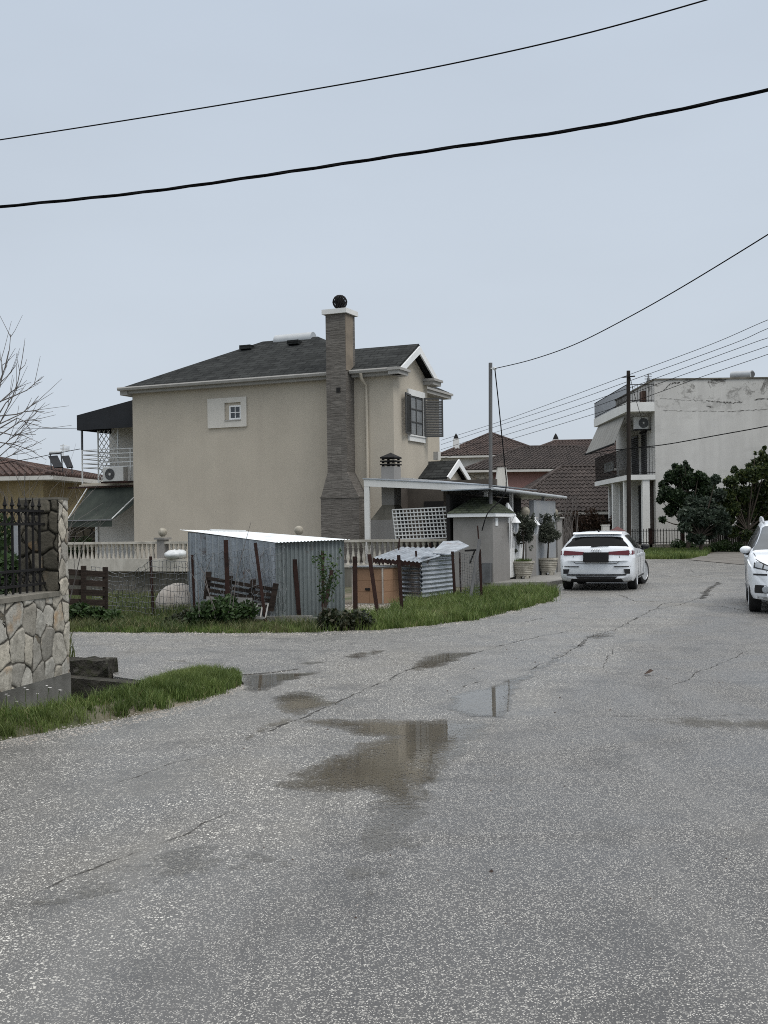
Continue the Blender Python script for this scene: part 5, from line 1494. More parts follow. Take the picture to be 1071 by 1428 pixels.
# ---------------------------------------------------------------- gatehouse kiosk, gate, lane wall (side boundary toward the main road)
cz_ = 30.2; cX = P(688, 800, cz_).x
GH = Fr((cX, cz_, 0), h.e, h.n)
ki = thing('kiosk', 'grey rendered kiosk with mossy shingle hip roof by the gate', 'kiosk', GH.pt(.55,.7,0))
kz = GH.px(688, 720.5, 0)[1]; kw = GH.px(633, 800, 0)[0]
mb = MB(); mb.fbox(GH, 0, kw, 0, 1.45, -.2, kz); mb.build('wall', M['render_grey'], ki)
mb = MB(); mb.fbox(GH, -.13, kw+.12, -.13, 1.58, kz+.001, kz+.10); mb.build('fascia', M['whiteclean'], ki)
mb = MB(); rz_ = GH.px(665, 693, .7)[1]; zf = kz+.102
q = [GH.pt(kw+.14,-.15,zf), GH.pt(-.15,-.15,zf), GH.pt(-.15,1.6,zf), GH.pt(kw+.14,1.6,zf)]; a0, a1 = GH.pt(kw*.68,.72,rz_), GH.pt(kw*.32,.72,rz_)
mb.add(q+[a0,a1], [(1,0,4,5),(2,1,5),(3,2,5,4),(0,3,4),(0,1,2,3)]); mb.build('roof', M['shingle_green'], ki)
mb = MB(); b_, z_ = GH.pxe(692, 728, 0); mb.fbox(GH, -.015, -.002, b_-.1, b_+.12, z_-.10, z_+.10); mb.build('house_number_plate', M['whiteclean'], ki)
a_, z_ = GH.px(676, 798, 0); mb = MB(); a2_, z2_ = GH.px(686, 785, 0); mb.fbox(GH, a2_, a_+.02, -.16, -.002, .1, z2_)
mb.build('meter_box', M['steelgrey'], label='grey metal meter box at the foot of the kiosk', cat='meter box')
# apron
mb = MB(); q = [GH.pt(.0,-.1,0), GH.pt(-1.35,.6,0), GH.pt(-1.55,4.0,0), GH.pt(-1.7,8,0), GH.pt(.4,8,0), GH.pt(.4,-.1,0)]
mb.prism([V((p.x,p.y,-.3)) for p in q], (0,0,.40)); mb.build('gate_apron', M['slab'], kind='structure')
mb = MB(); q = [GH.pt(.3,-.5,.0), GH.pt(-1.1,.1,.0), GH.pt(-1.2,.62,.0), GH.pt(.1,-.06,.0)]
mb.prism([V((p.x,p.y,-.2)) for p in q], (0,0,.21)); mb.build('culvert_mouth', M['ditch'], kind='structure')
# pillars with ball finials
def gpx(px, py): return GH.pxe(px, py, 0)
def pillar(label, px0, px1, pytop, rb, mat):
    b0, z = gpx(px0, pytop); b1 = gpx(px1, pytop)[0]; w = max(.3, b1-b0)
    t = thing('gate_pillar', label, 'pillar', GH.pt(.15, b0+w/2, .1))
    mb = MB(); mb.fbox(GH, 0, .36, b0, b0+w, .0, z-.04); mb.build('shaft', M[mat], t)
    mb = MB(); mb.fbox(GH, -.06, .42, b0-.06, b0+w+.06, z-.04, z); mb.build('cap', M['trim'], t)
    c = GH.pt(.18, b0+w/2, z); mb = MB(); mb.lathe([(rb*.8,0),(rb*.55,.03)], c, 12); mb.ball(c+V((0,0,rb+.02)), rb, 14); mb.build('ball', M['ballcement'], t, smooth=60)
    return b0, b0+w, z
p1b0, p1b1, p1z = pillar('grey gate pillar with cement ball behind the nearer olive', 734, 747, 721, .145, 'render_grey')
p2b0, p2b1, p2z = pillar('grey pillar with smaller ball at the far end of the lane wall', 777, 784, 721, .13, 'render_grey')
# white gate leaves
g0, g1 = 1.52, p1b0-.03
gt = thing('white_gate', 'white metal gate leaf with arched top between kiosk and pillar', 'gate', GH.pt(.1,(g0+g1)/2,.1))
mb = MB(); zg0, zg1 = gpx(717, 703)[1], gpx(730, 727)[1]
mb.fbox(GH, .06, .12, g0, g0+.12, .12, zg0); mb.fbox(GH, .06, .12, g1-.1, g1, .12, zg1)
for k in range(6):
    f0, f1 = k/6, (k+1)/6; za_ = zg0+(zg1-zg0)*math.sin(f0*math.pi/2); zb_ = zg0+(zg1-zg0)*math.sin(f1*math.pi/2)
    mb.bar(GH.pt(.09, g0+.06+(g1-g0-.1)*f0, za_), GH.pt(.09, g0+.06+(g1-g0-.1)*f1, zb_), .05, .08)
mb.build('frame', M['whiteclean'], gt)
mb = MB(); n_ = 9
for k in range(n_):
    f = (k+.5)/n_; b = g0+.12+(g1-g0-.22)*f; mb.fbox(GH, .075, .105, b-.035, b+.035, .2, zg0+(zg1-zg0)*math.sin(f*math.pi/2)-.03)
mb.build('bars', M['whiteclean'], gt)
mb = MB(); mb.fbox(GH, .08, .10, g0+.12, g1-.1, .15, .95); mb.build('lower_panel', M['white'], gt)
# wall lanterns
def lantern(label, px, py, b):
    _, z = GH.pxe(px, py, -.2)
    t = thing('wall_lantern', label, 'lantern', GH.pt(-.2, b, z), 0, 'white lanterns on the gate pillars')
    mb = MB(); mb.tube([GH.pt(0,b,z+.18), GH.pt(-.1,b,z+.26), GH.pt(-.2,b,z+.2)], .015, 6); mb.fbox(GH, -.02, 0, b-.05, b+.05, z+.05, z+.3); mb.build('bracket', M['whiteclean'], t)
    c = GH.pt(-.2, b, z)
    mb = MB(); mb.lathe([(.03,.22),(.10,.13),(.155,.06),(.15,.05)][::-1], c, 8); mb.lathe([(.02,.22),(.025,.27),(.005,.3)], c, 8); mb.build('hood', M['whiteclean'], t)
    mb = MB(); mb.lathe([(.06,-.2),(.10,.05)], c, 6); mb.build('glass', M['lampglass'], t)
    mb = MB()
    for k in range(6):
        a = k*math.pi/3; mb.bar(c+V((.063*math.cos(a),.063*math.sin(a),-.2)), c+V((.104*math.cos(a),.104*math.sin(a),.05)), .012)
    mb.lathe([(.01,-.26),(.05,-.22),(.065,-.2)], c, 8); mb.build('cage', M['whiteclean'], t)
lantern('white lantern on the kiosk side of the gate', 711, 732, 1.35)
lantern('white lantern on the pillar beyond the gate', 746, 735, p1b0+.2)
# lane wall panel
wzt = gpx(765, 694)[1]
mb = MB(); mb.fbox(GH, .05, .2, p1b1+.002, p2b0-.002, 0, wzt-.1); mb.build('lane_wall', M['render_blue'], label='blue grey concrete wall panel behind the olive pots', cat='wall')
# sloping roof beyond the gate
t = thing('gate_roof', 'thin sloping metal canopy with gutter over the gate and lane wall', 'canopy', GH.pt(.6, 3.5, 2.3))
ra, rb_ = gpx(680, 680), gpx(785, 693)
z0g, z1g = ra[1], rb_[1]; b0g, b1g = -.1, rb_[0]
mb = MB(); mb.hexa([GH.pt(.0,b0g,z0g-.03), GH.pt(1.4,b0g,z0g-.05), GH.pt(1.4,b1g,z1g-.05), GH.pt(.0,b1g,z1g-.03)], [GH.pt(.0,b0g,z0g), GH.pt(1.4,b0g,z0g-.02), GH.pt(1.4,b1g,z1g-.02), GH.pt(.0,b1g,z1g)]); mb.build('roof_sheet', M['zinc'], t)
mb = MB(); mb.tube([GH.pt(-.07,b0g-.1,z0g-.02), GH.pt(-.07,b1g+.1,z1g-.02)], .045, 8); mb.build('gutter', M['tank'], t, smooth=50)
for b in (p1b0+.1, p2b0+.12):
    z = z0g+(z1g-z0g)*(b-b0g)/(b1g-b0g)-.031
    mb = MB(); mb.fbox(GH, .43, .52, b-.05, b+.05, .1, z+.04); mb.build('post', M['white'], t)
mb = MB(); mb.fbox(GH, .58, .64, 1.6, p1b1+.3, .1, 1.9); mb.build('back_panel', M['render_grey'], t)
mb = MB(); mb.fbox(GH, 1.2, 1.3, .0, 6.5, .1, 2.45); mb.build('shadow_panel', M['darkvoid'], t)  # near-black sheet painted as the shadow behind the gate and lane wall

# potted olives
def potted(label, px, pbot, wpx, crown_px, crown_py, crown_r, seed, lean=0):
    b = gp(px, pbot, .11); Z = b.y; w = wpx/F*Z/2
    t = thing('potted_olive', label, 'potted tree', (b.x, Z, .10), 0, 'potted olives by the gate')
    ztop = P(px, pbot-26*29.0/Z, Z).z
    H0 = ztop-.10
    mb = MB(); pr = [(w*.62,.07)]
    for k in range(7):
        z = .07+(H0-.13)*k/7; r = w*(.66+.26*(k/7)**.7); pr += [(r, z), (r+.012, z+.02), (r+.012, z+(H0-.13)/7-.02), (r-.002, z+(H0-.13)/7-.004)]
    pr += [(w*.94,H0-.06),(w,H0-.05),(w,H0),(w*.86,H0),(w*.84,H0-.06),(.02,H0-.06)]
    mb.lathe(pr, (b.x, Z, .10), 20)
    for k in range(4):
        a = k*math.pi/2+.5; mb.box(b.x+math.cos(a)*w*.5-.06, b.x+math.cos(a)*w*.5+.06, Z+math.sin(a)*w*.5-.06, Z+math.sin(a)*w*.5+.06, .10, .175)
    mb.build('planter', M['terracotta'], t, smooth=40)
    mb = MB(); mb.lathe([(.01,H0-.05),(w*.83,H0-.05)], (b.x,Z,.10), 16); mb.build('soil', M['soil'], t)
    c = P(crown_px, crown_py, Z); mb = MB(); rr = random.Random(seed)
    mb.tube([(b.x, Z, ztop-.06), V((b.x,Z,ztop)).lerp(c, .5)+V((.02,0,0)), c], .028, 7, r1=.015)
    for k in range(14): mb.tube([c+V((0,0,-.12)), c+V((rr.gauss(0,.14), rr.gauss(0,.14), rr.uniform(-.05,.3)))], .008, 4, r1=.003)
    mb.build('trunk', M['bark'], t)
    cl = [(c+V((rr.gauss(0,.45), rr.gauss(0,.45), rr.gauss(.02,.32)))*1.0 if False else c+V((rr.uniform(-1,1)*crown_r*.66, rr.uniform(-1,1)*crown_r*.6, rr.uniform(-.8,.9)*crown_r*.66)), (crown_r*rr.uniform(.28,.5),)*3, 1) for _ in range(15)]
    cl += [(c+V((rr.uniform(-.8,.8)*crown_r, 0, crown_r*rr.uniform(.7,1.15))), (.05,.05,.14), .15) for _ in range(14)]
    leaves('crown', cl, 3600, .055, M['leaf_olive'], t, seed, asp=.28)
    return t, b, w, ztop
t, b, w, zt_ = potted('olive in the nearer ribbed pot with weeds, beside the gate', 729.5, 806, 33, 729, 741, .385, 51)
gq = scatter([(b.x+w*.8*math.cos(k), Z_) if False else (b.x+w*.8*math.cos(k*.63), b.y+w*.8*math.sin(k*.63)) for k in range(10)], 500, lambda x, y: zt_-.05, 5)
grass('weeds', gq, .05, .16, .012, M['grass'], 6, kind=None, parent=t)
lf_ = [(P(720,768,b.y),(.06,.06,.1),1),(P(741,765,b.y),(.07,.06,.1),1),(P(722,757,b.y),(.05,.05,.07),.6)]
leaves('suckers', lf_, 120, .04, M['leaf_olive'], t, 52, asp=.28)
potted('olive in the farther ribbed pot, before the blue grey wall', 764, 800, 30, 764, 741, .42, 53)

# ---------------------------------------------------------------- poles and wires
pz = 30.6
mb = MB(); b = P(684, 800, pz); mb.tube([(b.x,pz,-.1), P(684,506,pz)], .05, 10); mb.build('pole', M['steelpole'], smooth=50, label='thin grey steel pole rising behind the kiosk', cat='pole')
def wire(label, pts, r, twist=False, cat='cable', mat='cable', sag=0):
    q = []
    P3_ = [P(x, y, z) for x, y, z in pts]
    if len(P3_) > 2:      # smooth through the points
        for i in range(len(P3_)-1):
            p0, p1, p2, p3 = P3_[max(i-1,0)], P3_[i], P3_[i+1], P3_[min(i+2,len(P3_)-1)]
            for k in range(8):
                t_ = k/8; q.append(.5*((2*p1)+(-p0+p2)*t_+(2*p0-5*p1+4*p2-p3)*t_*t_+(-p0+3*p1-3*p2+p3)*t_**3))
        q.append(P3_[-1])
    else: q = [P3_[0].lerp(P3_[1], k/12)-V((0,0,sag*4*(k/12)*(1-k/12))) for k in range(13)]
    mb = MB()
    if twist:
        L = 0; qq = []
        for a, b in zip(q, q[1:]):
            n = max(1, int((b-a).length/.05))
            for k in range(n): qq.append(a.lerp(b, k/n))
        qq.append(q[-1])
        for ph in (0, 2.09, 4.19):
            mb.tube([p+V((0, math.cos(i*.16+ph)*r*.8, math.sin(i*.16+ph)*r*.95)) for i, p in enumerate(qq)], r*.80, 6)
    else: mb.tube(q, r, 5)
    return mb.build('overhead_cable', M[mat], smooth=60, label=label, cat=cat)
wire('single overhead cable highest across the sky', [(-60,203,15),(0,195,14.6),(200,164,14.0),(400,131,13.4),(600,95,12.8),(800,51,12.2),(985,0,11.6),(1100,-36,11.3)], .0085)
wire('thick twisted overhead cable crossing the whole sky', [(-60,296,16),(0,288.5,15.6),(200,268,15),(400,240,14.4),(620,207,13.8),(800,181,13.2),(960,150,12.7),(1071,125,12.3),(1150,106,12)], .013, True)
wire('service cable sagging up from the steel pole across the open sky', [(690,514,30.5),(740,502,28),(800,481,25.5),(870,446,23),(950,401,20.5),(1071,327,18),(1150,275,17)], .011)
wire('slack cable dropping from the steel pole to the kiosk roof', [(690,514,30.5),(695,560,30.8),(699,600,31),(704,650,31),(706,672,31),(704,688,30.6),(695,700,30.2),(680,716,29.4),(672,740,29.3)], .016)
mb = MB(); p = P(690,514,30.5); mb.tube([P(684.5,514,30.55), p], .02, 6); mb.ball(p, .05, 8); mb.build('insulator', M['steelwhite'], label='small white insulator near the top of the steel pole', cat='insulator')
b = P(877, 765, 50.0)
mb = MB(); mb.tube([(b.x,50,.1), P(876.3,517,50)], .105, 10, r1=.08); pole2 = mb.build('pole', M['woodpole'], smooth=50, label='dark tarred timber pole in front of the balconied house', cat='pole')
NM = ['uppermost','second','third','fourth','lowest']
WL = [[(1071,446),(992,480),(876,523),(800,551),(700,587),(615,614)],[(1071,458),(1020,480),(881,530),(800,559),(700,592),(615,620)],[(1071,471),(1045,480),(880,540),(800,568),(700,600),(615,627)],[(1071,482.5),(960,520),(880,549),(800,577),(700,608),(615,634)],[(1071,494),(980,525),(880,561),(800,586),(700,616),(615,640)]]
for i, l in enumerate(WL):
    wire(f'thin distant power line, {NM[i]} of the five passing the timber pole', [(x, y, 50-(x-876)*.03 if x > 876 else 50+(876-x)*.1) for x, y in [(l[0][0]+80, l[0][1]-30)]+l], .012, mat='cable')
wire('black service cable drooping across the old white wall', [(1150,577,40),(1071,594,42),(1000,607,44),(930,619.5,47),(878,625.5,49.8)], .02)
wire('cable running from the timber pole to the balcony', [(876,626,49.9),(850,628,55),(816,634,60)], .02)
wire('cable between the neighbouring roof and the beige house balcony', [(-40,653,40),(40,640,40.3),(70,634,40.5),(112,626,41)], .012)
wire('faint low power line behind the bare tree', [(-40,596,60),(30,597,60),(112,598,60)], .012)
mb = MB(); p = P(876,526,49.9)
mb.bar(p+V((-.25,0,0)), p+V((.3,0,.04)), .05); mb.tube([P(878,523,49.85), P(884,548,49.7), P(895,585,52)], .012, 4); mb.build('pole_fitting', M['irondark'], label='small iron fitting and drop wire on the timber pole', cat='fitting')
# ---------------------------------------------------------------- tiled roofs with real pantile relief
def tiles(mb, A, B, C, D, pitch=.27, row=.42, amp=.05, step=.045):
    A, B, C, D = map(V, (A, B, C, D))
    e = (B-A).normalized(); n = (B-A).cross(D-A).normalized()
    if n.z < 0: n = -n
    H = ((D-A)-(D-A).dot(e)*e); Hl = H.length; H.normalize(); N = max(2, int(round(Hl/row)))
    for j in range(N):
        f0, f1 = j/N, (j+1)/N
        l0, l1, r0, r1 = A.lerp(D,f0), A.lerp(D,f1), B.lerp(C,f0), B.lerp(C,f1)
        s0, s1, t0, t1 = [(p-A).dot(e) for p in (l0, l1, r0, r1)]
        lo, hi = min(s0, s1), max(t0, t1)
        k0, k1 = math.floor(lo/pitch*4), math.ceil(hi/pitch*4); vs = []
        for k in range(k0, k1+1):
            s = k*pitch/4; o = amp*(1+math.sin(2*math.pi*s/pitch))
            a, b = min(max(s, s0), t0), min(max(s, s1), t1)
            p = A+e*a+H*(f0*Hl); q = A+e*b+H*(f1*Hl)
            vs += [p-n*.0, p+n*(o+step), q+n*o]
        m = k1-k0
        mb.add(vs, [(3*i+u, 3*i+3+u, 3*i+4+u, 3*i+1+u) for i in range(m) for u in (0,1)])

def hiproof(name, mat, par, fr, a0, a1, b0, b1, ez, rz, oh=.4):
    """hip roof over a footprint, each slope tiled"""
    a0 -= oh; a1 += oh; b0 -= oh; b1 += oh
    hw = min(a1-a0, b1-b0)/2
    c = [fr.pt(a0,b0,ez), fr.pt(a1,b0,ez), fr.pt(a1,b1,ez), fr.pt(a0,b1,ez)]
    if a1-a0 >= b1-b0: r0, r1 = fr.pt(a0+hw,(b0+b1)/2,rz), fr.pt(a1-hw,(b0+b1)/2,rz); S = [(c[0],c[1],r1,r0),(c[1],c[2],r1,r1),(c[2],c[3],r0,r1),(c[3],c[0],r0,r0)]
    else: r0, r1 = fr.pt((a0+a1)/2,b0+hw,rz), fr.pt((a0+a1)/2,b1-hw,rz); S = [(c[0],c[1],r0,r0),(c[1],c[2],r1,r0),(c[2],c[3],r1,r1),(c[3],c[0],r0,r1)]
    mb = MB()
    for s in S: tiles(mb, *s)
    o = mb.build(name, mat, par)
    mb = MB()
    for p in c: mb.tube([p+V((0,0,.06)), (r0 if (p-r0).length < (p-r1).length else r1)+V((0,0,.07))], .09, 6)
    if (r1-r0).length > .1: mb.tube([r0+V((0,0,.07)), r1+V((0,0,.07))], .1, 6)
    mb.build('ridge_tiles', mat, o)
    mb = MB(); mb.hexa([p+V((0,0,-.16)) for p in c], [p+V((0,0,-.005)) for p in c]); mb.build('eaves', M['cream'], o)
    return o

XF = lambda x, y: Fr((x, y, 0), (1,0,0), (0,1,0))
def RF(x, y, deg):
    a = math.radians(deg); return Fr((x, y, 0), (math.cos(a), math.sin(a), 0), (-math.sin(a), math.cos(a), 0))

# left neighbour
f = RF(-21.5, 45, -8)
e0 = P(60, 668, 46).z; rz_ = P(20, 637, 48).z
nb = thing('tiled_house', 'ochre single storey house with red tiled roof beyond the iron fence', 'house', f.pt(4,4,0))
mb = MB(); mb.fbox(f, 0, 8.6, 0, 7, -.3, e0-.1); mb.build('wall', M['yellow'], nb)
hiproof('roof', M['tile_red'], nb, f, 0, 8.6, 0, 7, e0, rz_-.15, .7)
mb = MB(); mb.fbox(f, 6.1, 6.6, -.9, -.5, -.3, e0-.17); mb.build('column', M['white'], nb)
mb = MB(); mb.fbox(f, 2, 6.09, -.2, -.002, 1.0, 2.3); mb.build('window', M['darkvoid'], nb)
mb = MB(); mb.fbox(f, 1, 6.09, -1.2, -.85, e0-.9, e0-.17); mb.build('porch_blind', M['cream'], nb)
# solar heater on that roof
t = thing('solar_heater', 'solar heater with two dark panels and tank on the red tiled roof', 'solar heater', P(83, 650, 45))
for (x0, x1) in ((67,86),(85,102)):
    q = [P(x0+8,652,44.6), P(x1+ (0 if x0>70 else 2),651,44.6), P(x1-6,635,45.5), P(x0,636,45.5)]
    mb = MB(); mb.prism(q, (0,.06,-.03)); mb.build('panel', M['panel'], t)
mb = MB(); mb.tube([P(69,631.5,45.6), P(86,631,45.6)], .075 if False else .07, 12); mb.build('tank', M['tank'], t, smooth=50)
mb = MB()
for (a, b) in (((70,632),(72,660)),((85,632),(88,662)),((100,650),(101,664))): mb.tube([P(*a,45.6), P(*b,45.6)], .025, 5)
mb.build('stand', M['steelgrey'], t)
mb = MB(); mb.tube([P(88,645,46), P(88,619,46)], .02, 4)
for k in range(5): mb.tube([P(84,621+k*2,46), P(97,622+k*1.5,46)], .012, 4)
mb.build('aerial', M['steelwhite'], label='spindly television aerial beside the solar heater', cat='aerial')

# houses in the middle distance
f = RF(4.5, 92, -4)
a_, b_ = f.px(617, 640), f.px(690, 640)
hA = thing('white_house', 'far white house with brown red hip roof and two chimneys', 'house', f.pt(6,4,0))
ezA = P(650, 636, 92).z
mb = MB(); mb.fbox(f, .3, 8.2, 0, 8.4, 0, ezA-.1); mb.fbox(f, 8.201, 18, .8, 8.4, 0, ezA-.35); mb.build('wall', M['cream'], hA)
hiproof('roof', M['tile_mixed'], hA, f, .3, 8.2, 0, 8.2, ezA, P(683,605,96).z, .5)
hiproof('roof', M['tile_mixed'], hA, f, 5.8, 18, .8, 8.4, ezA-.3, P(745,617,96.5).z, .4)
def chimneypot(px, ptop, pbase, w, Z, par):
    b, t_ = P(px, pbase, Z), P(px, ptop, Z); s = w/F*Z/2
    mb = MB(); mb.hexa([b+V((-s*1.2,-s,-1)), b+V((s*1.2,-s,-1)), b+V((s*1.2,s,-1)), b+V((-s*1.2,s,-1))], [t_+V((-s,-s,0)), t_+V((s,-s,0)), t_+V((s,s,0)), t_+V((-s,s,0))]); c = mb.build('chimney', M['white'], par)
    mb = MB(); mb.lathe([(s*.9,0),(s*.8,s*.5),(s*.5,s*1.2),(s*.1,s*1.9)], t_, 10); mb.build('cowl', M['irondark'], c, smooth=50)
chimneypot(636, 612, 626, 8, 93, hA); chimneypot(775, 613, 622, 9, 97, hA)
mb = MB(); mb.fbox(f, -1.5, .0, 4, 7, 0, ezA+.5); mb.fbox(f, -1.6, .05, 3.9, 7.1, ezA+.501, ezA+.65); mb.build('side_block', M['white'], hA)

f = RF(7.0, 78, 0)
hB = thing('pink_house', 'pink walled house with low grey brown tiled hip roof', 'house', f.pt(5,4,0))
ezB = P(740, 655, 78).z
mb = MB(); mb.fbox(f, .5, 10.5, 0, 8, 0, ezB-.1); mb.build('wall', M['pink'], hB)
mb = MB(); mb.fbox(f, -1.3, .45, -.3, -.003, 0, ezB-.17); mb.build('stone_wall', M['rubble'], hB)
hiproof('roof', M['tile_dark'], hB, f, -1.2, 10.8, -.2, 8, ezB, P(745,625,82.5).z, .5)
chb, cht = P(699, 684, 56), P(699.5, 652, 56)
mb = MB(); mb.hexa([chb+V((-.36,-.3,-.3)), chb+V((.36,-.3,-.3)), chb+V((.36,.3,-.3)), chb+V((-.36,.3,-.3))], [cht+V((-.21,-.2,0)), cht+V((.21,-.2,0)), cht+V((.21,.2,0)), cht+V((-.21,.2,0))])
chm = thing('roof_chimney', 'white tapered chimney with dark pointed hood behind the canopy', 'chimney', chb); mb.build('stack', M['cream'], chm)
mb = MB(); q = [cht+V((-.34,-.25,.05)), cht+V((.25,-.25,.1)), cht+V((.25,.25,.1)), cht+V((-.34,.25,.05))]; ap = P(702,640,56); mb.add(q+[ap], [(0,1,4),(1,2,4),(2,3,4),(3,0,4),(3,2,1,0)]); mb.build('hood', M['tile_dark'], chm)

f = RF(8.4, 66, 2)
hC = thing('tiled_barn', 'low dark building under a steep dark tiled roof behind the car', 'building', f.pt(4,3,0))
ezC = P(800, 714, 66).z
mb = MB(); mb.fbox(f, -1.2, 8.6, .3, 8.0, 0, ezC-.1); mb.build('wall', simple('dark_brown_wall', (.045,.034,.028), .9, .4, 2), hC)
hiproof('roof', M['tile_dark'], hC, f, -1.2, 8.6, .3, 8.0, ezC, P(800,652,70.5).z, .6)
# russet hedge, twig screen, block and kennel behind the white car
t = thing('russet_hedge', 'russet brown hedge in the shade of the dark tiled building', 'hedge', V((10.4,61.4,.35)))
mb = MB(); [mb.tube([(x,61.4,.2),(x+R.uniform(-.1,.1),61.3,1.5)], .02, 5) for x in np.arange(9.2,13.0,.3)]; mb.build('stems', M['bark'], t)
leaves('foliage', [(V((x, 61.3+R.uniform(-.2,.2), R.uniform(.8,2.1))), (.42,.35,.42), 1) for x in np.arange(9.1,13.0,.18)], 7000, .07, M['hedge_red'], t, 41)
t = thing('bare_creeper', 'bare pale creeper stems on the wall between the olive pots and the russet hedge', 'creeper', gp(792,782)); rr = random.Random(77)
mb = MB(); 
for k in range(26):
    x = rr.uniform(785,801); mb.tube([P(x,775,41), P(x+rr.uniform(-8,8),740,41.1), P(x+rr.uniform(-12,12),700+rr.uniform(-10,20),41.2)], .014, 4, r1=.006)
mb.build('stems', M['barkpale'], t)
mb = MB(); q0, q1 = P(841,776,44), P(850,733,44); mb.box(q0.x, q1.x, 44, 44.3, .1, q1.z); mb.box(q0.x-.02, q1.x+.02, 43.98, 44.32, q1.z+.001, q1.z+.04); mb.build('concrete_block', M['cream'], label='pale concrete block standing behind the white hatchback', cat='block')
c0, c1 = P(854,741,43.5), P(872,741,43.5); w = (c1.x-c0.x)/2; cx = (c0.x+c1.x)/2
t = thing('kennel', 'small dark hut with dull red pointed roof behind the white hatchback', 'hut', (cx,43.8,.1))
mb = MB(); mb.box(cx-w*.85, cx+w*.85, 43.5, 44.1, .1, c0.z); mb.build('body', M['irondark'], t)
mb = MB(); z = c0.z+.001; ap = P(861,734,43.8); mb.add([(cx-w*1.1,43.4,z),(cx+w*1.1,43.4,z),(cx+w*1.1,44.2,z),(cx-w*1.1,44.2,z), ap], [(0,1,4),(1,2,4),(2,3,4),(3,0,4),(3,2,1,0)]); mb.build('roof', simple('dull_red_roof', (.10,.035,.032), .7, .3, 4), t)

# ---------------------------------------------------------------- right hand house with balconies
bx = P(914, 650, 55).x
f = XF(bx, 55)          # a: to the right, b: into depth; side wall a = 0
g0 = G(bx, 55)
pz_ = P(990, 529, 55).z; s2 = P(893, 569, 55).z; s1 = P(893, 662, 55).z
bw = P(875, 650, 55).x - bx      # balcony overhang (negative)
RB = thing('balcony_house', 'old white house with stained blank wall and railed corner balconies', 'house', f.pt(6,5,g0))
mb = MB(); mb.fbox(f, 0, 13, 0, 9.2, s1-.25, pz_); mb.fbox(f, .0, 13, .0, 9.2, -.2, s1-.251); mb.build('wall', M['oldwall'], RB)
mb = MB(); mb.fbox(f, -.06, 13, -.05, 9.2, pz_+.001, pz_+.07); mb.build('parapet_cap', M['retain'], RB)
def slab(z0, z1):
    mb = MB(); mb.fbox(f, bw, -.002, .0, 8.6, z0, z1); return mb.build('balcony_slab', M['white'], RB)
sb1 = slab(s1-.24, s1); sb2 = slab(s2-.16, s2+.28)
mb = MB(); mb.fbox(f, bw+.05, -.003, .1, 8.5, s2+.281, s2+.3); mb.build('terrace_floor', M['slab'], sb2)
def railing(zb, zt, par, sp=.13):
    mb = MB()
    for z in (zt-.03, zb+.08): mb.fbox(f, bw+.02, -.01, .04, .07, z, z+.03); mb.fbox(f, bw+.02, bw+.05, .071, 8.5, z, z+.03)
    a = bw+.03
    while a < -.02: mb.fbox(f, a-.008, a+.008, .047, .063, zb, zt-.03); a += sp
    b = .15
    while b < 8.5: mb.fbox(f, bw+.027, bw+.043, b-.008, b+.008, zb, zt-.03); b += sp
    mb.build('railing', M['irondark'], par)
rt2 = P(893, 535.5, 55).z; rt1 = P(893, 624, 55).z
railing(s2+.28, rt2, sb2); railing(s1, rt1, sb1)
# columns and the open ground floor
for (b, w_) in ((.05,.34),(2.6,.36),(5.4,.36),(8.2,.3)):
    mb = MB(); mb.fbox(f, -.62, -.62+w_, b, b+w_, g0-.2, s1-.241); mb.build('column', M['white'], RB)
for (b, w_) in ((1.2,.3),(4.0,.3)):
    mb = MB(); mb.fbox(f, bw+.08, bw+.08+w_, b, b+w_, g0-.2, s1-.241); mb.build('column', M['white'], RB)
mb = MB(); mb.fbox(f, -.07, -.004, .45, 1.6, g0, s1-.3); mb.build('brick_panel', simple('dark_brick_infill', (.06,.045,.037), .9, .4, 3), RB)
mb = MB(); mb.fbox(f, -.05, -.004, 1.8, 7.9, g0, s1-.4); mb.build('garage_opening', M['darkvoid'], RB)
# first floor door, shutters, AC, awning
for (b0, b1) in ((1.75,2.7),(3.6,5.0)):
    mb = MB(); mb.fbox(f, -.06, -.004, b0, b1, s1, s1+2.15); d = mb.build('balcony_door', M['shutter'], RB)
    mb = MB(); [mb.fbox(f, -.075, -.061, b0+.06, b1-.06, s1+.1+k*.1, s1+.16+k*.1) for k in range(20)]; mb.build('louvres', M['irondark'], d)
mb = MB(); mb.fbox(f, -.10, -.004, 1.6, 2.9, s1+2.16, s1+2.28); mb.build('door_hood', M['irondark'], RB)
fr2 = Fr(f.pt(0,0,0), (0,1,0), (1,0,0))
z0, z1 = s2-.95, s2-.35
aircon('ac', 'air conditioner unit under the terrace of the old white house', XF(bx, 55.9), -.80, -.12, .15, z0, z1, .28)
mb = MB(); mb.fbox(f, -.82, -.004, .72, 1.06, z0-.05, z0-.003); mb.build('ac_bracket', M['irondark'], RB)
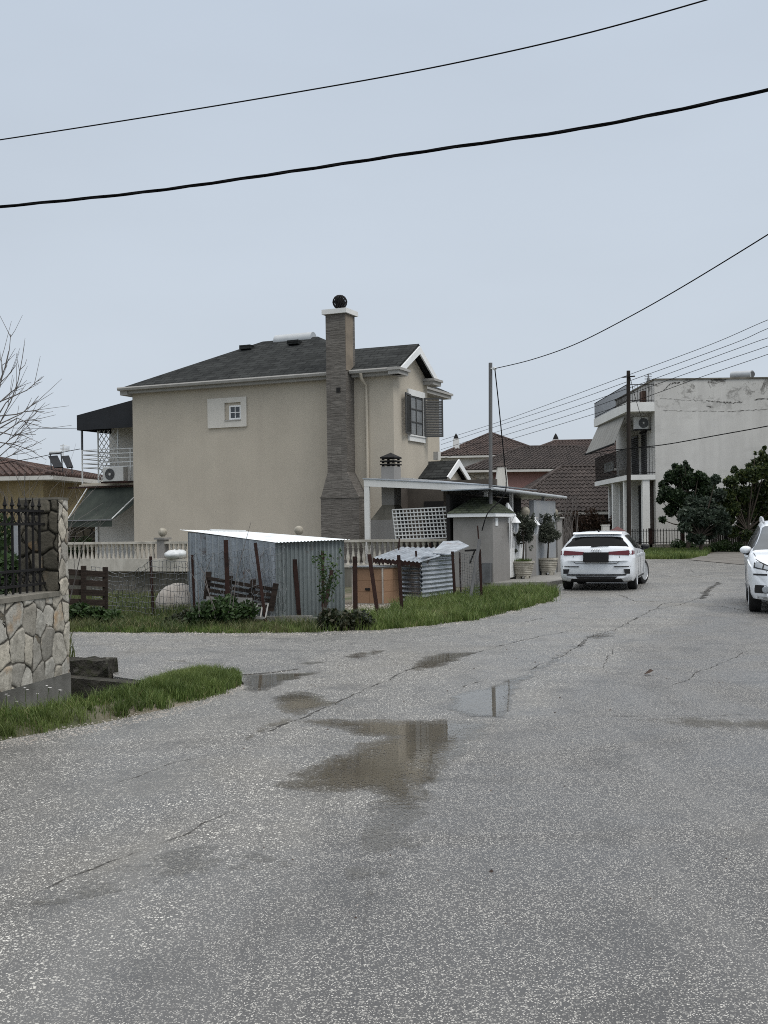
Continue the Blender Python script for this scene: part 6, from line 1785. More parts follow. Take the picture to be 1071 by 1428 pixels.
# roll-out striped awning on the long side
q = [f.pt(bw+.02,1.2,s2-.17), f.pt(bw+.02,8.6,s2-.17), f.pt(bw-1.0,8.6,s1+1.0), f.pt(bw-1.0,1.2,s1+1.0)]
q[2] = P(816,634,63); q[3] = P(856,619,56.6); q[0] = P(873,575,56.4); q[1] = P(838,586,63.0)
mb = MB(); N = 8
vs = []
for j in range(N+1):
    a, b = q[0].lerp(q[3], j/N), q[1].lerp(q[2], j/N); s = V((-.04,0,-.10))*math.sin(math.pi*j/N)
    vs += [a+s, a.lerp(b,.5)+s*1.3, b+s]
mb.add(vs, [(3*j+k,3*j+k+1,3*j+k+4,3*j+k+3) for j in range(N) for k in (0,1)])
aw = mb.build('awning', M['fabric_stripe'], RB); sl_ = aw.modifiers.new('s','SOLIDIFY'); sl_.thickness = .02
mb = MB(); mb.tube([q[2], q[3]], .05, 6); mb.build('front_bar', M['irondark'], aw)
# clutter on the balcony
mb = MB(); c = f.pt(bw+.5, 3.2, s1); mb.lathe([(.2,0),(.25,.35),(.18,.4)], c, 10); mb.build('flower_pot', M['terracotta'], label='cement flower pot on the first floor balcony', cat='pot')
mb = MB(); c = f.pt(bw+.45, 6.0, s1+.3); mb.tube([c+V((0,-1.2,.55)), c+V((0,1.0,.55))], .03, 5); mb.fbox(f, bw+.3, bw+.35, 5.0, 7.4, s1+.45, s1+.95); mb.build('laundry_rack', M['white'], label='pale laundry on the first floor balcony rail', cat='laundry')
# brick stack and aerial on the terrace, solar tank, roof box
c = P(901, 556, 57); mb = MB(); mb.box(c.x-.26,c.x+.26,56.7,57.3,s2+.3,P(901,546,57).z); mb.build('brick_stack', simple('brown_brick', (.10,.06,.045), .9, .4, 6), label='small brown brick chimney stack on the railed terrace', cat='chimney')
mb = MB(); b = P(904.5,546,57); mb.tube([b, P(904,521,57)], .03, 5)
for k in range(4): mb.tube([P(899,523+k*2.2,57), P(909,522.5+k*2.4,57)], .012, 4)
mb.lathe([(.22,0),(.16,.25),(.10,.5),(.05,.7)], b, 8); mb.build('aerial', M['steelgrey'], label='television aerial standing on the terrace of the old white house', cat='aerial')
t = thing('water_tank', 'grey solar water tank on the flat roof of the old white house', 'water tank', P(1035,528,57))
mb = MB(); mb.tube([P(1021,523.5,57.5), P(1049,522,56.6)], .2, 16); mb.build('tank', M['tank'], t, smooth=50)
mb = MB(); mb.tube([P(1049,522,56.59), P(1049.4,522,56.57)], .15, 14); mb.build('end_cap', M['steelgrey'], t)
mb = MB(); [mb.bar(P(x,530,57), P(x,525,57), .05) for x in (1025,1045)]; mb.build('legs', M['steelgrey'], t)
mb = MB(); a, b = P(990,529,59), P(1090,529,59); mb.box(a.x,b.x,59,62,pz_,pz_+.32); mb.hexa([(a.x-.2,58.8,pz_+.321),(b.x,58.8,pz_+.321),(b.x,62.2,pz_+.321),(a.x-.2,62.2,pz_+.321)],[(a.x+.4,58.8,pz_+.5),(b.x,58.8,pz_+.5),(b.x,62.2,pz_+.5),(a.x+.4,62.2,pz_+.5)])
mb.build('roof_box', M['retain'], RB)
# open cracks and dark drip in the wall
def wcrack(pts, w, seed):
    rr = random.Random(seed); mb = MB(); vs = []; L = []
    for a, b in zip(pts, pts[1:]):
        for k in range(10): L.append((a[0]+(b[0]-a[0])*k/10, a[1]+(b[1]-a[1])*k/10+rr.gauss(0,.45)))
    for (x, y) in L:
        p = P(x, y, 54.985); ww = w*max(.15, rr.gauss(.8,.5)); vs += [(p.x,54.99,p.z-ww),(p.x,54.99,p.z+ww)]
    mb.add(vs, [(2*i,2*i+2,2*i+3,2*i+1) for i in range(len(L)-1)])
    mb.build('crack', M['crack'], RB)
for i, (p, w) in enumerate([([(984,559),(1000,560),(1020,562),(1038,560)], .022), ([(1052,557),(1071,556),(1100,555)], .03), ([(920,555),(950,558),(984,559)], .012), ([(925,572),(960,573),(1000,574),(1040,573),(1075,570)], .013), ([(985,566),(996,568)], .02), ([(1022,531),(1022,545),(1023,558)], .02), ([(925,545),(935,535),(950,533)], .03)]): wcrack(p, w, i)

# fence in front of the house: low stone kerb, railings, board gate
kb = thing('railings', 'dark railings on a low pale stone kerb before the old white house', 'railings', P(930,765,52.5))
x0, x1 = P(878,760,52.5).x, P(990,760,52.5).x; zz = P(930,759,52.5).z; gz_ = G(0,52.5)
mb = MB(); mb.box(x0,x1,52.4,52.65,gz_-.2,zz); mb.build('kerb', M['rubble'], kb)
zr = P(930,737,52.5).z; mb = MB()
x = x0
while x < x1: mb.box(x-.012,x+.012,52.5,52.524,zz,zr); x += .13
mb.box(x0,x1,52.495,52.53,zr-.12,zr-.09); mb.box(x0,x1,52.495,52.53,zz+.08,zz+.11); mb.build('bars', M['irondark'], kb)
for x in (x0, P(907,750,52.5).x, P(952,750,52.5).x):
    mb = MB(); mb.box(x-.07,x+.07,52.4,52.6,gz_,zr+.02); mb.build('post', M['rust'], kb)
gtb = thing('board_fence', 'grey brown upright board fence under the taller citrus tree', 'fence', P(1015,768,52.5))
x0, x1 = P(988,760,52.5).x, P(1110,760,52.5).x; mb = MB(); x = x0; rr = random.Random(2)
while x < x1: mb.box(x,x+.085,52.45+rr.uniform(-.01,.01),52.48+rr.uniform(0,.01),gz_,P(1010,735,52.5).z+rr.uniform(-.05,.05)); x += .1
mb.build('boards', simple('grey_brown_boards', (.075,.066,.057), .9, .5, 3, .4, 30, 0, .2, (.035,.03,.026), (3,3,.3)), gtb)
for px_ in (1012, 1032, 1075):
    mb = MB(); x = P(px_,760,52.5).x; mb.box(x-.06,x+.06,52.38,52.449,gz_,P(1010,728,52.5).z); mb.build('post', M['irondark'], gtb)

# citrus trees
def citrus(name, label, cat, trunk, clumps, n, size, mat, seed, Z):
    b = V((P(trunk[0], 760, Z).x, Z, G(0,Z)-.05))
    t = thing(name, label, cat, b); rr = random.Random(seed)
    cs = [(P(x, y, Z+rr.uniform(-.5,.5)), (r*Z/F, r*Z/F*.9, r*Z/F*.9), r*r) for x, y, r in clumps]
    mb = MB(); top = P(trunk[0]+rr.uniform(-3,3), trunk[1], Z); mb.tube([b, b.lerp(top,.5)+V((.06,0,0)), top], .11, 8, r1=.07)
    for (p, r, w) in cs: mb.tube([top, top.lerp(p,.6)+V((0,0,-.05)), p], .04, 5, r1=.012)
    mb.build('trunk', M['bark'], t)
    leaves('crown', cs, n, size, mat, t, seed, asp=.45, shell=.45)
    return t
rr = random.Random(9)
cl = [(938,665,12),(955,670,16),(975,672,15),(930,688,12),(945,695,15),(965,698,15),(985,690,14),(996,703,9),(935,712,9),(955,714,10),(948,655,7),(957,651,5),(984,676,10),(992,680,7),(925,676,7),(974,662,6),(921,697,6),(924,725,5),(960,657,6),(941,650,4),(955,645,3)]
citrus('citrus_tree', 'dark green citrus tree nearest the stained house corner', 'tree', (958,735), cl, 12000, .10, M['leaf_citrus'], 61, 51.5)
cl = [(1003,690,10),(1008,722,10),(1012,738,9),(998,668,7),(965,700,10),(985,705,14),(960,718,14),(980,722,16),(997,722,12),(970,738,13),(988,742,12),(975,752,8),(955,735,9),(1000,738,8),(1005,712,7),(951,722,6),(964,750,6)]
citrus('broadleaf_shrub', 'grey green broad leaved shrub standing in front of the citrus trees', 'shrub', (976,748), cl, 9500, .105, M['leaf_grey'], 62, 49.5)
cl = [(1022,742,9),(1042,747,9),(1060,745,9),(1008,690,9),(1020,672,10),(1035,665,12),(1050,662,13),(1066,655,14),(1015,690,11),(1035,690,16),(1055,690,18),(1075,685,20),(1020,710,13),(1042,715,16),(1065,715,18),(1085,700,20),(1016,725,9),(1035,733,9),(1058,735,10),(1024,655,5),(1054,645,6),(1063,632,5),(1070,640,8),(1046,650,5),(1060,640,4),(1013,672,5),(1008,702,7),(1053,632,2.5),(1066,625,3)]
citrus('citrus_tree', 'taller yellowish green citrus tree behind the white crossover car', 'tree', (1045,740), cl, 17000, .10, M['leaf_light'], 63, 51)
bush('low_shrub', 'low weeds along the pale kerb under the citrus', 'weed', [(945,760,51.8,.35),(962,762,51.7,.3),(1000,764,51.8,.4),(1012,762,52,.4),(1030,764,52,.35),(900,765,51.9,.2)], 2200, .06, M['leaf_bush'], 64, 2)
for i, o in enumerate([]): pass
# ---------------------------------------------------------------- cars
def pch(xs, ys):
    """monotone cubic through the knots"""
    xs = np.array(xs, float); ys = np.array(ys, float); h_ = np.diff(xs); d = np.diff(ys)/h_; m = np.zeros(len(xs))
    m[0], m[-1] = d[0], d[-1]
    for i in range(1, len(xs)-1):
        m[i] = 0 if d[i-1]*d[i] <= 0 else 2/(1/d[i-1]+1/d[i])
    def f(x):
        i = int(np.clip(np.searchsorted(xs, x)-1, 0, len(xs)-2)); t_ = (x-xs[i])/h_[i]; t_ = min(1, max(0, t_))
        return (2*t_**3-3*t_*t_+1)*ys[i]+(t_**3-2*t_*t_+t_)*h_[i]*m[i]+(-2*t_**3+3*t_*t_)*ys[i+1]+(t_**3-t_*t_)*h_[i]*m[i+1]
    return f

def car(name, label, S):
    """local frame: x forward, y left, z up"""
    t = thing(name, label, 'car', S['loc'], S['rz'])
    ZT, BE, W, WR, ZB = (pch(*zip(*S[k])) for k in ('top','belt','w','wr','zb'))
    L = S['L']
    xs = sorted(set([0,.012,.03,.05,.075,.1,.13] + [round(x,3) for x in np.arange(.16,L-.2,.045)] + [L-.2,L-.16,L-.12,L-.09,L-.06,L-.035,L-.015,L]))
    rings = []; TG = (.0,.07,.5,.90,1.0)
    for x in xs:
        w, zt, zb = W(x), ZT(x), ZB(x); be = min(BE(x), zt-.012); wr = min(WR(x), w*.93)
        sh = min(S['sh'], be-.05); zm = zb+(sh-zb)*.55
        wb = w*.955; gf = min(1, max(0, (zt-be)/.25)); zre = zt-.012-.045*gf
        wtop = wr*gf+(w*.90)*(1-gf)
        half = [(0,zb),(w*.72,zb),(w*.93,zb+.035),(w*.98,zb+.12),(w*.992,zm),(w,sh-.03),(w*.995,sh+.02),(w*.968,(sh+be)/2)]
        for f_ in TG:
            bul = .022*math.sin(math.pi*f_)*gf
            half.append((wb+(wtop-wb)*f_+bul, be+(zre-be)*f_))
        half += [(wtop*.92, zre+(zt-zre)*.55),(wtop*.55, zre+(zt-zre)*.9),(0,zt)]
        rings.append(half)
    nh = len(rings[0]); full = 2*nh-2; vs = []
    for x, hf in zip(xs, rings):
        bow = S.get('bow', 0)
        for (y, z) in hf: vs.append((x, y, z))
        for (y, z) in hf[-2:0:-1]: vs.append((x, -y, z))
    # bow the tail and nose in plan so the ends are not flat
    def bend(p):
        x, y, z = p
        k0 = max(0, 1-x/.5); k1 = max(0, 1-(L-x)/.7)
        return (x + S['bow0']*k0*(y/.9)**2 - S['bow1']*k1*(y/.9)**2, y, z)
    vs = [bend(p) for p in vs]
    fs, mi = [], []
    g0 = 8                                    # first greenhouse ring index
    for i in range(len(xs)-1):
        xm = (xs[i]+xs[i+1])/2
        for j in range(full):
            k = (j+1) % full
            fs.append((i*full+j, i*full+k, (i+1)*full+k, (i+1)*full+j))
            jj = j if j < nh-1 else full-1-j
            m = 0
            if jj in (0,): m = 4
            if jj in (9,10) and S['sg'][0] < xm < S['sg'][1] and ZT(xm)-BE(xm) > .10:
                m = 1
                if any(abs(xm-b) < .05 for b in S['bp']): m = 4
            if jj in (12,13,14):
                if S['rg'][0] < xm < S['rg'][1]: m = 2
                if S['ws'][0] < xm < S['ws'][1]: m = 3
            mi.append(m)
    fs.append(tuple(range(full))); mi.append(0)
    fs.append(tuple(range((len(xs)-1)*full, len(xs)*full))[::-1]); mi.append(0)
    me = bpy.data.meshes.new('tmp'); me.from_pydata(vs, [], fs)
    bm = bmesh.new(); bm.from_mesh(me); bmesh.ops.recalc_face_normals(bm, faces=bm.faces); bm.to_mesh(me); bm.free()
    mats = [M['paint'], M['carglass'], M['carglass'], M['screen'], M['blackplastic']]
    for m in mats: me.materials.append(m)
    me.polygons.foreach_set('material_index', mi)
    tree = BVHTree.FromPolygons([v.co.copy() for v in me.vertices], [tuple(p.vertices) for p in me.polygons])
    ob = bpy.data.objects.new('tmp', me); COL.objects.link(ob); cut = []
    for ax in S['ax']:
        for s in (1, -1):
            mb = MB(); mb.cyl((ax, s*.60, S['wr_']+.01), (ax, s*1.2, S['wr_']+.01), S['wr_']+.05, n=36)
            c = mb.build('cut', mats, local=True); c.data.polygons.foreach_set('material_index', [4]*len(c.data.polygons))
            cut.append(c); md = ob.modifiers.new('b','BOOLEAN'); md.operation = 'DIFFERENCE'; md.object = c; md.solver = 'EXACT'
    bpy.context.view_layer.update()
    ev = ob.evaluated_get(bpy.context.evaluated_depsgraph_get()); me2 = bpy.data.meshes.new_from_object(ev)
    V2 = [v.co.copy() for v in me2.vertices]
    groups = {}
    for p in me2.polygons: groups.setdefault({0:'body',4:'body',1:'side_window',2:'rear_window',3:'windscreen'}[p.material_index], []).append(p)
    def part(nm, polys, mlist, idx, par):
        use = {}; vv = []; ff = []
        for p in polys:
            f_ = []
            for v in p.vertices:
                if v not in use: use[v] = len(vv); vv.append(V2[v])
                f_.append(use[v])
            ff.append(f_)
        m_ = bpy.data.meshes.new(nm); m_.from_pydata(vv, [], ff)
        for q in mlist: m_.materials.append(q)
        m_.polygons.foreach_set('material_index', [idx(p) for p in polys]); m_.polygons.foreach_set('use_smooth', [True]*len(polys)); m_.set_sharp_from_angle(angle=math.radians(42))
        o = bpy.data.objects.new(nm, m_); COL.objects.link(o); o.parent = par; return o
    body = part('body', groups['body'], [M['paint'], M['blackplastic']], lambda p: 1 if p.material_index == 4 else 0, t)
    sw = groups['side_window']
    for s in (1, -1): part('side_window', [p for p in sw if p.center.y*s > 0], [M['carglass']], lambda p: 0, t)
    part('rear_window', groups['rear_window'], [M['carglass']], lambda p: 0, t)
    part('windscreen', groups['windscreen'], [M['screen']], lambda p: 0, t)
    for o in cut + [ob]: bpy.data.objects.remove(o, do_unlink=True)

    def hit(o, d):
        h_ = tree.ray_cast(V(o), V(d).normalized())
        return h_[0]
    def decal(nm, grid, d, mat, off=.008, par=t, org=None):
        """grid of (y,z) or (x,z) points thrown onto the body along d, given a small thickness"""
        d = V(d).normalized(); rows = []
        for row in grid:
            r_ = []
            for p in row:
                p = V(p); h_ = hit(p-d*1.5, d)
                if h_ is None: h_ = p
                r_.append(h_-d*off)
            rows.append(r_)
        nr, nc = len(rows), len(rows[0]); vs_ = [p for r_ in rows for p in r_]; bk = [p+d*(off+.02) for p in vs_]
        fs_ = [(i*nc+j, i*nc+j+1, (i+1)*nc+j+1, (i+1)*nc+j) for i in range(nr-1) for j in range(nc-1)]
        n_ = nr*nc; per = [j for j in range(nc)] + [i*nc+nc-1 for i in range(1,nr)] + [(nr-1)*nc+j for j in range(nc-2,-1,-1)] + [i*nc for i in range(nr-2,0,-1)]
        fs_ += [(a, b, b+n_, a+n_) for a, b in zip(per, per[1:]+per[:1])]
        mb = MB(); mb.add(vs_+bk, fs_); return mb.build(nm, mat, par, smooth=50, local=True)
    def strip(x0fun, zlo, zhi, ys, x):      # rows for a rear/front decal
        return [[(x, y, zlo(y)) for y in ys], [(x, y, (zlo(y)+zhi(y))/2) for y in ys], [(x, y, zhi(y)) for y in ys]]
    # wheels
    for k, ax in enumerate(S['ax']):
        for s in (1, -1):
            r = S['wr_']; wy = s*(S['track']); c = V((ax, wy, r)); st = S['steer'] if k == 1 else 0
            rot = Matrix.Rotation(st, 3, 'Z'); axd = rot @ V((0, s, 0))
            mb = MB(); mb.lathe([(r*.66,-.10),(r*.90,-.105),(r*.985,-.085),(r,-.05),(r,.05),(r*.985,.085),(r*.92,.103),(r*.70,.108),(r*.66,.09)], c, 32, axis=axd)
            wh = mb.build('wheel', M['tyre'], t, smooth=40, local=True)
            mb = MB(); mb.lathe([(r*.655,-.09),(r*.655,.085),(r*.68,.10),(r*.62,.10),(r*.60,.02),(r*.15,.03),(r*.14,.075),(.01,.08)], c, 28, mi=1, axis=axd)
            x_ = axd.cross(V((0,0,1))).normalized(); z_ = V((0,0,1))
            for q in range(10):
                a = 2*math.pi*(q//2)/5 + (.16 if q % 2 else -.16)
                dr = x_*math.cos(a)+z_*math.sin(a)
                mb.bar(c+axd*.085+dr*r*.12, c+axd*.088+dr*r*.66, .045, .03, up=axd)
            mb.lathe([(r*.655,.08),(r*.70,.104),(r*.66,.112),(r*.63,.10)], c, 28, axis=axd)
            mb.build('rim', [M['alloy'], M['blackplastic']], wh, smooth=40, local=True)
    # mirrors
    for s in (1, -1):
        x, z = S['mir']; y = hit((x, s*2, z), (0,-s,0)); y = (abs(y.y) if y else .85)
        mb = MB(); c = V((x, s*(y+S.get('mo',.13)), z+.05)); n_ = 14
        mb.ball(c, .095, n_, sz=.8); 
        vs_ = [V((c.x+(p[0]-c.x)*(.75), c.y+(p[1]-c.y)*1.15, p[2])) for p in mb.v]; mb.v = [tuple(p) for p in vs_]
        o = mb.build('mirror', S.get('mirmat', M['paint']), t, smooth=60, local=True)
        mb = MB(); mb.bar((x+.02, s*(y-.03), z-.03), (x+.01, s*(y+.10), z), .06, .05); mb.build('mirror_foot', M['blackplastic'], o, local=True)
    # handles and door seams
    for s in (1, -1):
        for x in S['hand']:
            z = S['sh']+.05; p = hit((x, s*2, z), (0,-s,0))
            if p: mb = MB(); mb.bar((x-.09, p.y+s*.02, z), (x+.09, p.y+s*.02, z), .035, .03); mb.build('door_handle', M['paint'], t, local=True)
        for x in S['seam']:
            prev = None; mb = MB()
            for z in np.linspace(S['zs'], S['sh']+.14, 9):
                p = hit((x, s*2, z), (0,-s,0))
                if p is None: continue
                p = p+V((0, s*.001, 0))
                if prev: mb.bar(prev, p, .012, .006, up=(0,s,0))
                prev = p
            if mb.v: mb.build('door_seam', M['blackplastic'], t, local=True)
        mb = MB(); prev = None
        for x in np.linspace(S['ax'][0]+.42, S['ax'][1]-.42, 8):
            p = hit((x, s*2, S['zs']-.05), (0,-s,0))
            if p:
                p = p+V((0,s*.002,0))
                if prev: mb.bar(prev, p, .05, .02, up=(0,s,0))
                prev = p
        mb.build('sill_trim', M['blackplastic'], t, local=True)
    return t, decal, hit, tree

# white hatchback seen from behind
gA = gp(800, 822); Z_ = gA.y
hd = math.radians(17)
rr_corner = P(786, 820, 28.0)
fwd = V((math.sin(hd), math.cos(hd), 0)); rgt = V((fwd.y, -fwd.x, 0))
cen = P(831.5, 820, 27.4); cen.z = G(0, 31)
S = dict(loc=(cen.x, cen.y, cen.z), rz=math.radians(90-17), L=4.34, sh=.80, bow0=.10, bow1=.30, wr_=.325, ax=(.84,3.47), track=.785, steer=-.30,
 top=[(0,.72),(.03,.80),(.06,.93),(.09,1.02),(.2,1.13),(.34,1.26),(.46,1.355),(.6,1.39),(1.0,1.42),(1.6,1.43),(2.2,1.405),(2.6,1.33),(2.95,1.16),(3.25,1.0),(3.5,.955),(4.0,.86),(4.22,.76),(4.34,.60)],
 belt=[(0,.70),(.06,.90),(.1,.985),(.5,1.0),(1.2,.965),(2.6,.92),(3.2,.91),(3.5,.88),(4.1,.76),(4.34,.55)],
 w=[(0,.80),(.03,.835),(.1,.872),(.3,.90),(.8,.908),(3.2,.905),(3.7,.885),(4.0,.84),(4.2,.74),(4.34,.56)],
 wr=[(0,.72),(.1,.70),(.46,.60),(1.0,.585),(1.6,.585),(2.5,.575),(2.9,.66),(3.3,.78),(4.34,.7)],
 zb=[(0,.30),(.12,.22),(.4,.19),(3.9,.19),(4.2,.22),(4.34,.30)],
 sg=(.62,3.0), bp=(1.72,), rg=(.115,.40), ws=(2.62,3.2), mir=(2.85,.95), hand=(1.45,2.35), seam=(1.25,1.78,2.95), zs=.34, mirmat=M['blackplastic'], mo=.10)
t, decal, hit, tree = car('white_hatchback', 'white hatchback seen from behind, front wheel turned, beside the potted olives', S)
for s in (1, -1):
    ys = np.linspace(.31, .80, 8)*s
    decal('tail_light', [[(0,y,.875-.03*abs(y)) for y in ys],[(0,y,.895+.02*abs(y)) for y in ys],[(0,y,.915+.065*abs(y)) for y in ys]], (1,-s*.25,0), M['redlamp'], .012)
    xs_ = np.linspace(.10,.36,6)
    decal('tail_light', [[(x,s*.9,.845+x*.12) for x in xs_],[(x,s*.9,.91+x*.02) for x in xs_],[(x,s*.9,.975-x*.08) for x in xs_]], (.15,-s,0), M['redlamp'], .010)
    ys = np.linspace(.58,.80,5)*s
    decal('corner_vent', [[(0,y,.40+.05*(.8-abs(y))) for y in ys],[(0,y,.45) for y in ys],[(0,y,.50-.02*(.8-abs(y))) for y in ys]] if False else [[(0,y,.41) for y in np.linspace(.68,.80,4)*s],[(0,y,.52) for y in np.linspace(.65,.80,4)*s]], (1,-s*.1,0), M['blackplastic'], .006)
    decal('corner_slit', [[(0,y,.575) for y in np.linspace(.42,.82,7)*s],[(0,y,.592) for y in np.linspace(.42,.82,7)*s]], (1,-s*.1,0), M['blackplastic'], .005)
    mb = MB(); p = None
    prev = None
    for (y, z) in [(.54*s,.84),(.55*s,.80),(.54*s,.70),(.48*s,.655),(.2*s,.648),(0,.646)]:
        q = hit((-1.5,y,z),(1,0,0))
        if q:
            q = q+V((-.002,0,0))
            if prev: mb.bar(prev, q, .010, .006, up=(1,0,0))
            prev = q
    mb.build('tailgate_seam', M['blackplastic'], t, local=True)
ys = np.linspace(-.62,.62,9)
decal('diffuser', [[(0,y,.235) for y in ys*.62],[(0,y,.29) for y in ys*.70],[(0,y,.345) for y in ys*.80]], (1,0,0), M['blackplastic'], .008)
ys = np.linspace(-.70,.70,9)
decal('bumper_line', [[(0,y,.365) for y in ys],[(0,y,.40) for y in ys*1.02]], (1,0,0), M['blackplastic'], .004)
mb = MB(); mb.box(-.03,.06,-.30,.30,.685,.925); np_ = mb.build('number_plate', M['black'], t, local=True)
np_.modifiers.new('b','BEVEL').width = .01
mb = MB()
for k in range(4):
    q = hit((-1.5,(k-1.5)*.055,.955),(1,0,0)); c = V((q.x-.012,(k-1.5)*.055,.957))
    mb.tube([c+V((.004*math.sin(a), .035*math.cos(a), .035*math.sin(a))) for a in np.linspace(0,2*math.pi,13)], .006, 5, cap=False)
mb.build('badge', M['chrome'], t, local=True)
ys = np.linspace(-.58,.58,9); sp = []
mb = MB()
q = [(.36,1.345),(.44,1.375),(.56,1.392),(.56,1.375),(.42,1.345)]
mb.prism([V((x,-.59,z+.012)) for x, z in q], (0,1.18,0)); mb.build('roof_spoiler', M['paint'], t, smooth=30, local=True)
mb = MB(); q = hit((-1.5,.0,1.06),(1,0,0)); mb.bar(q+V((-.02,.12,.0)), q+V((.0,-.30,.03)), .025, .02); mb.build('wiper', M['blackplastic'], t, local=True)
mb = MB(); mb.prism([V((.62,-.015,1.395)),V((.80,-.015,1.41)),V((.66,-.015,1.46)),V((.63,-.015,1.455))], (0,.03,0)); mb.build('roof_aerial', M['blackplastic'], t, local=True)

# white van-like car facing us at the right edge
hd = math.radians(16.6); fwd = V((-math.sin(hd), -math.cos(hd), 0))
fl = P(1053, 853, 20.5)     # contact of the front wheel on our left
yl = V((-fwd.y, fwd.x, 0))  # the car's own left
org = V((fl.x, fl.y, 0)) + yl*.79 - fwd*3.52; org.z = 0.004
S = dict(loc=tuple(org), rz=math.atan2(fwd.y, fwd.x), L=4.40, sh=.90, bow0=.10, bow1=.34, wr_=.335, ax=(.82,3.52), track=.79, steer=0.0,
 top=[(0,.80),(.03,.95),(.06,1.1),(.15,1.3),(.3,1.5),(.5,1.58),(1.0,1.63),(1.7,1.635),(2.3,1.58),(2.7,1.43),(3.1,1.20),(3.35,1.07),(3.7,1.02),(4.1,.92),(4.28,.82),(4.36,.70),(4.40,.58)],
 belt=[(0,.78),(.06,1.05),(.3,1.06),(1.2,1.03),(2.6,1.0),(3.2,.99),(3.6,.94),(4.1,.83),(4.4,.52)],
 w=[(0,.82),(.1,.89),(.4,.92),(3.3,.92),(3.8,.905),(4.1,.86),(4.28,.78),(4.40,.64)],
 wr=[(0,.74),(.3,.66),(.6,.63),(1.6,.635),(2.4,.62),(2.8,.68),(3.3,.80),(4.4,.72)],
 zb=[(0,.32),(.12,.25),(.4,.22),(3.9,.22),(4.25,.22),(4.40,.27)],
 mo=.06, sg=(.5,3.05), bp=(1.75,), rg=(.12,.30), ws=(2.45,3.28), mir=(2.90,1.03), hand=(1.45,2.4), seam=(1.2,1.8,3.0), zs=.42)
t, decal, hit, tree = car('white_crossover', 'white crossover car facing us with round fog lamp and roof rails', S)
for s in (1, -1):
    # head lamp: dark bezel, clear lens, bright inner pods
    xs_ = [(.46,0),(.55,.1),(.65,.3),(.74,.6),(.81,.9)]
    lo = lambda y: .735+(abs(y)-.42)*.14; hi = lambda y: .80+(abs(y)-.42)*.36
    ys = np.linspace(.42,.83,7)*s
    hl = decal('headlight', [[(4,y,lo(y)) for y in ys],[(4,y,(lo(y)+hi(y))/2) for y in ys],[(4,y,hi(y)) for y in ys]], (-1,-s*.35,0), M['blackplastic'], .006)
    lo2 = lambda y: .755+(abs(y)-.45)*.16; hi2 = lambda y: .795+(abs(y)-.45)*.34
    for (y0,y1) in ((.48,.60),(.63,.79)):
        ys = np.linspace(y0,y1,4)*s
        decal('lamp_lens', [[(4,y,lo2(y)) for y in ys],[(4,y,(lo2(y)+hi2(y))/2) for y in ys],[(4,y,hi2(y)) for y in ys]], (-1,-s*.35,0), M['lampglass'], .014, hl)
    ys = np.linspace(.52,.82,6)*s
    decal('running_light', [[(4,y,.665+.0*abs(y)) for y in ys],[(4,y,.695) for y in ys]], (-1,-s*.35,0), M['blackplastic'], .007)
    ys = np.linspace(.47,.80,5)*s
    fg = decal('fog_lamp_recess', [[(4,y,.36) for y in ys],[(4,y,.43) for y in ys],[(4,y,.50) for y in np.linspace(.55,.78,5)*s]], (-1,-s*.3,0), M['blackplastic'], .006)
    q = hit((6,.63*s,.425),(-1,0,0)); mb = MB(); mb.lathe([(.055,0),(.058,.03),(.045,.035),(.01,.03)], q+V((-.01,0,0)), 16, axis=(1,0,0)); mb.build('fog_lamp', M['lampglass'], fg, local=True, smooth=50)
    # roof rail
    mb = MB(); mb.tube([(.7,s*.60,1.60),(.9,s*.61,1.665),(1.5,s*.61,1.685),(2.1,s*.60,1.66),(2.35,s*.59,1.58)], .022, 6); mb.build('roof_rail', M['alloy'], t, local=True, smooth=50)
    mb = MB(); prev = None
    for x, y, z in [(3.40,.80,1.5),(3.7,.78,1.5),(4.0,.72,1.5),(4.2,.60,1.5)]:
        q = hit((x,y*s,z),(0,0,-1))
        if q:
            q = q+V((0,0,.002))
            if prev: mb.bar(prev, q, .012, .006)
            prev = q
    mb.build('bonnet_seam', M['blackplastic'], t, local=True)
ys = np.linspace(-.45,.45,9)
decal('grille', [[(4,y,.66) for y in ys],[(4,y,.72) for y in ys],[(4,y,.78) for y in ys]], (-1,0,0), M['blackplastic'], .008)
decal('lower_grille', [[(4,y,.28) for y in ys],[(4,y,.36) for y in ys],[(4,y,.44) for y in ys]], (-1,0,0), M['blackplastic'], .006)
ys = np.linspace(-.76,.76,13)
decal('bumper_lip', [[(4,y,.255) for y in ys],[(4,y,.30) for y in ys]], (-1,0,0), M['alloy'], .012)
mb = MB()
for y0, y1 in ((.05,.55),(-.55,-.05)):
    a = hit((3.30,y0,3),(0,0,-1)); b = hit((3.28,y1,3),(0,0,-1))
    if a and b: mb.bar(a+V((.03,0,.03)), b+V((-.02,0,.03)), .025, .02)
mb.build('wiper', M['blackplastic'], t, local=True)

# a leaf-like scrap on the road
mb = MB(); c = gp(904, 942); mb.add([c+V((-.05,0,.012)), c+V((0,-.04,.03)), c+V((.06,.01,.05)), c+V((0,.05,.02)), c+V((.02,0,.07))], [(0,1,4),(1,2,4),(2,3,4),(3,0,4)]); mb.build('dead_leaf', M['hedge_red'], label='curled dead leaf lying alone on the open asphalt', cat='leaf')

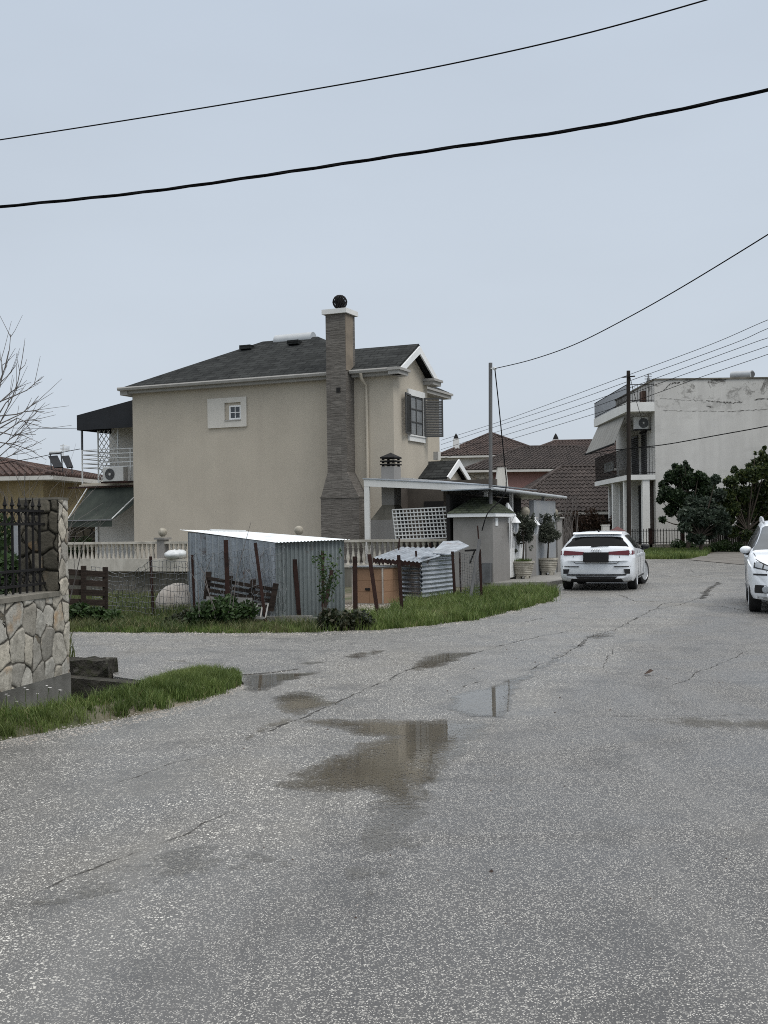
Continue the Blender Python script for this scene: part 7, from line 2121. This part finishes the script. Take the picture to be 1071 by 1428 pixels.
# ---------------------------------------------------------------- camera, light, sky
cam = bpy.data.cameras.new('camera'); co = bpy.data.objects.new('camera', cam); COL.objects.link(co); sc.camera = co
cam.sensor_fit = 'HORIZONTAL'; cam.sensor_width = 36; cam.lens = F/1071*36; cam.shift_y = (CY-714)/1071; cam.clip_end = 2000; cam.clip_start = .05
co.matrix_world = Matrix(((CR, SR, 0, 0), (0, 0, -1, 0), (-SR, CR, 0, HC), (0, 0, 0, 1)))
SUN_EL, SUN_AZ = math.radians(52), math.radians(128)     # azimuth clockwise from +Y: behind and to the right
sd = V((math.sin(SUN_AZ)*math.cos(SUN_EL), math.cos(SUN_AZ)*math.cos(SUN_EL), math.sin(SUN_EL)))
su = bpy.data.lights.new('sun', 'SUN'); su.energy = 1.3; su.angle = math.radians(25); su.color = (1, .97, .93)
so = bpy.data.objects.new('sun', su); COL.objects.link(so); so.rotation_euler = sd.to_track_quat('Z', 'Y').to_euler(); so.location = (20, -20, 40)
w = bpy.data.worlds.new('World'); sc.world = w; w.use_nodes = True
nt = w.node_tree; nt.nodes.clear()
out = nt.nodes.new('ShaderNodeOutputWorld'); bg = nt.nodes.new('ShaderNodeBackground'); nt.links.new(bg.outputs[0], out.inputs[0])
sky = nt.nodes.new('ShaderNodeTexSky'); sky.sky_type = 'NISHITA'; sky.sun_disc = False; sky.sun_elevation = SUN_EL; sky.sun_rotation = SUN_AZ; sky.air_density = 1; sky.dust_density = 3
hs = nt.nodes.new('ShaderNodeHueSaturation'); hs.inputs['Saturation'].default_value = .35; nt.links.new(sky.outputs[0], hs.inputs['Color'])
tc = nt.nodes.new('ShaderNodeTexCoord'); sx = nt.nodes.new('ShaderNodeSeparateXYZ'); nt.links.new(tc.outputs['Generated'], sx.inputs[0])
rp = nt.nodes.new('ShaderNodeValToRGB'); nt.links.new(sx.outputs[2], rp.inputs[0])
BGS = .1
cr = rp.color_ramp; stops = [(0, (.635,.69,.75)), (.10, (.61,.682,.765)), (.45, (.552,.633,.742)), (1, (2.2,2.2,2.2))]
while len(cr.elements) < len(stops): cr.elements.new(.5)
for el, (p, c) in zip(cr.elements, stops): el.position = p; el.color = (*c, 1)
sca = nt.nodes.new('ShaderNodeMix'); sca.data_type = 'RGBA'; sca.blend_type = 'MULTIPLY'; sca.inputs[0].default_value = 1
nz = nt.nodes.new('ShaderNodeTexNoise'); nz.inputs['Scale'].default_value = 2.2; nz.inputs['Detail'].default_value = 5
mp = nt.nodes.new('ShaderNodeMapping'); mp.inputs['Scale'].default_value = (1,1,3); nt.links.new(tc.outputs['Generated'], mp.inputs[0]); nt.links.new(mp.outputs[0], nz.inputs['Vector'])
mr = nt.nodes.new('ShaderNodeMapRange'); mr.inputs['To Min'].default_value = 9.0; mr.inputs['To Max'].default_value = 10.9; nt.links.new(nz.outputs[0], mr.inputs[0])
nt.links.new(rp.outputs[0], sca.inputs[6]); nt.links.new(mr.outputs[0], sca.inputs[7])
mx = nt.nodes.new('ShaderNodeMix'); mx.data_type = 'RGBA'; mx.inputs[0].default_value = .93     # the cloud deck covers nearly all of the clear sky
nt.links.new(hs.outputs[0], mx.inputs[6]); nt.links.new(sca.outputs[2], mx.inputs[7]); nt.links.new(mx.outputs[2], bg.inputs[0])
bg.inputs[1].default_value = BGS
sc.view_settings.view_transform = 'Standard'; sc.view_settings.look = 'None'; sc.view_settings.exposure = 0; sc.view_settings.gamma = 1
sc.cycles.use_denoising = False; sc.cycles.filter_width = 1.0; sc.cycles.max_bounces = 8; sc.cycles.transparent_max_bounces = 16
